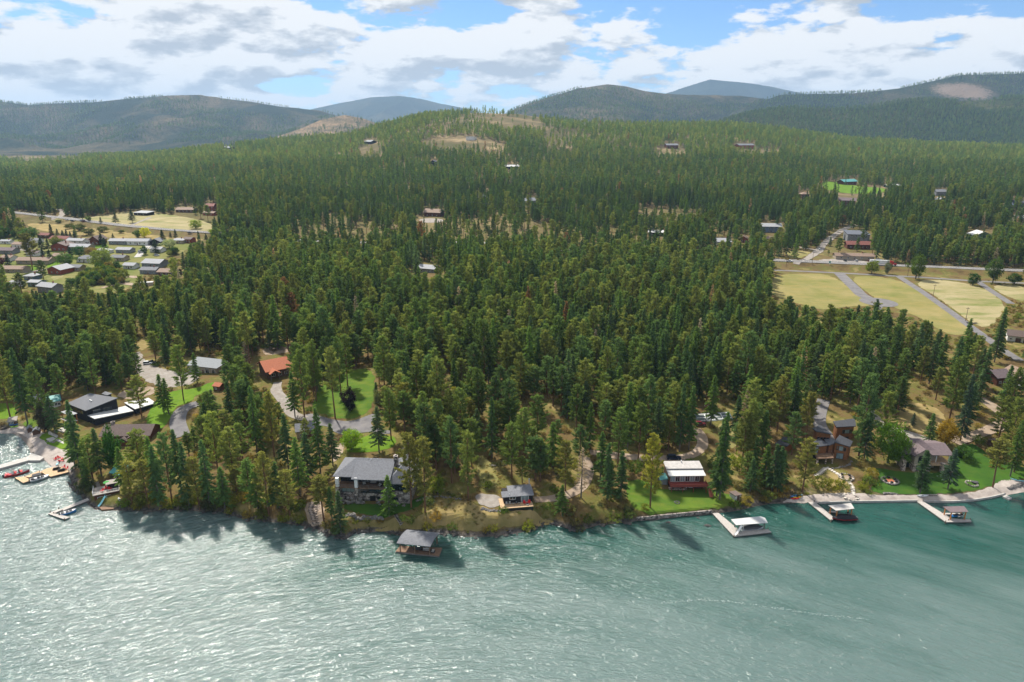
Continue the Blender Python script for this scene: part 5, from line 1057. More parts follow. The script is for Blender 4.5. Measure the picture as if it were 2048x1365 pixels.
for fx, fy in ((.06, .12), (.5, .1), (.93, .12), (.08, .9), (.93, .9)):
    a = rc[0].lerp(rc[1], fx); b = rc[3].lerp(rc[2], fx); q = a.lerp(b, fy); MB().box(q.x-.16, q.x+.16, q.y-.16, q.y+.16, .6, q.z+.1).build('post', 'deck_brown', o)
keep_tree(o, 1.); LAND.append(('the floating boathouse', c.x+7, c.y+4))
def sofa(name, label, loc, rz, w=2., m='cushion', fm='frame_dark', cat='sofa', group=None):
    o = empty(name, loc, rz, label, cat, group); box('frame', fm, o, 0, w, 0, .85, .08, .34); box('seat_cushion', m, o, .06, w-.06, .04, .7, .341, .5); box('back_cushion', m, o, .06, w-.06, .6, .8, .501, .9)
    MB().box(-.12, -.001, 0, .85, 0, .62).box(w+.001, w+.12, 0, .85, 0, .62).build('armrest', fm, o); return o
for i, (p, q, lab) in enumerate(((827, 1101, 'dark wicker sofa at the middle of the floating boathouse deck'), (845, 1103, 'dark wicker sofa with pale cushions near the boathouse corner post'))): sofa('outdoor_sofa', lab, on_z(p, q, .602), R(-6), 2.4, 'cushion' if i else 'cover_grey')
sofa('outdoor_armchair', 'pale armchair at the right end of the boathouse deck', on_z(862, 1106, .602), R(-20), .9, cat='armchair')
# left side docks
LAND.append(('the left beach', on_z(100, 900, 1)[0], on_z(100, 900, 1)[1]))
polys_dock('dock', 'tan stepped wooden dock between the red boat and the beach', 'dock', [[(29.5, 955.6), (46, 966), (62, 961), (50, 953.5)], [(50, 953.5), (58, 955), (84, 946), (78, 942)], [(80, 944), (101, 953.5), (138, 944), (132, 936), (117, 933), (94, 937)]], .8, 'deck_tan', th=.6)
slab('breakwater', 'grey concrete breakwater reaching out from the left beach', 'breakwater', [(-30, 939), (0, 930), (56, 913), (63, 906), (88, 915), (80, 921), (57, 921), (0, 937), (-30, 946)], .9, 2.5, 'concrete')
boat('speedboat', 'red and black open speedboat moored at the tan dock', on_z(34, 948, .3), R(36), 8.0, 2.6, 'red_paint', deck='black_paint', seats='red_plastic', tower=True)
o = boat('pontoon_boat', 'grey boat with black bimini top beside the tan dock', on_z(80, 958, .3), R(40), 6.0, 2.5, 'silver', seats='cover_grey')
MB().box(-2.2, .6, -1.1, 1.1, 2.3, 2.38).build('bimini_top', 'cover_black', o); MB().tube((-2, -1.1, .8), (-2, -1.1, 2.3), .04).tube((-2, 1.1, .8), (-2, 1.1, 2.3), .04).tube((.4, -1.1, .8), (.4, -1.1, 2.3), .04).tube((.4, 1.1, .8), (.4, 1.1, 2.3), .04).build('bimini_frame', 'silver', o)
for p, q, lab in ((114, 939, 'black jet ski on the tan dock, nearer the lake'), (124, 942, 'black jet ski on the tan dock, nearer the shore')): jet_ski(lab, on_z(p, q, .85), R(25), 'black_paint')
polys_dock('dock', 'weathered grey U-shaped dock below the boathouse', 'dock', [[(96, 1028), (101, 1025), (140, 1034.5), (129, 1039)], [(101, 1025), (118, 1018), (124, 1020), (108, 1027)], [(120, 1019), (185, 992.5), (189, 996), (125, 1022)]], .6, 'dock_grey')
boat('small_boat', 'small blue boat in the slip of the grey dock', on_z(137, 1026, .3), R(38), 4.6, 1.7, 'blue_plastic', seats='cover_grey')
a, rz, w = place((190, 1003), (238, 985)); o = empty('boathouse', (a.x, a.y, .2), rz, 'reddish timber boathouse with a flat roof deck at the water', 'boathouse'); LAND.append(('the timber boathouse', a.x+6, a.y))
box('wall', 'wall_log', o, 0, w, 0, 5.5, -2, 3.2); box('roof_deck', 'weathered', o, -.4, w+.3, -.5, 5.8, 3.2, 3.4); rail(o, [(-.3, 5.6), (-.3, -.4), (w+.2, -.4)], 3.4, 1., 'white_paint')
window(o, 'L', w, 5.5, 1.6, .9, 2.2, 1.3, 'frame_white', 'glass_pale', 1); window(o, 'F', w, 5.5, 1., 1., 1.4, 1.2, 'frame_white', 'glass', 1); door(o, 'F', w, 5.5, 3.6, .0, 1.5, 2.3, 'wall_white'); window(o, 'F', w, 5.5, 6.4, 1., 1.6, 1.2, 'frame_white', 'glass', 1)
MB().box(w*.55, w-.2, 2.2, 5.2, 3.4, 5.3).build('deck_hut_wall', 'wall_black', o); MB().box(w*.5, w, 1.9, 5.5, 5.3, 5.45).build('deck_hut_roof', 'weathered', o); keep_tree(o, 1.); BH = o; BHW = w
slab('boat_ramp', 'dark timber landing in front of the timber boathouse', 'landing', [(188, 1004), (196, 1012), (215, 1006), (236, 1012), (226, 1018), (203, 1020)], .5, 1.5, 'deck_brown')
slide('pale blue water slide below the timber boathouse', on_z(213, 1005, .6), on_z(197, 1014, .5), 2.4, 'aqua_plastic')
house('barrel_hut', 'small round-roofed brown hut on the left beach', (66, 872), (80, 868), 3., 1.8, ('gable', 'y', 1.1, .15), 'wall_brown', 'metal_grey', [], [('F', .35, 0., .9, 1.6)], cat='hut')
house('barrel_hut', 'second small brown hut behind the round-roofed one', (56, 867), (66, 863), 3., 1.7, ('gable', 'y', 1., .15), 'wall_brown', 'metal_grey', [], [('F', .35, 0., .9, 1.6)], cat='hut')
house('beach_shed', 'low grey shed with kayaks beside it at the left lawn', (18, 852), (33, 849), 4., 2., ('shed', .4, .4), 'wall_grey', 'weathered', [('F', .3, .8, .9, .6)], [('F', .7, 0.)], cat='shed')

# ------------------------------------------------------------------ furniture and small things
def chair_red(label, loc, rz, group, m='red_plastic'):
    o = empty('adirondack_chair', loc, rz, label, 'chair', group)
    MB().prism([(-.33, -.45, .42), (.33, -.45, .42), (.33, .3, .28), (-.33, .3, .28)], [(-.33, -.45, .36), (.33, -.45, .36), (.33, .3, .22), (-.33, .3, .22)]).build('seat', m, o)
    MB().prism([(-.30, .55, 1.1), (.30, .55, 1.1), (.30, .61, 1.1), (-.30, .61, 1.1)], [(-.33, .25, .25), (.33, .25, .25), (.33, .31, .25), (-.33, .31, .25)]).build('backrest', m, o)
    for s in (-1, 1):
        MB().box(s*.44-.08, s*.44+.08, -.5, .4, .58, .63).build('armrest', m, o)
        MB().box(s*.40-.03, s*.40+.03, -.48, -.40, 0, .58).build('leg', m, o); MB().box(s*.40-.03, s*.40+.03, .28, .36, 0, .58).build('leg', m, o)
    return o
cl = CABIN.matrix_world
def cab(x, y, z=DZ+.004): bpy.context.view_layer.update(); return tuple(CABIN.matrix_world @ Vector((x, y, z)))
RC = CABIN.rotation_euler.z
chair_red('red garden chair on the cabin deck, left of the fire bowl', cab(8.3, 2.0), RC+R(25), 'red chairs on the cabin deck'); chair_red('red garden chair on the cabin deck, right of the fire bowl', cab(9.7, 2.0), RC+R(-25), 'red chairs on the cabin deck')
o = empty('fire_bowl', cab(9.0, 1.05), 0, 'round white-rimmed fire bowl between the red chairs', 'fire bowl'); MB().tube((0, 0, 0), (0, 0, .38), .30, .48, 10).build('bowl', 'silver', o); MB().tube((0, 0, .381), (0, 0, .43), .36, .36, 10).build('embers', 'black_plastic', o)
def bistro(label, loc, rz):
    o = empty('patio_chair', loc, rz, label, 'chair', 'cushioned chairs against the cabin wall')
    box('seat', 'cushion', o, -.3, .3, -.3, .3, .38, .48); box('back_cushion', 'cushion', o, -.3, .3, .27, .36, .55, .95); mb = MB(); [mb.box(x-.03, x+.03, y-.03, y+.03, 0, .379 if y < 0 else 1.) for x in (-.33, .33) for y in (-.3, .4)]; mb.build('frame', 'frame_dark', o)
bistro('cushioned black chair by the cabin wall, left one', cab(2.2, 2.3), RC); bistro('cushioned black chair by the cabin wall, right one', cab(3.3, 2.3), RC)
o = empty('dining_table', cab(5.4, 2.0), RC, 'small dark round table on the cabin deck with two seats', 'table'); MB().tube((0, 0, .7), (0, 0, .75), .55, n=12).build('table_top', 'frame_dark', o); MB().tube((0, 0, 0), (0, 0, .7), .07).build('stem', 'frame_dark', o); MB().tube((0, 0, .751), (0, 0, .95), .1, .14).build('planter', 'silver', o)
for s, lab in ((-1, 'low dark stool left of the round cabin table'), (1, 'low dark stool right of the round cabin table')):
    o = empty('stool', cab(5.4+s*.95, 2.0), RC, lab, 'stool'); box('seat', 'cushion', o, -.25, .25, -.25, .25, .42, .5); mb = MB(); [mb.box(x-.03, x+.03, y-.03, y+.03, 0, .419) for x in (-.2, .2) for y in (-.2, .2)]; mb.build('legs_frame', 'frame_dark', o)
def stn(x, y, z): return tuple(S.matrix_world @ Vector((x, y, z)))
bpy.context.view_layer.update()
sofa('outdoor_armchair', 'rounded grey armchair on the stone house deck, left', stn(9., .2, 5.855), S.rotation_euler.z+R(30), 1.1, cat='armchair'); sofa('outdoor_sofa', 'grey sofa at the back of the stone house deck', stn(11., 1.6, 5.855), S.rotation_euler.z, 2.2); sofa('outdoor_armchair', 'grey lounge chair on the stone house deck, right', stn(14., .2, 5.855), S.rotation_euler.z+R(-30), 1.3, cat='armchair')
def at_bh(x, y): bpy.context.view_layer.update(); return tuple(BH.matrix_world @ Vector((x, y, 3.404)))
for i, (x, y, lab) in enumerate(((2.6, 1.2, 'red chair on the boathouse roof, left'), (3.7, 2.6, 'red chair on the boathouse roof, in the middle'), (5.0, 1.4, 'red chair on the boathouse roof, by the hut'))): chair_red(lab, at_bh(x, y), BH.rotation_euler.z+R(-40+40*i), 'red chairs on the boathouse roof')
o = empty('parasol', at_bh(4.1, 4.3), 0, 'small bright green parasol behind the boathouse chairs', 'parasol'); MB().tube((0, 0, 0), (0, 0, 2.2), .04).build('pole', 'silver', o); MB().tube((0, 0, 1.9), (0, 0, 2.35), 1.2, .05, 8).build('canopy', 'green_cloth', o)
for i, (p, q) in enumerate(((111, 920), (118, 917), (124, 919), (119, 924), (126, 923))): chair_red(('red beach chair, leftmost of the five on the sand', 'red beach chair at the back of the five on the sand', 'red beach chair right of the back one on the sand', 'red beach chair nearest the dock of the five', 'red beach chair rightmost of the five on the sand')[i], G(p, q), R(70*i), 'red chairs on the left beach')
for i, (p, q) in enumerate(((128, 936), (134, 938.5))): chair_red(('red chair at the shore end of the tan dock, left', 'red chair at the shore end of the tan dock, right')[i], on_z(p, q, .805), R(-20), 'red chairs on the tan dock')
o = empty('lounge_chair', G(115, 929), R(20), 'blue and white beach lounger beside the red chairs', 'lounger'); box('bed', 'aqua_plastic', o, -.35, .35, -.9, .5, .25, .35); MB().prism([(-.35, 1.0, .8), (.35, 1.0, .8), (.35, 1.06, .8), (-.35, 1.06, .8)], [(-.35, .45, .26), (.35, .45, .26), (.35, .52, .26), (-.35, .52, .26)]).build('backrest', 'white_paint', o)
# kayaks, paddle boards
def kayak(label, p, q, rz, m, Ln=3.2, W_=.7, tilt=0., cat='kayak', name='kayak', z=0.):
    x, y, zz = G(p, q); o = empty(name, (x, y, zz+.08+z), rz, label, cat); o.rotation_euler.x = tilt
    st = [(-.5, .05, .22), (-.3, .75, .05), (0, 1, 0), (.3, .75, .05), (.5, .05, .22)]; V = []; Fc = []
    for t, k, dz in st: w_ = W_/2*k; V += [(t*Ln, -w_, .26+dz), (t*Ln, -w_*.6, dz), (t*Ln, w_*.6, dz), (t*Ln, w_, .26+dz), (t*Ln, 0, .34+dz)]
    for i in range(4):
        for j in range(5): Fc.append((i*5+j, i*5+(j+1)%5, (i+1)*5+(j+1)%5, (i+1)*5+j))
    MB().add(V, Fc+[(4, 3, 2, 1, 0), (20, 21, 22, 23, 24)]).build('hull', m, o); MB().tube((0, 0, .33), (0, 0, .36), .26, n=10).build('cockpit', 'black_plastic', o); return o
for p, q, a_, m_, lab in ((1590, 999, 8, 'red_plastic', 'red kayak lying nearest the water on the beach corner'), (1594, 996.5, 5, 'yellow_plastic', 'yellow kayak behind the red one on the beach corner'), (1588, 994, 12, 'blue_plastic', 'blue kayak at the back of the beach corner stack'), (1596, 992, 0, 'aqua_plastic', 'pale blue kayak at the back of the beach corner stack'), (28, 851, 20, 'blue_plastic', 'blue kayak leaning at the grey beach shed'), (29, 855, 20, 'lime_plastic', 'lime green kayak in front of the grey beach shed')): kayak(lab, p, q, R(a_), m_)
kayak('white upturned dinghy on the beach beside the fir', 1845, 993, R(2), 'white_gloss', 4.2, 1.5, cat='dinghy', name='dinghy')
kayak('long pale blue paddle board at the right end of the beach', 2035, 962, R(-30), 'aqua_plastic', 4.5, .9, cat='paddle board', name='paddle_board')
kayak('white paddle board lying on the shore below the boathouse', 239, 1001, R(-50), 'white_gloss', 2.6, .8, cat='paddle board', name='paddle_board')
o = empty('bench', G(1864, 992), R(0), 'long pale timber bench on the beach edge', 'bench'); box('seat', 'weathered', o, -1.9, 1.9, -.25, .25, .4, .5); [box('leg', 'weathered', o, x-.1, x+.1, -.2, .2, 0, .399) for x in (-1.6, 0, 1.6)]
o = empty('bench', G(987, 933), R(-3), 'small grey bench on the grassy slope above the cabin', 'bench'); box('seat', 'weathered', o, -.9, .9, -.22, .22, .4, .48); [box('leg', 'weathered', o, x-.05, x+.05, -.2, .2, -.2, .399) for x in (-.75, .75)]
o = empty('picnic_table', G(2007, 922), R(5), 'orange timber picnic table on the right lawn', 'table'); box('table_top', 'post_orange', o, -1.2, 1.2, -.4, .4, .7, .76); box('bench_plank', 'post_orange', o, -1.2, 1.2, -.95, -.65, .42, .47); box('bench_plank', 'post_orange', o, -1.2, 1.2, .65, .95, .42, .47); [box('leg', 'post_orange', o, x-.05, x+.05, -.8, .8, .0, .419) for x in (-.8, .8)]
def ring(label, p, q, r, m, n, cat, name, h=.45, inner=None, seats=0):
    x, y, z = G(p, q); o = empty(name, (x, y, z), 0, label, cat)
    if inner: MB().tube((0, 0, -.3), (0, 0, .12), r*.98, n=20).build('paving', inner, o)
    for i in range(n):
        a = 2*math.pi*i/n; s = 2*math.pi*r/n*.5; MB().blob((r*math.cos(a), r*math.sin(a), h*.4), (s*.9, s*.9, h*.7), i, 6, 4).build('stone', m, o)
    for i in range(seats): a = 2*math.pi*(i+.3)/seats; MB().box(r*.7*math.cos(a)-.35, r*.7*math.cos(a)+.35, r*.7*math.sin(a)-.35, r*.7*math.sin(a)+.35, .125, .8).build('seat', 'frame_dark', o)
    return o
o = ring('round stone fire pit patio with orange tiles on the lawn', 1780, 962, 2.9, 'boulder', 22, 'fire pit', 'fire_pit', .4, 'flagstone', 6); MB().box(-1.2, 1.2, -1.1, 1.1, .121, .2).build('tile_panel', 'roof_orange', o)
o = ring('pale curved stone seat ring with grey cover on the lawn', 1943, 969, 1.9, 'flagstone', 16, 'fire pit', 'fire_pit', .6); MB().blob((1.7, .8, .5), (1.3, .9, .35), 3).build('cover', 'cover_grey', o)
ring('round flagstone fire circle with a dark chiminea', 1692, 955, 2.6, 'flagstone', 20, 'fire pit', 'fire_pit', .4, 'dirt', 4)
ring('ring of pale stone seats on the beach', 1701, 995, 2.2, 'flagstone', 9, 'stone ring', 'stone_ring', .5)
ring('small dark fire ring on the white house lawn, left', 1354, 1006, .8, 'boulder', 9, 'fire ring', 'fire_ring', .35)
# stepping stones, stone steps
def pavers(label, pts, n, w_, d_, m='flagstone', name='garden_path', cat='path', lift=.0):
    P = resample([G(*p)[:2] for p in pts], .5); o = empty(name, (*P[0], Hs(*P[0])), 0, label, cat); idx = np.linspace(0, len(P)-1, n).astype(int); z0 = o.location.z
    for k, i in enumerate(idx):
        t = P[min(i+1, len(P)-1)]-P[max(i-1, 0)]; a = math.atan2(t[1], t[0])+math.pi/2; s = MB().box(-w_/2, w_/2, -d_/2, d_/2, -.35, .14+lift).build('paver', m, o); s.location = (P[i][0]-P[0][0], P[i][1]-P[0][1], Hs(*P[i])-z0); s.rotation_euler.z = a+random.uniform(-.12, .12)
    return o
pavers('curving path of pale stepping stones up to the cedar house', [(1706, 987), (1705, 975), (1698, 964), (1684, 954), (1668, 944), (1655, 936)], 20, 1.5, .75)
pavers('short flight of flat stone steps beside the cedar house path', [(1632, 952), (1642, 945), (1650, 937)], 8, 1.7, .7, name='stone_steps', cat='steps')
pavers('broad rough stone steps going down to the water', [(632, 1006), (628, 1018), (632, 1030), (636, 1044)], 12, 3.8, .8, 'stone_tan', 'stone_steps', 'steps', .1)
pavers('narrow stone steps below the stone house lawn', [(792, 1030), (797, 1038), (803, 1047)], 9, 1.3, .6, 'stone', 'stone_steps', 'steps', .08)
pavers('timber stair climbing beside the boathouse', [(202, 986), (198, 976), (194, 966)], 10, 1.2, .5, 'weathered', 'timber_steps', 'steps', .1)
pavers('stone steps climbing behind the stone house', [(806, 900), (816, 892), (822, 884)], 9, 1.6, .7, 'stone', 'stone_steps', 'steps', .1)
# boulder walls
BLOBS = [MB().blob((0, 0, 0), (1, .8, .7), 50+i, 7, 5, .22).mesh('boulder') for i in range(5)]
for m_ in BLOBS: m_.materials.append(M['boulder'])
def boulder_wall(label, pts, n, s, m=None, rows_=1, name='boulder_wall', cat='wall'):
    P = resample([G(*p)[:2] for p in pts], .4); o = empty(name, (*P[0], Hs(*P[0])), 0, label, cat)
    for k in range(n*rows_):
        i = int((k % n)/(n-1)*(len(P)-1)); r = random.Random(k*7+n); me = BLOBS[k % 5]; b = bpy.data.objects.new('boulder', me); COL.objects.link(b); b.parent = o
        sc = s*r.uniform(.65, 1.25); b.scale = (sc, sc, sc*.9); b.rotation_euler = (r.uniform(-.3, .3), r.uniform(-.3, .3), r.uniform(0, 6)); b.location = (P[i][0]-P[0][0]+r.uniform(-.3, .3), P[i][1]-P[0][1]+r.uniform(-.3, .3)-(k//n)*s*.5, Hs(*P[i])-o.location.z+sc*.25+(k//n)*s*-.4)
        if m: b.material_slots[0].link = 'OBJECT'; b.material_slots[0].material = M[m]
    return o
boulder_wall('boulder retaining wall along the stone house lawn', [(694, 1030), (712, 1034), (740, 1036), (764, 1036)], 18, .75, rows_=2)
boulder_wall('low dry stone wall right of the stone house', [(836, 1002), (852, 996), (880, 994), (906, 997), (930, 1001)], 22, .5)
boulder_wall('rock pile below the gravel pad left of the cabin', [(966, 1018), (978, 1021), (1000, 1022)], 16, .55, rows_=2)
boulder_wall('stacked grey rocks at the foot of the beach stairs', [(1770, 988), (1782, 988), (1793, 989)], 12, .55)
boulder_wall('heap of pale rocks at the right end of the beach', [(2018, 978), (2030, 972), (2046, 968)], 20, .6, rows_=2)
boulder_wall('row of pale rocks beside the lower terrace', [(96, 884), (108, 886), (116, 880)], 12, .5)
boulder_wall('curved stone edging in front of the cedar house', [(1666, 938), (1684, 935), (1698, 931), (1702, 924)], 20, .42)
boulder_wall('dark rocks shoring the bank left of the timber boathouse', [(138, 966), (142, 974), (150, 982), (158, 990)], 14, .7, 'shore_rock')
# low sea walls
def sea_wall(label, pts, h, th, m='concrete', name='sea_wall', base=-1.):
    P = resample([on_z(p, q, 0)[:2] for p, q in pts], 1.0); t = np.gradient(P, axis=0); t /= np.linalg.norm(t, axis=1)[:, None]; n = np.stack([-t[:, 1], t[:, 0]], 1); c = P[0]; V = []; Fc = []
    for p, k in zip(P, n): a = p-k*th/2-c; b = p+k*th/2-c; V += [(*a, base), (*b, base), (*b, h), (*a, h)]
    for i in range(len(P)-1):
        for j in range(4): Fc.append((i*4+j, i*4+(j+1)%4, (i+1)*4+(j+1)%4, (i+1)*4+j))
    o = MB().add(V, Fc+[(0, 3, 2, 1), tuple(len(V)-4+j for j in range(4))]).build(name, m); o.location = (*c, 0); return tag(o, label, 'wall')
sea_wall('dark stone sea wall below the white house lawn', [(1272, 1042), (1330, 1036), (1380, 1031), (1424, 1027)], 1.25, .5, 'stone')
sea_wall('low concrete kerb wall along the right beach', [(1638, 1008), (1700, 1006), (1760, 1005), (1834, 1004)], .75, .4)
sea_wall('low concrete wall curving along the right lawn beach', [(1846, 1005), (1900, 1006), (1945, 1003), (1982, 997), (2010, 990)], .75, .4)
slab('stub_jetty', 'short grey stub jetty at the right end of the beach wall', 'jetty', [(2005, 993), (2012, 990), (2024, 996), (2018, 999)], .6, .8, 'concrete')
# shoreline boulders
ROCKS = []
for k in range(120):
    r = random.Random(900+k); px = r.choice([r.uniform(190, 700), r.uniform(640, 900), r.uniform(880, 1260)]); x0 = on_z(px, np.interp(px, [a for a, b in SHORE_PX], [b for a, b in SHORE_PX]), 0)[0]
    y0 = float(Ysh(np.array([x0]))[0])+r.uniform(-1.2, .9); s = r.uniform(.3, .95)
    b = bpy.data.objects.new('shore_rock', BLOBS[k % 5]); COL.objects.link(b); b.location = (x0, y0, max(Hs(x0, y0), -.1)+s*.1); b.scale = (s*1.3, s, s*.8); b.rotation_euler = (0, 0, r.uniform(0, 6)); b.material_slots[0].link = 'OBJECT'; b.material_slots[0].material = M['shore_rock']
    ROCKS.append((b, s, x0, y0))
for i, (p, q, s) in enumerate(((1337, 1045, .8), (1415, 1052, 1.0), (1396, 1036, .6))):
    x, y, _ = on_z(p, q, 0); b = bpy.data.objects.new('lake_rock', BLOBS[i]); COL.objects.link(b); b.location = (x, y, -.15); b.scale = (s*1.3, s, s*.8); b.material_slots[0].link = 'OBJECT'; b.material_slots[0].material = M['shore_rock']; tag(b, ('dark rock breaking the water below the sea wall, left', 'dark rock breaking the water left of the grey dock', 'dark rock at the foot of the sea wall')[i], 'rock')

# ------------------------------------------------------------------ vehicles
def car(label, p, q, rz, paint, kind='suv', z=None, Ln=4.6, W_=1.85, hh=1.7, name='parked_car', cat='car', group=None, on=None):
    x, y, zz = G(p, q) if on is None else on; o = empty(name, (x, y, (zz if z is None else z)+.12), rz, label, cat, group); h1 = hh*.55
    MB().prism([(-Ln/2, -W_/2*.95, h1), (Ln/2, -W_/2*.9, h1*.9), (Ln/2, W_/2*.9, h1*.9), (-Ln/2, W_/2*.95, h1)], [(-Ln/2+.05, -W_/2, .25), (Ln/2-.05, -W_/2*.95, .25), (Ln/2-.05, W_/2*.95, .25), (-Ln/2+.05, W_/2, .25)]).build('body', paint, o)
    x0, x1 = (-Ln*.46, Ln*.2) if kind == 'suv' else (-Ln*.08, Ln*.22)
    MB().prism([(x0+.25, -W_*.38, hh-.08), (x1-.45, -W_*.38, hh-.08), (x1-.45, W_*.38, hh-.08), (x0+.25, W_*.38, hh-.08)], [(x0, -W_*.45, h1-.02), (x1, -W_*.45, h1-.05), (x1, W_*.45, h1-.05), (x0, W_*.45, h1-.02)]).build('windows', 'glass', o)
    MB().box(x0+.22, x1-.42, -W_*.385, W_*.385, hh-.079, hh).build('roof_panel', paint, o)
    if kind == 'pickup': MB().box(-Ln*.47, -Ln*.1, -W_*.42, W_*.42, h1+.001, h1+.03).build('truck_bed', 'black_plastic', o)
    for sx in (-.31, .31):
        for sy in (-1, 1):
            wh = MB().tube((sx*Ln, sy*(W_/2-.24), .36), (sx*Ln, sy*(W_/2+.02), .36), .36, n=12).build('wheel', 'rubber', o); MB().tube((sx*Ln, sy*(W_/2+.021), .36), (sx*Ln, sy*(W_/2+.04), .36), .2, n=8).build('rim', 'silver', wh)
    for sy in (-1, 1): MB().box(Ln/2-.04, Ln/2+.02, sy*.6-.18, sy*.6+.18, h1*.62, h1*.82).build('headlight', 'white_gloss', o)
    return o
car('dark navy pickup with canopy parked above the white-roofed house', 1347, 919, R(0), 'navy_paint', Ln=5.4, hh=1.9); KEEP.append(([(1336, 904), (1360, 904), (1360, 922), (1336, 922)], .97))
car('maroon car parked at the tennis court corner', 1400, 851, R(3), 'maroon_paint'); KEEP.append(([(1390, 842), (1412, 842), (1412, 853), (1390, 853)], .97))
car('black car parked at the top of the right-hand drive', 1734, 823, R(70), 'black_paint'); KEEP.append(([(1727, 812), (1744, 812), (1744, 828), (1727, 828)], .97))
car('white car on the drive at the right edge', 2040, 778, R(30), 'white_gloss')
car('white pickup pulling out beside the highway junction', 1578, 524, R(0), 'white_gloss', 'pickup', Ln=5.6); car('white van at the roadside sign by the motel', 1757, 521, R(0), 'white_gloss', Ln=5.); car('pale pickup parked under the tan carport', 1540, 484, R(0), 'white_gloss', 'pickup')
car('dark car on the side road climbing into the forest', 1717, 450, R(30), 'maroon_paint'); car('white car parked on the side road at the junction', 1640, 501, R(20), 'white_gloss')
car('white pickup parked on the highway verge, upper left', 135, 441, R(-10), 'white_gloss', 'pickup', Ln=5.4); car('dark blue car driving on the highway, upper left', 145, 443.5, R(-10), 'navy_paint'); car('dark red car parked in the dry meadow by the highway', 168, 444, R(0), 'maroon_paint'); car('black car on the highway above the maroon house', 380, 467, R(-4), 'black_paint')
car('white car by the black modern house yard', 296, 729, R(10), 'white_gloss'); car('black pickup parked on the gravel yard', 303, 727, R(0), 'black_paint', 'pickup')
car('silver car parked behind the orange-roofed house, left', 548, 694, R(60), 'silver'); car('dark car parked behind the orange-roofed house, right', 562, 692, R(60), 'black_paint')
for i, (p, q) in enumerate(((1690, 523), (1712, 523.5), (1738, 524))): car(('black car in front of the motel, left', 'silver car in front of the motel, middle', 'maroon car in front of the motel, right')[i], p, q, R(85), ('black_paint', 'silver', 'maroon_paint')[i], group='cars in front of the motel')
car('white camper van in the town street between the ranch houses', 283, 506, R(50), 'white_gloss', Ln=6., hh=2.6); car('white car on the town drive by the grey spruce', 314, 512, R(10), 'white_gloss'); car('silver car beside the green town house', 92, 572, R(10), 'silver')
# lorry
x0, y0, _ = G(1786, 540); hx = float(np.interp(x0, HWY[:, 0], HWY[:, 1])); sl = (np.interp(x0+8, HWY[:, 0], HWY[:, 1])-np.interp(x0-8, HWY[:, 0], HWY[:, 1]))/16; hx -= 2.2
o = empty('lorry', (x0, hx, Hs(x0, hx+1.5)+.3), math.atan(sl), 'red lorry pulling a long white box trailer on the highway', 'lorry')
MB().box(-14, 1.2, -1.28, 1.28, 1.15, 4.1).build('trailer', 'white_gloss', o); MB().box(-13.8, 1., -.5, .5, .8, 1.149).build('chassis', 'black_plastic', o)
MB().prism([(2., -1.2, 3.9), (4.4, -1.2, 3.5), (4.4, 1.2, 3.5), (2., 1.2, 3.9)], [(2., -1.25, .8), (4.9, -1.25, .8), (4.9, 1.25, .8), (2., 1.25, .8)]).build('cab', 'red_paint', o); MB().prism([(4.9, -1.05, 2.0), (6.9, -1.0, 1.7), (6.9, 1.0, 1.7), (4.9, 1.05, 2.0)], [(4.9, -1.15, .7), (7.0, -1.1, .6), (7.0, 1.1, .6), (4.9, 1.15, .7)]).build('bonnet', 'red_paint', o)
MB().prism([(4.42, -1.1, 3.3), (4.55, -1.1, 3.3), (4.55, 1.1, 3.3), (4.42, 1.1, 3.3)], [(4.8, -1.1, 2.1), (4.95, -1.1, 2.1), (4.95, 1.1, 2.1), (4.8, 1.1, 2.1)]).build('windscreen', 'glass', o)
for xx in (-12.4, -11.1, 2.2, 3.4, 6.0):
    for s in (-1, 1): MB().tube((xx, s*.8, .52), (xx, s*1.24, .52), .52, n=12).build('wheel', 'rubber', o)
o = house('trailer_shed', 'long shed trailer with orange end and white roof in the wood clearing', (275, 573), (306, 571), 3., 2.7, ('shed', .1, .15), 'wall_tan', 'metal_white', [('F', .5, 1., 1., .8)], [('F', .2, .2)], cat='trailer'); box('end_panel', 'post_orange', o, -.06, -.002, .2, 2.8, .2, 2.5)
# tennis court lines and net
def ctl(pts, w_): P = [G(*p)[:2] for p in pts]; return strip('court_line', P, w_, 'line_paint', .16, 1., cross=1)
for pts in ([(1392, 830), (1456, 826)], [(1397, 843), (1462, 836)], [(1394, 837), (1459, 831.5)], [(1408, 829), (1414, 842)], [(1440, 827), (1446, 838)]): l_ = ctl(pts, .35); l_.parent = court
xa, ya, za = G(1426, 829); xb, yb, zb = G(1431, 840); o = empty('tennis_net', (xa, ya, za), 0, 'net across the grey tennis court', 'net')
V = [(0, 0, .1), (xb-xa, yb-ya, zb-za+.1), (xb-xa, yb-ya, zb-za+1.), (0, 0, 1.)]; MB().prism([V[3], V[2], (V[2][0]+.06, V[2][1], V[2][2]), (.06, 0, 1.)], [V[0], V[1], (V[1][0]+.06, V[1][1], V[1][2]), (.06, 0, .1)]).build('mesh_panel', 'wall_grey', o); [MB().tube((x, y, 0), (x, y, 1.15), .06).build('post', 'post_grey', o) for x, y in ((0, 0), (xb-xa, yb-ya))]
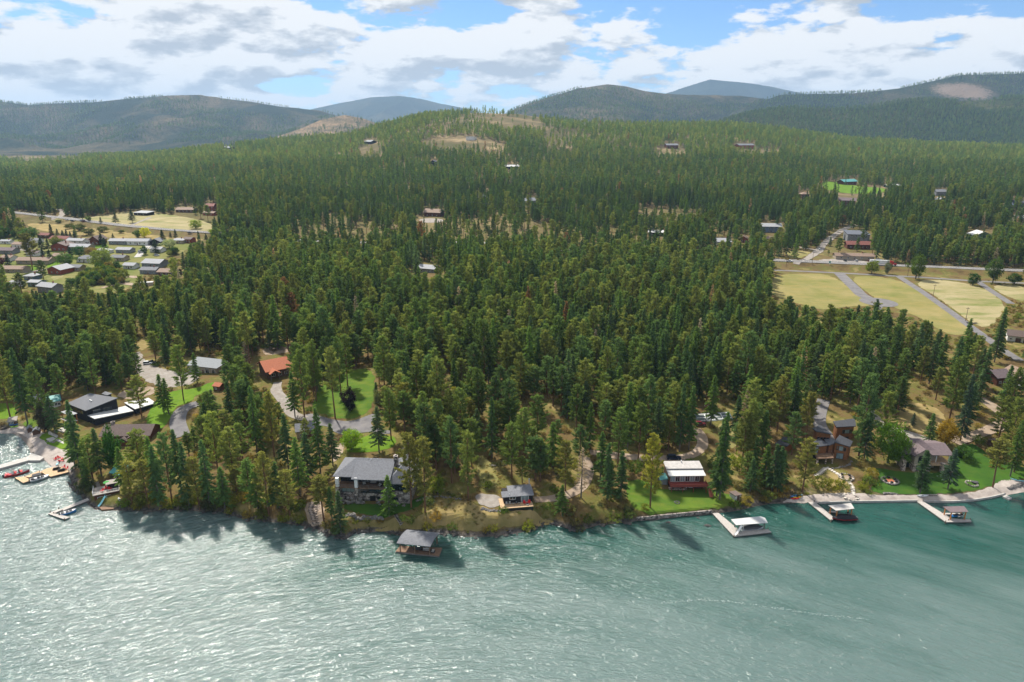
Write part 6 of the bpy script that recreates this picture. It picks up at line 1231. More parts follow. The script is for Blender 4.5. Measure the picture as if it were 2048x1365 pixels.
# utility poles and wires
PO = []
def pole(label, p, q, h, xarm=True, rz=0.):
    x, y, z = G(p, q); o = empty('utility_pole', (x, y, z), rz, label, 'pole', 'utility poles'); MB().tube((0, 0, -1), (0, 0, h), .17, .12, 8).build('shaft', 'pole_wood', o)
    if xarm: MB().box(-1.2, 1.2, -.08, .08, h-.7, h-.5).build('crossarm', 'pole_wood', o); [MB().tube((s, 0, h-.5), (s, 0, h-.25), .07).build('insulator', 'silver', o) for s in (-1.1, 0.2, 1.1)]
    PO.append(((x, y, z+h-.3), label)); return o
pole('tall wooden pole beside the tennis court', 1411, 852, 9.5)
for p, q, lab in ((1572, 534, 'utility pole at the dark firs west of the junction'), (1624, 530, 'utility pole just right of the highway junction'), (1815, 553, 'utility pole with lamp left of the lone field pine'), (1607, 503, 'utility pole at the green verge')): pole(lab, p, q, 11)
for p, q, lab in ((1866, 594, 'thin power pole in the dry field, left one'), (1931, 643, 'thin power pole in the dry field beside the brush pile')): pole(lab, p, q, 9)
def wire(label, pts, sag, r=.05):
    V = []; c = Vector(pts[0]); mb = MB()
    for a, b in zip(pts[:-1], pts[1:]):
        a = Vector(a)-c; b = Vector(b)-c; prev = a
        for i in range(1, 9): t = i/8; q = a.lerp(b, t)-Vector((0, 0, sag*4*t*(1-t))); mb.tube(prev, q, r, n=4); prev = q
    o = mb.build('power_line', 'wire'); o.location = c; return tag(o, label, 'cable')
hw = [PO[i][0] for i in (1, 2, 3)]; end = (hw[2][0]+260, hw[2][1]-40, hw[2][2]+1)
wire('power line running along the highway', [(hw[0][0]-180, hw[0][1]+30, hw[0][2])]+hw+[end], 1.2, .07); wire('second power line above the highway verge', [(p[0], p[1]+3, p[2]+1.6) for p in [(hw[0][0]-180, hw[0][1]+30, hw[0][2])]+hw+[end]], 1.2, .07)
a = cab(10.8, 8.5, DZ+3.4); b = G(955, 902); wire('thin cable slanting down to the small dark cabin', [(b[0], b[1], b[2]+5), tuple(a)], .5, .05)
b = [G(600, 440), G(900, 435), G(1200, 452), G(1500, 482)]; wire('power line crossing the middle of the forest', [(x, y, z+22) for x, y, z in b], 4, .12)
o = empty('brush_pile', G(1944, 648), 0, 'dark pile of brush and logs in the dry field', 'brush pile')
for i in range(14): r = random.Random(i); MB().tube((r.uniform(-4, 4), r.uniform(-1, 1), r.uniform(.1, .5)), (r.uniform(-4, 4), r.uniform(-1, 1), r.uniform(.2, .9)), .18, .1).build('log', 'cover_black' if i % 3 else 'weathered', o)
o = empty('billboard', G(1858, 522), 0, 'small pale blue billboard in front of the dark highway trees', 'billboard'); MB().box(-3, 3, -.1, .1, 3, 6).build('panel', 'glass_pale', o); [MB().tube((x, .2, -1), (x, .2, 5.5), .15).build('post', 'pole_wood', o) for x in (-2, 2)]
o = empty('road_sign', G(1659, 530), 0, 'small teal and white sign beside the highway', 'sign'); MB().box(-.9, .9, -.06, .06, 1.6, 3.2).build('panel', 'roof_teal', o); MB().box(-.5, .5, -.07, -.061, .6, 1.5).build('lower_panel', 'white_paint', o); [MB().tube((x, .1, -1), (x, .1, 3.1), .08).build('post', 'pole_wood', o) for x in (-.6, .6)]

# foam: a broken streak out on the lake, and small surf on the left beach
def foam(label, pts, n, spread, smin, smax, seed):
    r = random.Random(seed); P = resample([on_z(p, q, 0)[:2] for p, q in pts], .5); mb = MB()
    for k in range(n):
        i = r.randrange(len(P)); cx, cy = P[i][0]+r.gauss(0, spread), P[i][1]+r.gauss(0, spread*.5); s_ = r.uniform(smin, smax); m_ = 7
        L_ = [(cx+s_*r.uniform(.6, 1.3)*1.9*math.cos(2*math.pi*j/m_), cy+s_*r.uniform(.5, 1.2)*.45*math.sin(2*math.pi*j/m_), .035) for j in range(m_)]
        mb.prism(L_, [(x, y, -.05) for x, y, _ in L_])
    o = mb.build('foam', 'foam_white'); o['kind'] = 'stuff'; return tag(o, label, 'foam')
mat('foam_white', (.45, .52, .51), .9, .1)
foam('broken line of white foam drifting on the lake', [(1330, 1206), (1400, 1199), (1480, 1206), (1560, 1218), (1640, 1230), (1730, 1238)], 340, .55, .035, .11, 1)
foam('small surf breaking on the left beach', [(34, 872), (40, 880), (42, 892), (48, 896), (50, 906), (44, 916)], 110, .45, .15, .5, 3)

# ------------------------------------------------------------------ trees
def foliage_material(name, default):
    m, t, b, n = nodes_mat(name); t.nodes.remove(b); out = [x for x in t.nodes if x.bl_idname == 'ShaderNodeOutputMaterial'][0]
    at = n('ShaderNodeAttribute', attribute_name='tint', attribute_type='INSTANCER'); cv = n('ShaderNodeAttribute', attribute_name='cv', attribute_type='GEOMETRY')
    mx = n('ShaderNodeVectorMath', operation='SCALE'); t.links.new(at.outputs['Color'], mx.inputs[0]); t.links.new(cv.outputs['Fac'], mx.inputs['Scale'])
    hv = n('ShaderNodeVectorMath', operation='MULTIPLY', ins={0: mx.outputs[0], 1: (.95, .92, .45)})
    d = n('ShaderNodeBsdfDiffuse'); tr = n('ShaderNodeBsdfTranslucent'); t.links.new(mx.outputs[0], d.inputs[0]); t.links.new(hv.outputs[0], tr.inputs[0])
    ms = n('ShaderNodeAddShader'); t.links.new(d.outputs[0], ms.inputs[0]); t.links.new(tr.outputs[0], ms.inputs[1]); t.links.new(ms.outputs[0], out.inputs[0]); return m
foliage_material('foliage', (.05, .08, .02)); mat('bark_pine', (.16, .085, .05), .95, .25, 1.5, .5, 6.); mat('bark_grey', (.13, .115, .10), .95, .25, 1.5, .5, 6.)
def make_mesh(name, V, Fv, cv, mats, midx=None):
    me = bpy.data.meshes.new(name); me.vertices.add(len(V)); me.vertices.foreach_set('co', V.astype(np.float32).ravel()); k = Fv.shape[1]
    me.loops.add(Fv.size); me.loops.foreach_set('vertex_index', Fv.ravel().astype(np.int32)); me.polygons.add(len(Fv)); me.polygons.foreach_set('loop_start', np.arange(0, Fv.size, k, dtype=np.int32))
    if midx is not None: me.polygons.foreach_set('material_index', midx.astype(np.int32))
    a = me.attributes.new('cv', 'FLOAT', 'POINT'); a.data.foreach_set('value', cv.astype(np.float32)); me.update(calc_edges=True)
    for x in mats: me.materials.append(M[x])
    return me
def tris(rg, C, rad, k, size, cvC, flat=.6, dirs=None):
    n = len(C); c = np.repeat(C, k, 0)+rg.normal(size=(n*k, 3))*.55*np.repeat(rad, k)[:, None]*np.array([1, 1, flat])
    a = rg.normal(size=(n*k, 3))
    if dirs is not None: a = a*.55+np.repeat(dirs, k, 0)*1.0
    a /= np.linalg.norm(a, axis=1)[:, None]; b = rg.normal(size=(n*k, 3)); b -= a*(a*b).sum(1)[:, None]; b /= np.linalg.norm(b, axis=1)[:, None]
    s = (size*rg.uniform(.7, 1.35, n*k))[:, None]
    V = np.stack([c-a*s*.6-b*s*.28, c-a*s*.1+b*s*.34, c+a*s*.75], 1).reshape(-1, 3); F = np.arange(n*k*3).reshape(-1, 3)
    return V, F, np.repeat(np.repeat(cvC, k)*rg.uniform(.88, 1.12, n*k), 3)
def tube_tris(P, Rr, n=6):
    P = np.asarray(P, float); V = []; F = []
    for i, (p, r) in enumerate(zip(P, Rr)):
        for j in range(n): t = 2*math.pi*j/n; V.append((p[0]+r*math.cos(t), p[1]+r*math.sin(t), p[2]))
    for i in range(len(P)-1):
        for j in range(n):
            a, b, c, d = i*n+j, i*n+(j+1)%n, (i+1)*n+(j+1)%n, (i+1)*n+j; F += [(a, b, c), (a, c, d)]
    return np.array(V), np.array(F)
def stick_tris(A, B, r):
    V = []; F = []
    for a, b in zip(A, B):
        d = b-a; u = np.cross(d, [0, 0, 1.]); u /= (np.linalg.norm(u)+1e-9); w = np.cross(u, d/np.linalg.norm(d)); k = len(V)
        V += [a+u*r, a-u*r*.5+w*r*.8, a-u*r*.5-w*r*.8, b]; F += [(k, k+1, k+3), (k+1, k+2, k+3), (k+2, k, k+3)]
    return np.array(V), np.array(F)
def conifer(seed, kind, lod):
    """kind: pine / fir / dead ; real metres, nominal 26 m. returns (trunk V,F), (crown V,F,cv)"""
    rg = np.random.default_rng(seed); Ht = 26.; lean = rg.normal(size=2)*.35
    def axis(t): return np.stack([lean[0]*np.sin(t*2.6), lean[1]*np.sin(t*2.2+.4), Ht*t], -1)
    ts = np.linspace(0, .97, 8 if lod == 0 else 4); r0 = .36 if kind != 'fir' else .34; TV, TF = tube_tris(axis(ts), r0*(1-ts)**.8+.03, 7 if lod == 0 else 5)
    TV[TV[:, 2] < .1, 2] = -2.0
    if kind == 'fir': cb, Rm, nb = rg.uniform(.08, .18), rg.uniform(4.0, 5.2), 104
    elif kind == 'pine': cb, Rm, nb = rg.uniform(.20, .42), rg.uniform(3.9, 5.3), 84
    else: cb, Rm, nb = .20, 3.2, 78
    if lod == 1: nb = int(nb*.62)
    if lod == 2: nb = 26
    t = cb+(1-cb)*np.linspace(0, 1, nb)**(.92)*.99; s = (t-cb)/(1-cb)
    if kind == 'fir': Lr = Rm*(1-s)**.80*(.55+.45*np.clip(s/.08, 0, 1))+.25
    elif kind == 'pine': Lr = Rm*np.clip(np.sin(np.pi*(.20+.795*s))**.55, .0, 1)*(1-.22*s)+.35
    else: Lr = Rm*(1-s)**.6+.3
    Lr = Lr*rg.uniform(.62, 1.18, nb)
    if kind == 'pine': Lr *= 1-.45*(rg.random(nb) < .18)
    az = np.arange(nb)*2.39996+rg.normal(size=nb)*.5; up = {'fir': -.22, 'pine': .16, 'dead': .05}[kind]+.55*s*(kind == 'pine')+rg.normal(size=nb)*.12
    D = np.stack([np.cos(az), np.sin(az), up], -1); A = axis(t)
    C = []; rad = []; dirs = []; cvs = []
    for i in range(nb):
        m_ = max(1, int(round(Lr[i]/(.72 if lod == 0 else 1.15 if lod == 1 else 2.2)+.4)))
        for j in range(m_):
            f = (.34+.66*(j+.6)/m_) if kind != 'fir' else (.22+.78*(j+.6)/m_)
            p = A[i]+D[i]*Lr[i]*f; p[2] += (-.10*Lr[i]*f*f if kind == 'fir' else .05*Lr[i]*f*f)
            C.append(p); rad.append({'fir': .50, 'pine': .62, 'dead': .45}[kind]*(1.1-.35*f)*(1 if lod == 0 else 1.35 if lod == 1 else 2.2)); dirs.append(D[i]); cvs.append(rg.uniform(.74, 1.26))
    C.append(axis(np.array(.99))); rad.append(.4); dirs.append([0, 0, 1.]); cvs.append(1.1); C = np.array(C); rad = np.array(rad); dirs = np.array(dirs, float); cvs = np.array(cvs)
    k, sz = [(17, .52), (10, .88), (5, 1.8)][lod]
    if kind == 'dead': k, sz = max(2, k//2), sz*.75
    CV, CF, cv = tris(rg, C, rad, k, sz, cvs, .5 if kind == 'fir' else .75, dirs*.9 if kind == 'fir' else dirs*.35)
    if lod == 0:
        BV, BF = stick_tris(A, A+D*Lr[:, None]*.9, .07); TF = np.concatenate([TF, BF+len(TV)]); TV = np.concatenate([TV, BV])
    return TV, TF, CV, CF, cv
def broadleaf(seed, h, r, lod=0, squash=1., trunk=.22):
    rg = np.random.default_rng(seed); n = 150 if lod == 0 else 50
    u = rg.normal(size=(n, 3)); u /= np.linalg.norm(u, axis=1)[:, None]; lob = 1+.28*np.sin(u[:, 0]*4+seed)*np.sin(u[:, 1]*3.3+seed*2)+.18*np.sin(u[:, 2]*6+seed)
    cz = h*(trunk+(1-trunk)/2); C = u*(rg.uniform(.45, 1, n)**.5)[:, None]*lob[:, None]*np.array([r, r, h*(1-trunk)/2*squash]); C[:, 2] += cz
    cvs = rg.uniform(.65, 1.35, n); k = 22 if lod == 0 else 12
    CV, CF, cv = tris(rg, C, np.full(n, r*.22), k, max(.32, r*.13), cvs, .8)
    TV, TF = tube_tris(np.array([[0, 0, -1.5], [.05, 0, h*.25], [.1, .1, h*.7]]), [r*.09+.05, r*.06+.04, .04], 7)
    ends = C[rg.choice(n, 12)]; BV, BF = stick_tris(np.tile([[.05, 0, h*.28]], (12, 1)), ends, r*.02+.03); TF = np.concatenate([TF, BF+len(TV)]); TV = np.concatenate([TV, BV])
    return TV, TF, CV, CF, cv
PROTO = {}
for kind in ('pine', 'fir', 'dead'):
    PROTO[kind] = []
    for v in range({'pine': 5, 'fir': 4, 'dead': 2}[kind]):
        TV, TF, CV, CF, cv = conifer(100*len(kind)+v, kind, 0)
        PROTO[kind].append((make_mesh('trunk', TV, TF, np.ones(len(TV)), ['bark_grey' if kind != 'pine' else 'bark_pine']), make_mesh('crown', CV, CF, cv, ['foliage'])))
TREES = []      # every individual tree: (root, kind words, size m, tint, px, py)
TM = 1.55
PINE_T = [(.066, .086, .022), (.056, .080, .022), (.082, .094, .024), (.050, .076, .026), (.094, .102, .028)]
FIR_T = [(.044, .076, .024), (.038, .066, .026), (.052, .084, .022), (.046, .070, .032), (.034, .058, .026)]
DEAD_T = [(.24, .19, .15), (.20, .17, .15), (.27, .17, .12)]
def new_tree(name, meshes, loc, rz, sc, tint, wide=1.):
    o = bpy.data.objects.new(name, None); COL.objects.link(o); o.location = loc; o.rotation_euler = (0, 0, rz); o.scale = (sc*wide, sc*wide, sc); o.empty_display_size = .5
    for nm, me in zip(('trunk', 'crown'), meshes):
        c = bpy.data.objects.new(nm, me); COL.objects.link(c); c.parent = o; c['tint'] = (*tint, 1.)[:3]
    return o
def add_conifer(kind, x, y, h, tint, wide=1., r=random):
    z = Hs(x, y); o = new_tree({'pine': 'pine_tree', 'fir': 'fir_tree', 'dead': 'dead_tree'}[kind], r.choice(PROTO[kind]), (x, y, z), r.uniform(0, 6.28), h/26., tint, wide)
    px, py, dp = proj(x, y, z); TREES.append((o, kind, h, tint, float(px), float(py), x, y)); return o
# foreground trees read off the photograph: base x, base y, top y, kind, tint shift
FG = [(21, 836, 713, 'p'), (55, 847, 705, 'f'), (90, 858, 738, 'p'), (125, 805, 733, 'p'), (192, 792, 691, 'p'), (259, 763, 684, 'f'), (277, 758, 708, 'p'), (328, 825, 752, 'f'), (338, 829, 760, 'f'), (367, 800, 697, 'p'), (395, 767, 708, 'f'), (284, 832, 756, 'p'),
 (165, 955, 812, 'f'), (204, 952, 862, 'f'), (150, 935, 850, 'f'), (186, 962, 880, 'p'), (265, 1012, 930, 'P'), (300, 1015, 928, 'P'), (322, 1012, 900, 'f'), (346, 1008, 880, 'p'), (380, 1016, 895, 'f'), (400, 1018, 925, 'P'), (420, 1014, 890, 'f'), (364, 985, 868, 'f'), (310, 975, 880, 'f'), (287, 960, 868, 'p'), (250, 985, 900, 'f'),
 (437, 957, 834, 'p'), (414, 970, 908, 'd'), (474, 990, 935, 'P'), (461, 945, 889, 'f'), (486, 920, 852, 'p'), (514, 908, 781, 'f'), (548, 914, 794, 'P'), (538, 1028, 914, 'P'), (517, 1020, 935, 'f'), (578, 940, 834, 'f'), (600, 991, 883, 'f'), (618, 957, 871, 'f'), (640, 950, 825, 'f'), (612, 883, 840, 'p'), (666, 932, 852, 'f'), (590, 834, 748, 'f'), (609, 834, 708, 'p'), (597, 772, 692, 'p'), (632, 803, 689, 'p'), (671, 837, 705, 'p'), (683, 791, 682, 'p'), (695, 772, 676, 'p'), (769, 788, 680, 'p'), (754, 803, 766, 'f'), (758, 905, 818, 'f'), (783, 880, 785, 'p'), (809, 865, 772, 'P'),
 (649, 1040, 960, 'P'), (664, 1036, 978, 'f'), (683, 1070, 989, 'f'), (778, 1034, 957, 'f'), (822, 1016, 880, 'P'), (850, 1024, 891, 'P'), (904, 966, 843, 'p'), (936, 1002, 877, 'p'), (911, 840, 778, 'Y'), (936, 862, 799, 'P'), (984, 916, 802, 'f'), (1024, 957, 855, 'p'), (1028, 862, 796, 'p'), (1070, 960, 880, 'p'), (1081, 963, 882, 'p'), (1045, 966, 916, 'p'), (1125, 1030, 974, 'f'), (1131, 983, 891, 'P'), (1162, 996, 902, 'd'), (1160, 930, 855, 'p'), (560, 1015, 930, 'f'), (500, 1005, 925, 'p'), (450, 1018, 940, 'f'), (580, 1030, 950, 'P'),
 (1301, 1016, 882, 'Y'), (1312, 900, 800, 'f'), (1359, 904, 775, 'f'), (1377, 900, 780, 'f'), (1432, 992, 850, 'f'), (1439, 1000, 840, 'f'), (1489, 900, 860, 'f'), (1499, 985, 920, 'f'), (1526, 900, 825, 'f'), (1544, 985, 895, 'f'), (1471, 878, 795, 'f'), (1554, 867, 760, 'P'), (1215, 1000, 895, 'f'), (1242, 1000, 910, 'f'), (1255, 902, 775, 'f'), (1604, 985, 886, 'P'), (1612, 888, 792, 'P'), (1583, 910, 830, 'p'), (1527, 971, 894, 'f'), (1553, 987, 899, 'f'), (1565, 960, 905, 'f'), (1508, 950, 880, 'f'),
 (1717, 912, 762, 'p'), (1729, 920, 832, 'f'), (1840, 987, 907, 'f'), (1856, 890, 830, 'f'), (1896, 978, 902, 'b'), (1987, 976, 886, 'P'), (2020, 953, 848, 'f'), (2028, 945, 840, 'P'), (1921, 882, 757, 'b'), (1825, 853, 827, 'b'), (1768, 808, 735, 'p'), (1700, 800, 720, 'p'), (1960, 790, 700, 'f'), (2005, 815, 735, 'f'), (1180, 900, 810, 'f'), (1105, 935, 850, 'f'), (1200, 960, 870, 'f'), (955, 890, 820, 'f')]
PINE_T = [(r*.95*TM, g*TM, b*1.12*TM) for r, g, b in PINE_T]; FIR_T = [tuple(c*TM for c in t) for t in FIR_T]
rF = random.Random(5)
for bx, by, ty, k in FG:
    x, y, z = G(bx, by); dpt = proj(x, y, z)[2]; dep = math.atan2(CAMH-z, y); h = (by-ty)*dpt/F/math.cos(dep)*1.02
    kind = {'p': 'pine', 'P': 'pine', 'Y': 'pine', 'f': 'fir', 'b': 'fir', 'd': 'dead'}[k]
    base = {'p': rF.choice(PINE_T), 'P': (.135, .135, .040), 'Y': (.175, .17, .032), 'f': rF.choice(FIR_T), 'b': (.046, .074, .052), 'd': rF.choice(DEAD_T)}[k]
    v = rF.uniform(.9, 1.15)*(1.22 if by > 915 and bx < 640 else 1.); add_conifer(kind, x, y, h, tuple(c*v for c in base), min(1.35, max(.8, 22./max(h, 6)))*rF.uniform(.85, 1.05), rF)
FGN = len(TREES)
# ------------------------------------------------------------------ scattered forest
def keep_ok(px, py, ppx, hpx, rg, width):
    """reject candidates whose base or crown would cover a kept opening"""
    ok = np.ones(len(px), bool); samp = [(0., 0.), (.35, 0.), (.62, 0.), (.9, 0.), (.45, -.8), (.45, .8)]
    for poly, s in KEEP:
        P = np.array(poly); x0, y0 = P.min(0); x1, y1 = P.max(0); cand = ok & (px > x0-15) & (px < x1+15) & (py > y0-2) & (py-hpx < y1+2)
        ix = np.nonzero(cand)[0]
        if not len(ix): continue
        hit = np.zeros(len(ix), bool)
        for f, wv in samp: hit |= pip(px[ix]+(ppx[ix]-px[ix])*f+wv*width[ix], py[ix]-hpx[ix]*f, poly)
        base = pip(px[ix], py[ix], poly) if s >= .78 else np.zeros(len(ix), bool)
        ok[ix[(hit & (rg.random(len(ix)) < s)) | base]] = False
    return ok
rg = np.random.default_rng(77)
def scatter(y0, y1, sp, umax, jit=.48):
    xs = np.arange(-umax*y1, umax*y1, sp); ys = np.arange(y0, y1, sp); X, Y = np.meshgrid(xs, ys); X = X.ravel()+rg.uniform(-jit, jit, X.size)*sp; Y = Y.ravel()+rg.uniform(-jit, jit, Y.size)*sp
    k = np.abs(X/Y) < umax; return X[k], Y[k]
AX = []; AY = []; AH = []; AL = []
for y0, y1, sp, um in ((190, 330, 6.2, 1.15), (330, 620, 6.3, 1.08), (620, 1000, 7.0, 1.), (1000, 1700, 8.5, .95), (1700, 2900, 10., .95)):
    X, Y = scatter(y0, y1, sp, um); d = Y-Ysh(X); k = d > 2.5; X, Y, d = X[k], Y[k], d[k]
    dens = .66+1.5*(fbm(X/55, Y/55, 41, 3)-.40)
    dens = np.where(Y > 1500, .97-.95*sm((fbm(X/150, Y/90, 51, 4)-.31)*6)*sm((Y-1700)/350)*np.exp(-((X/Y-.01)/.17)**2), dens); dens = np.where((Y > 330) & (Y < 1500), dens*1.15+.1, dens)
    dens = np.where(Y < 235, dens*.75, dens); k = rg.random(len(X)) < dens; X, Y, d = X[k], Y[k], d[k]
    hy = np.interp(X, HWY[:, 0], HWY[:, 1]); k = np.abs(Y-hy) > 15; X, Y, d = X[k], Y[k], d[k]
    Hh = (rg.normal(18.6, 5.2, len(X))*(.8+.4*fbm(X/90, Y/90, 47, 2))).clip(6., 31)*np.where(Y > 560, .93, 1.)*np.where(Y > 1400, .86, 1.)*np.where(d < 14, .6, 1.)
    Z = H(X, Y); px, py, dp = proj(X, Y, Z); qx, qy, _ = proj(X, Y, Z+Hh)
    ok = keep_ok(px, py, qx, py-qy, rg, 2.4*F/dp)
    # stay clear of the trees read off the photo
    for t in TREES[:FGN]:
        m = (np.abs(X-t[6]) < 3.4) & (np.abs(Y-t[7]) < 4.5); ok &= ~m
    AX.append(X[ok]); AY.append(Y[ok]); AH.append(Hh[ok])
AX, AY, AH = map(np.concatenate, (AX, AY, AH)); AZ = H(AX, AY)
n = len(AX); u_ = rg.random(n); mixn = fbm(AX/60, AY/60, 61, 3)
KD = np.where(u_ < .014, 2, np.where(u_+1.2*(mixn-.5) < np.interp(AY, [500, 750, 1500, 1800], [.66, .34, .34, .75]), 0, 1))           # 0 pine 1 fir 2 dead; darker firs mid-slope stand in for cloud shade
tint = np.zeros((n, 3)); P5, F5, D3 = np.array(PINE_T), np.array(FIR_T), np.array(DEAD_T)
tint[KD == 0] = P5[rg.integers(0, 5, (KD == 0).sum())]; tint[KD == 1] = F5[rg.integers(0, 5, (KD == 1).sum())]; tint[KD == 2] = D3[rg.integers(0, 3, (KD == 2).sum())]
tint *= (rg.uniform(.72, 1.25, n)*np.interp(AY, [480, 700, 1500, 1750], [1., .86, .86, 1.15]))[:, None]; rust = rg.random(n) < .004; tint[rust] = (.15, .085, .045)  # cloud shade on mid-slopes and sun on the hilltop put into the tint
px, py, dp = proj(AX, AY, AZ); inview = (px > -10) & (px < 2058) & (py-AH*F/dp < 1365)
size = np.where(inview, AH*F/dp, 0); order = np.argsort(-size); NIND = max(0, 300-FGN); ind = order[:NIND]
for i in ind: add_conifer(('pine', 'fir', 'dead')[KD[i]], AX[i], AY[i], AH[i], tuple(tint[i]), float(min(1.25, max(.85, 21/AH[i]))), rF)
rest = np.ones(n, bool); rest[ind] = False
# prototypes for the instanced forest, three levels of detail
FC = bpy.data.collections.new('forest_prototypes'); names = []
for lod in (0, 1, 2):
    for ki, kind in enumerate(('pine', 'fir', 'dead')):
        for v in range((3, 3, 2)[lod] if kind != 'dead' else 1):
            TV, TF, CV, CF, cv = conifer(1000+lod*100+ki*10+v, kind, lod); Vv = np.concatenate([TV, CV]); Ff = np.concatenate([TF, CF+len(TV)])
            me = make_mesh('forest_tree', Vv, Ff, np.concatenate([np.ones(len(TV)), cv]), ['bark_pine' if kind == 'pine' else 'bark_grey', 'foliage'], np.concatenate([np.zeros(len(TF)), np.ones(len(CF))]))
            o = bpy.data.objects.new('proto_%02d' % len(names), me); FC.objects.link(o); names.append((lod, ki, v))
def proto_index(lod, kd, r): 
    opts = [i for i, (l, k, v) in enumerate(names) if l == lod and k == kd]; return np.array(opts)[(r*len(opts)).astype(int) % len(opts)]
def instancer(name, X, Y, Z, hs, wide, idx, tints, coll, label=None, cat=None, nominal=26.):
    me = bpy.data.meshes.new(name); me.vertices.add(len(X)); me.vertices.foreach_set('co', np.stack([X, Y, Z], 1).astype(np.float32).ravel())
    def at(nm, tp, val, key='value'): a = me.attributes.new(nm, tp, 'POINT'); a.data.foreach_set(key, val.ravel())
    s = (hs/nominal).astype(np.float32); at('scl', 'FLOAT_VECTOR', np.stack([s*wide, s*wide, s], 1).astype(np.float32), 'vector'); at('rz', 'FLOAT', rg.uniform(0, 6.28, len(X)).astype(np.float32)); at('idx', 'INT', idx.astype(np.int32)); at('tint', 'FLOAT_VECTOR', tints.astype(np.float32), 'vector'); me.update()
    o = bpy.data.objects.new(name, me); COL.objects.link(o); o['kind'] = 'stuff'; tag(o, label, cat)
    ng = bpy.data.node_groups.new(name, 'GeometryNodeTree'); ng.interface.new_socket('Geometry', in_out='INPUT', socket_type='NodeSocketGeometry'); ng.interface.new_socket('Geometry', in_out='OUTPUT', socket_type='NodeSocketGeometry')
    q = ng.nodes; l = ng.links; gi = q.new('NodeGroupInput'); go = q.new('NodeGroupOutput'); ip = q.new('GeometryNodeInstanceOnPoints'); ci = q.new('GeometryNodeCollectionInfo'); ci.inputs['Collection'].default_value = coll; ci.inputs['Separate Children'].default_value = True; ci.inputs['Reset Children'].default_value = True
    def na(nm, tp): x = q.new('GeometryNodeInputNamedAttribute'); x.data_type = tp; x.inputs['Name'].default_value = nm; return [k for k in x.outputs if k.enabled and k.name == 'Attribute'][0]
    l.new(gi.outputs[0], ip.inputs['Points']); l.new(ci.outputs[0], ip.inputs['Instance']); ip.inputs['Pick Instance'].default_value = True; l.new(na('idx', 'INT'), ip.inputs['Instance Index']); l.new(na('scl', 'FLOAT_VECTOR'), ip.inputs['Scale'])
    cx = q.new('ShaderNodeCombineXYZ'); l.new(na('rz', 'FLOAT'), cx.inputs['Z']); er = q.new('FunctionNodeEulerToRotation'); l.new(cx.outputs[0], er.inputs[0]); l.new(er.outputs[0], ip.inputs['Rotation']); l.new(ip.outputs[0], go.inputs[0])
    md = o.modifiers.new('scatter', 'NODES'); md.node_group = ng; return o
rx, ry, rz_, rh, rk, rt = AX[rest], AY[rest], AZ[rest], AH[rest], KD[rest], tint[rest]
lod = np.where(ry < 480, 0, np.where(ry < 1100, 1, 2)); rr = rg.random(len(rx)); idx = np.zeros(len(rx), int)
for l_ in (0, 1, 2):
    for k_ in (0, 1, 2): m = (lod == l_) & (rk == k_); idx[m] = proto_index(l_, k_, rr[m]) if m.any() else 0
instancer('forest', rx, ry, rz_, rh, np.clip(22/rh, .85, 1.4)*rg.uniform(.85, 1.1, len(rx)), idx, rt, FC, 'dense conifer forest reaching back to the hilltop', 'forest')
# trees on the mountains: one mass
MX, MY, MZ, MT = [], [], [], []
for fn, D, front, cu, tr in MOUNT:
    if not tr: continue
    u0, u1 = max(cu[0], -.88), min(cu[-1], .88); sp = 15. if D < 4500 else 20.
    X, Y = np.meshgrid(np.arange(u0*D, u1*D, sp), np.arange(D-front*.75, D+80, sp)); X = X.ravel()+rg.uniform(-.5, .5, X.size)*sp; Y = Y.ravel()+rg.uniform(-.5, .5, Y.size)*sp
    dn = tr-.9*sm((fbm(X/420, Y/420, 71, 5)-.53)*8); k = (rg.random(len(X)) < dn) & (np.hypot((X-float(CLIFF[0]))/210, (fn(X, Y)-float(CLIFF[2]))/85) > 1) & (X/Y > cu[0]+.02) & (X/Y < cu[-1]-.02); X, Y = X[k], Y[k]; MX.append(X); MY.append(Y); MZ.append(fn(X, Y)-1.)
MX, MY, MZ = map(np.concatenate, (MX, MY, MZ)); nm_ = len(MX); mk = (rg.random(nm_) < .6).astype(int)
mt = np.where(mk[:, None] == 0, P5[rg.integers(0, 5, nm_)]*np.array([.62, .72, .95]), F5[rg.integers(0, 5, nm_)])*rg.uniform(.7, 1.2, nm_)[:, None]  # pines cooled toward blue, distance haze put into the tint
mi = np.where(mk == 0, proto_index(2, 0, rg.random(nm_)), proto_index(2, 1, rg.random(nm_)))
instancer('far_forest', MX, MY, MZ, rg.uniform(15, 24, nm_), np.full(nm_, 1.5), mi, mt, FC, 'far-off conifer woods covering the mountain slopes', 'forest')
print('trees', n, 'mountain', nm_)

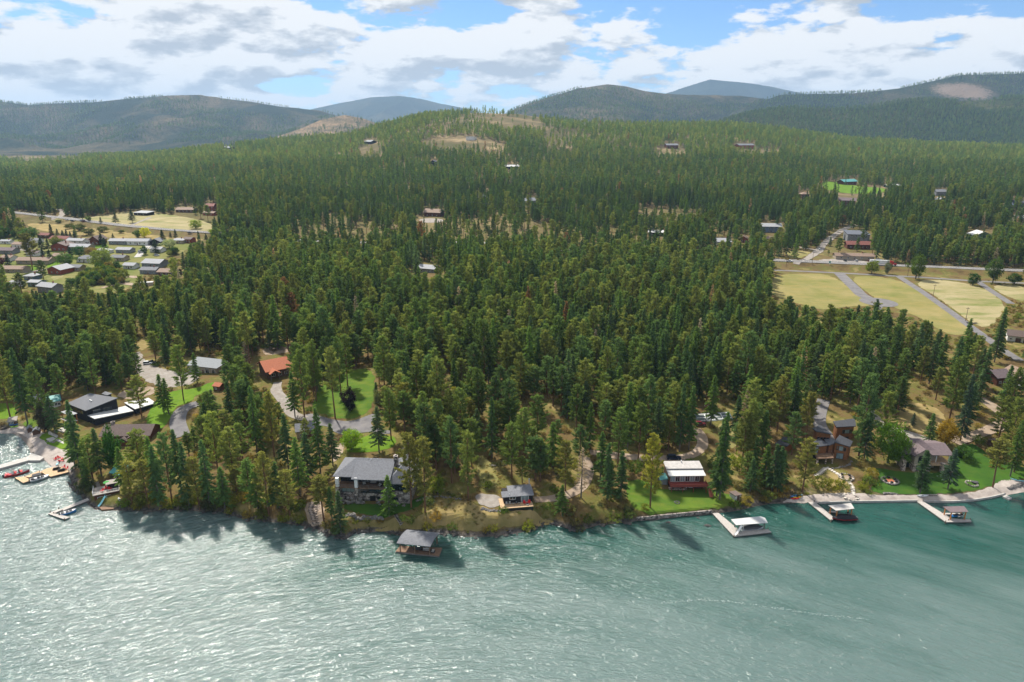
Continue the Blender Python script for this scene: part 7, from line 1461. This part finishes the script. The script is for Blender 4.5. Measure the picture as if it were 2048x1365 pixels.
# ------------------------------------------------------------------ broadleaf trees and shrubs
BL = [(make_mesh('trunk', TV, TF, np.ones(len(TV)), ['bark_grey']), make_mesh('crown', CV, CF, cv, ['foliage'])) for TV, TF, CV, CF, cv in (broadleaf(s, 10., 4.2, 0, sq, tr) for s, sq, tr in ((1, 1., .2), (2, 1.1, .22), (3, .95, .12), (4, 1.15, .16)))]
def leafy(label, bx, by, ty, wpx, tintc, cat='tree', name='broadleaf_tree', v=0, group=None):
    x, y, z = G(bx, by); dpt = float(proj(x, y, z)[2]); dep = math.atan2(CAMH-z, y); h = (by-ty)*dpt/F/math.cos(dep); w_ = wpx*dpt/F
    o = new_tree(name, BL[v % 4], (x, y, z), random.uniform(0, 6), h/10., tuple(c*1.0 for c in tintc), (w_/8.8)/(h/10.)); return tag(o, label, cat, group)
leafy('dark green maple beside the brown lodge house', 228, 940, 862, 38, (.028, .075, .018)); leafy('grey-purple leafy tree by the black modern house balcony', 96, 862, 812, 40, (.062, .058, .045)); leafy('very dark purple round tree on the big lawn', 700, 824, 778, 30, (.016, .012, .018)); leafy('bright yellow-green small tree behind the stone house', 703, 900, 864, 40, (.13, .21, .02), v=1); leafy('grey-green rounded tree beside the turnaround', 760, 818, 784, 24, (.085, .10, .045), v=2)
leafy('large bright green maple left of the mauve-roofed house', 1775, 926, 854, 56, (.075, .135, .02), v=1); leafy('second bright green maple close against the mauve-roofed house', 1795, 930, 884, 40, (.07, .125, .02), v=3); leafy('yellow-orange broadleaf tree at the drive above the right lawn', 1890, 890, 846, 42, (.17, .115, .015), v=2); leafy('green broadleaf tree on the lawn right of the mauve-roofed house', 1925, 915, 893, 34, (.040, .085, .018), v=0); leafy('light green bushy tree right of the pine pair by the stone house', 876, 990, 955, 30, (.10, .13, .02), v=3)
leafy('round willow bush beside the highway lorry', 1743, 548, 523, 24, (.10, .125, .02), v=2); leafy('grey-green round shrub in front of the white trailer', 1774, 548, 524, 14, (.10, .115, .075), v=0); leafy('lone tall rounded pine at the highway field corner', 1831, 559, 514, 28, (.055, .085, .02), v=1); leafy('small spreading dark tree in the dry field', 1945, 571, 549, 20, (.022, .055, .018), v=3); leafy('broad tree at the farm road junction', 1985, 566, 520, 28, (.045, .075, .022), v=1); leafy('dark bushy tree at the right end of the field hedge', 2028, 569, 548, 26, (.035, .065, .02), v=2)
leafy('bright yellow poplar above the white ranch house', 290, 476, 457, 18, (.30, .30, .02), v=3); leafy('dark green round tree left of the yellow poplar', 276, 476, 461, 14, (.03, .07, .02), v=0); leafy('pale grey willow in the middle of the town', 339, 497, 480, 26, (.20, .23, .14), v=1); leafy('big rounded green tree in front of the white hip-roofed house', 133, 534, 509, 32, (.055, .10, .03), v=1); leafy('light green willow-like tree right of the town houses', 206, 540, 500, 40, (.12, .15, .045), v=2); leafy('round olive tree behind the brick house', 112, 492, 474, 24, (.085, .10, .025), v=0); leafy('dark maroon round tree at the left edge of the town', 2, 536, 514, 18, (.05, .02, .025), v=0); leafy('dark purple tree beside the highway right of the town', 453, 477, 460, 20, (.022, .018, .028), v=2); leafy('orange-brown tree among the town spruces', 184, 512, 496, 24, (.15, .11, .045), v=2); leafy('round dark green tree behind the brick house roof', 160, 514, 494, 22, (.028, .075, .025), v=3)
leafy('green broadleaf tree at the left end of the town', 62, 479, 457, 30, (.05, .095, .035), v=1); leafy('yellow-green poplar left of the red barn meadow', 392, 458, 442, 22, (.14, .18, .03), v=3)
for i, (p, q, s_) in enumerate(((430, 470, 24), (118, 447, 12), (243, 467, 12), (205, 465, 20), (160, 462, 24), (178, 470, 22), (140, 458, 18))): leafy(('bright leafy bush at the right end of the dry bank', 'round dark bush on the highway edge above the town', 'round olive bush at the highway bend', 'green scrub on the dry bank, right clump', 'green scrub on the dry bank, middle clump', 'green scrub on the dry bank, lower clump', 'green scrub on the dry bank, left clump')[i], p, q, q-s_*.55, s_, ((.12, .16, .03) if i == 0 else (.06, .075, .03)), 'bush', 'bush', i)
def fir_at(label, bx, by, ty, tintc, wide=1.3, kind='fir', v=0):
    x, y, z = G(bx, by); dpt = float(proj(x, y, z)[2]); h = (by-ty)*dpt/F/math.cos(math.atan2(CAMH-z, y)); o = new_tree('spruce_tree' if kind == 'fir' else 'pine_tree', PROTO[kind][v % 4], (x, y, z), random.uniform(0, 6), h/26., tuple(c*1.25 for c in tintc), wide); tag(o, label, 'tree'); return o
fir_at('lone tall olive pine standing on the town lawn', 64, 540, 470, (.085, .085, .03), 1.25, 'pine'); fir_at('blue spruce at the left of the town lawn', 17, 535, 507, (.030, .052, .050), 1.7); fir_at('dark pine in front of the red gabled house', 88, 560, 522, (.045, .07, .028), 1.5, 'pine', 1); fir_at('round pine above the green town house', 45, 590, 546, (.055, .075, .026), 1.6, 'pine', 2)
for i, (p, q, t_, lab) in enumerate(((103, 473, 449, 'tall dark spruce left of the town spruce row'), (115, 473, 458, 'short dark spruce in the town spruce row'), (127, 479, 461, 'blue-green spruce, first of the row behind the maroon roof'), (135, 478, 460, 'blue-green spruce, second of the row behind the maroon roof'), (142, 479, 463, 'blue-green spruce, third of the row behind the maroon roof'), (150, 479, 463, 'blue-green spruce, last of the row behind the maroon roof'), (85, 505, 476, 'dark spruce left of the brick house'), (97, 502, 478, 'dark spruce against the brick house wall'), (88, 522, 498, 'broad dark spruce below the brick house, left'), (102, 524, 500, 'broad dark spruce below the brick house, right'), (142, 516, 494, 'dark blue spruce in front of the brick house'), (204, 490, 467, 'dark spruce beside the brown chalet'), (212, 503, 476, 'dark round spruce right of the chalet'), (226, 478, 467, 'small dark spruce behind the grey ranch house'), (326, 485, 460, 'tall dark conical spruce beside the black garage'), (342, 478, 464, 'dark spruce pair by the highway, left tree'), (352, 478, 459, 'dark spruce pair by the highway, right tree'), (312, 508, 480, 'dark conical spruce in the town centre'), (413, 483, 468, 'small blue spruce by the highway'), (397, 474, 462, 'small green fir on the highway verge'), (202, 447, 434, 'broad dark pine in the dry meadow'), (231, 447, 425, 'dark conical fir in the dry meadow'), (265, 446, 420, 'big dark fir at the right of the dry meadow'), (166, 440, 412, 'dark fir at the top of the dry meadow'), (150, 436, 414, 'dense dark fir beside the meadow side road'))): fir_at(lab, p, q, t_, ((.026, .048, .034) if i in (2, 3, 4, 5, 10, 18) else (.028, .048, .026)), 1.75, v=i)
leafy('round green bush tree in the dry meadow', 178, 443, 433, 11, (.05, .085, .025), v=0)
town_c = {}
rt_ = random.Random(31); made = 0
while made < 85:
    p_, q_ = rt_.uniform(0, 395), rt_.uniform(474, 574)
    if not pip(np.array([p_]), np.array([q_]), [(-5, 474), (110, 470), (210, 480), (385, 484), (370, 505), (320, 522), (285, 552), (205, 585), (110, 572), (0, 560)])[0]: continue
    hit = False
    for P_, s_ in KEEP[NK0:NK1]:
        if any(pip(np.array([p_+dx]), np.array([q_-dy]), P_)[0] for dx in (-5, 0, 5) for dy in (0, 9, 18)): hit = True; break
    if hit: continue
    made += 1; near = min(TOWN, key=lambda h: math.hypot((h[1][0]+h[2][0])/2-p_, ((h[1][1]+h[2][1])/2-q_)*2)); c_ = rt_.choice([(.05, .09, .025), (.07, .11, .025), (.10, .12, .03), (.035, .07, .025), (.12, .10, .035)]); w_ = ['green', 'light green', 'yellowish', 'dark green', 'brownish'][[(.05, .09, .025), (.07, .11, .025), (.10, .12, .03), (.035, .07, .025), (.12, .10, .035)].index(c_)]
    short = ' '.join(near[0].split()[:5]); key = (w_, short); town_c[key] = town_c.get(key, 0)+1
    leafy(f'{w_} garden tree by the {short}'+(f', {("", "", "second", "third", "fourth", "fifth", "sixth", "seventh", "eighth", "ninth", "tenth", "eleventh", "twelfth")[min(12, town_c[key])]} one' if town_c[key] > 1 else ''), p_, q_, q_-rt_.uniform(9, 22), rt_.uniform(9, 21), c_, v=made, group='garden trees among the town houses')
# shrubs
SH = []
for s in range(4):
    TV, TF, CV, CF, cv = broadleaf(20+s, 2.6, 1.8, 1, 1., .05); SH.append(make_mesh('shrub', CV, CF, cv, ['foliage']))
SHT = [tuple(c*1.1 for c in q) for q in [(.075, .10, .02), (.12, .13, .02), (.055, .085, .02), (.16, .125, .03), (.085, .075, .03), (.05, .06, .03)]]
SHW = ['green', 'yellow-green', 'dark green', 'yellowing', 'brownish', 'grey-green']
SHR = [(x_, 1002+(x_*7 % 17), 26+(x_*3 % 13), (0, 1, 3, 0, 1, 5)[i_ % 6], f'on the wooded bank, {w_} from the timber boathouse') for i_, (x_, w_) in enumerate(zip(range(285, 600, 26), ('first', 'second', 'third', 'fourth', 'fifth', 'sixth', 'seventh', 'eighth', 'ninth', 'tenth', 'eleventh', 'twelfth', 'thirteenth')))]+[(1007, 1027, 24, 2, 'in front of the small dark cabin'), (1055, 1062, 30, 1, 'at the water below the small dark cabin'), (985, 1062, 24, 1, 'on the bank below the gravel pad'), (970, 1064, 18, 3, 'on the bank below the rock pile'), (1150, 1050, 26, 4, 'on the bank near the dead tree'), (1175, 1045, 24, 0, 'on the bank below the cabin drive'), (1160, 1062, 22, 5, 'at the water below the dead tree'), (820, 1046, 26, 2, 'left of the floating boathouse roof'), (806, 1040, 18, 0, 'beside the narrow stone steps'), (855, 1060, 26, 1, 'behind the floating boathouse'), (872, 1040, 26, 3, 'on the dry bank above the boathouse'), (905, 1060, 26, 2, 'right of the floating boathouse'), (1470, 1016, 26, 0, 'beside the grey dock steps'), (1492, 1010, 34, 3, 'in front of the little white shed'), (1230, 1040, 34, 0, 'on the bank left of the sea wall'), (1258, 1036, 30, 2, 'at the left end of the sea wall'), (1212, 1046, 26, 4, 'on the bank left of the sea wall'), (1290, 1020, 20, 1, 'at the foot of the olive fir'), (1560, 992, 34, 3, 'at the wood edge by the kayaks'), (1540, 1000, 30, 0, 'at the wood edge by the kayaks'), (1640, 975, 40, 0, 'on the slope below the cedar house'), (1665, 980, 40, 1, 'on the slope below the cedar house'), (1685, 975, 30, 0, 'beside the stepping stones'), (1735, 968, 28, 2, 'left of the tiled fire pit'), (1725, 975, 26, 1, 'between the stepping stones and the lawn'), (1745, 955, 30, 3, 'above the tiled fire pit'), (1752, 972, 20, 0, 'left of the tiled fire pit'), (1958, 888, 30, 2, 'at the top of the right lawn'), (1935, 925, 24, 2, 'on the upper right lawn'), (2000, 880, 26, 1, 'at the drive on the right'), (1725, 935, 26, 4, 'right of the cedar house'), (1745, 898, 20, 2, 'by the bright maple'), (340, 1014, 30, 0, 'at the water on the wooded bank'), (375, 1018, 26, 2, 'at the water on the wooded bank'), (430, 1020, 30, 5, 'at the water on the wooded bank'), (460, 1026, 24, 1, 'at the water on the wooded bank'), (495, 1034, 26, 3, 'at the water on the wooded bank'), (525, 1036, 34, 0, 'at the water on the wooded bank'), (570, 1040, 34, 1, 'at the water left of the broad steps'), (600, 1044, 30, 0, 'at the water left of the broad steps'), (590, 1020, 34, 2, 'on the bank left of the broad steps'), (655, 1056, 28, 4, 'at the water right of the broad steps'), (672, 1066, 26, 2, 'at the foot of the shore fir'), (250, 1012, 30, 0, 'right of the timber boathouse'), (275, 1018, 26, 1, 'right of the timber boathouse'), (172, 985, 42, 5, 'left of the timber boathouse'), (710, 1046, 16, 1, 'below the boulder wall'), (735, 1044, 18, 1, 'below the boulder wall'), (760, 1046, 16, 3, 'below the boulder wall'), (1030, 998, 16, 1, 'behind the small dark cabin'), (1010, 985, 20, 3, 'uphill of the small dark cabin'), (975, 975, 24, 1, 'at the foot of the grassy path'), (1440, 960, 40, 0, 'behind the white-roofed house'), (1425, 935, 30, 2, 'behind the white-roofed house'), (1465, 935, 44, 1, 'at the sunny wood edge right of the white house'), (1380, 930, 24, 2, 'behind the white-roofed house'), (1270, 945, 40, 2, 'at the left edge of the white house lawn'), (1320, 945, 24, 2, 'beside the white-roofed house'), (860, 1008, 20, 0, 'beside the low dry stone wall'), (1120, 1000, 24, 2, 'beside the cabin drive'), (1095, 1018, 24, 2, 'right of the small dark cabin'), (1140, 1030, 30, 4, 'on the bank right of the small dark cabin')]
cnt = {}
for i, (p, q, wpx, c, where) in enumerate(SHR):
    x, y, z = G(p, q); w_ = wpx*float(proj(x, y, z)[2])/F; o = bpy.data.objects.new('shrub', SH[i % 4]); COL.objects.link(o); o.location = (x, y, z-.2); o.rotation_euler.z = i*1.7; s = w_/4.2; o.scale = (s, s, s*random.uniform(.85, 1.15)); o['tint'] = tuple(k*random.uniform(.9, 1.1) for k in SHT[c])
    key = (c, where); cnt[key] = cnt.get(key, 0)+1; tag(o, f'{SHW[c]} shrub {where}'+(f', number {cnt[key]} along the shore' if cnt[key] > 1 else ''), 'shrub', 'shrubs on the lake bank and lawns')
# undergrowth: low bushes and tussocks through the near woods and banks
UC = bpy.data.collections.new('undergrowth_prototypes')
for i in range(3):
    o = bpy.data.objects.new('under_%d' % i, SH[i]); UC.objects.link(o)
X, Y = scatter(185, 620, 3.2, .86); d = Y-Ysh(X); k = (d > 1.2) & (rg.random(len(X)) < np.where(d < 14, .85, .22+.5*(fbm(X/25, Y/25, 81, 3) > .52))); X, Y = X[k], Y[k]; Z = H(X, Y); hh = rg.uniform(.5, 2.0, len(X))*np.where(Y-Ysh(X) < 16, 1.15, 1.); px, py, dp = proj(X, Y, Z); qx, qy, _ = proj(X, Y, Z+hh)
sk = KEEP; KEEP = [(p, min(1., s*1.1)) for p, s in KEEP if s > .3 and s != .9]+[(p, .95) for p, s in KEEP if s == .9]; ok = keep_ok(px, py, qx, py-qy, rg, .8*F/dp); KEEP = sk; X, Y, Z, hh = X[ok], Y[ok], Z[ok], hh[ok]
ut = np.array(SHT)[rg.integers(0, 6, len(X))]*rg.uniform(.75, 1.2, len(X))[:, None]; dryk = rg.random(len(X)) < .45; ut[dryk] = np.array([.15, .115, .05])*rg.uniform(.7, 1.1, dryk.sum())[:, None]
instancer('undergrowth', X, Y, Z-.1, hh, rg.uniform(.9, 1.5, len(X)), rg.integers(0, 3, len(X)), ut, UC, 'low brush and dry tussocks under the trees', 'undergrowth', 2.6)
KEEPP = [p for p, s in KEEP if s >= .75]
X, Y = scatter(185, 300, 1.3, .86); d = Y-Ysh(X); Z = H(X, Y); px, py, dp = proj(X, Y, Z); k = (d > 1.) & (d < 40)
dry = np.zeros(len(X), bool)
for P_ in ([(690, 1036), (905, 1000), (905, 1062), (690, 1066)], [(890, 985), (1120, 1010), (1240, 1050), (1000, 1075), (890, 1070)], [(940, 900), (1010, 920), (1010, 985), (940, 985)]): dry |= pip(px, py, P_)
k &= dry & (rg.random(len(X)) < .5)
for P_ in ([(690, 1005), (860, 990), (815, 1030), (690, 1034)], [(946, 986), (1070, 986), (1070, 1022), (960, 1020)]): k &= ~pip(px, py, P_)
X, Y, Z = X[k], Y[k], Z[k]; gt = np.array([.19, .15, .065])*rg.uniform(.6, 1.2, len(X))[:, None]; gk = rg.random(len(X)) < .25; gt[gk] = np.array([.10, .11, .03])
instancer('dry_grass_tufts', X, Y, Z-.1, rg.uniform(.25, .7, len(X)), rg.uniform(.9, 1.6, len(X)), rg.integers(0, 3, len(X)), gt, UC, 'dry yellow grass tufts on the bank', 'grass', 2.6)

# ------------------------------------------------------------------ labels of the individual conifers
ORD = ['', 'first', 'second', 'third', 'fourth', 'fifth', 'sixth', 'seventh', 'eighth', 'ninth', 'tenth', 'eleventh', 'twelfth', 'thirteenth', 'fourteenth', 'fifteenth', 'sixteenth', 'seventeenth', 'eighteenth', 'nineteenth', 'twentieth']
LAND += [('the tennis court', *G(1425, 835)[:2]), ('the big lawn', *G(690, 800)[:2]), ('the sea wall', *G(1300, 1030)[:2])]
groups = {}
for t in TREES:
    o, kind, h, tn, px_, py_, x, y = t; br = sum(tn)/TM; yel = tn[0]/tn[1]
    colw = 'bare grey-brown' if kind == 'dead' else ('yellow-green' if yel > 1.04 and br > .2 else 'olive' if yel > .9 else 'blue-green' if tn[2]/tn[1] > .5 else 'dark green' if br < .115 else 'green')
    if kind != 'dead' and tn[0] > tn[1]*1.5: colw = 'rust-brown'
    szw = 'tall' if h > 24 else 'small' if h < 13 else 'medium'; lm = min(LAND, key=lambda q: math.hypot(q[1]-x, (q[2]-y)*.8)); dx, dy = x-lm[1], y-lm[2]
    rel = ('right of' if dx > 0 else 'left of') if abs(dx) > abs(dy)*1.2 else ('behind' if dy > 0 else 'in front of'); far = 'far ' if math.hypot(dx, dy) > 55 else ''
    groups.setdefault(f"{szw} {colw} {'dead tree' if kind == 'dead' else kind} {far}{rel} {lm[0]}", []).append((px_, o, kind))
for key, lst in groups.items():
    lst.sort(key=lambda q: q[0])
    for i, (p_, o, kind) in enumerate(lst): tag(o, key+(f', {ORD[min(i+1, 20)]} from the left' if len(lst) > 1 else ''), 'tree', 'conifers standing nearest the lake')

rg_ = {}
for b, s_, x, y in ROCKS:
    lm = min(LAND, key=lambda q: math.hypot(q[1]-x, (q[2]-y)*.8)); dx = x-lm[1]; rel = 'below' if abs(dx) < 14 else 'right of' if dx > 0 else 'left of'
    rg_.setdefault(f"{'large' if s_ > .7 else 'small' if s_ < .48 else 'medium'} dark boulder at the waterline {rel} {lm[0]}", []).append((x, b))
for key, lst in rg_.items():
    lst.sort(key=lambda q: q[0])
    for i, (x, b) in enumerate(lst): tag(b, key+(f', {ORD[min(i+1, 20)]} from the left' if len(lst) > 1 else ''), 'rock', 'dark boulders along the waterline')

# ------------------------------------------------------------------ air
zmax = max(max(v[2] for v in o_.bound_box) for o_ in bpy.data.objects if o_.name.split('.')[0] in ('mountain', 'hill'))
hz = MB().box(-21000, 21000, -3200, 21000, -14, zmax+40).build('haze', None); hz['kind'] = 'stuff'; tag(hz, 'thin blue air between the lake and the mountains', 'haze')
m = bpy.data.materials.new('haze_air'); m.use_nodes = True; t = m.node_tree
for x in list(t.nodes):
    if x.bl_idname == 'ShaderNodeBsdfPrincipled': t.nodes.remove(x)
v = t.nodes.new('ShaderNodeVolumePrincipled'); v.inputs['Color'].default_value = (.46, .70, 1., 1); v.inputs['Density'].default_value = 4.4e-5; v.inputs['Anisotropy'].default_value = .1
t.links.new(v.outputs[0], [x for x in t.nodes if x.bl_idname == 'ShaderNodeOutputMaterial'][0].inputs['Volume']); hz.data.materials.append(m)
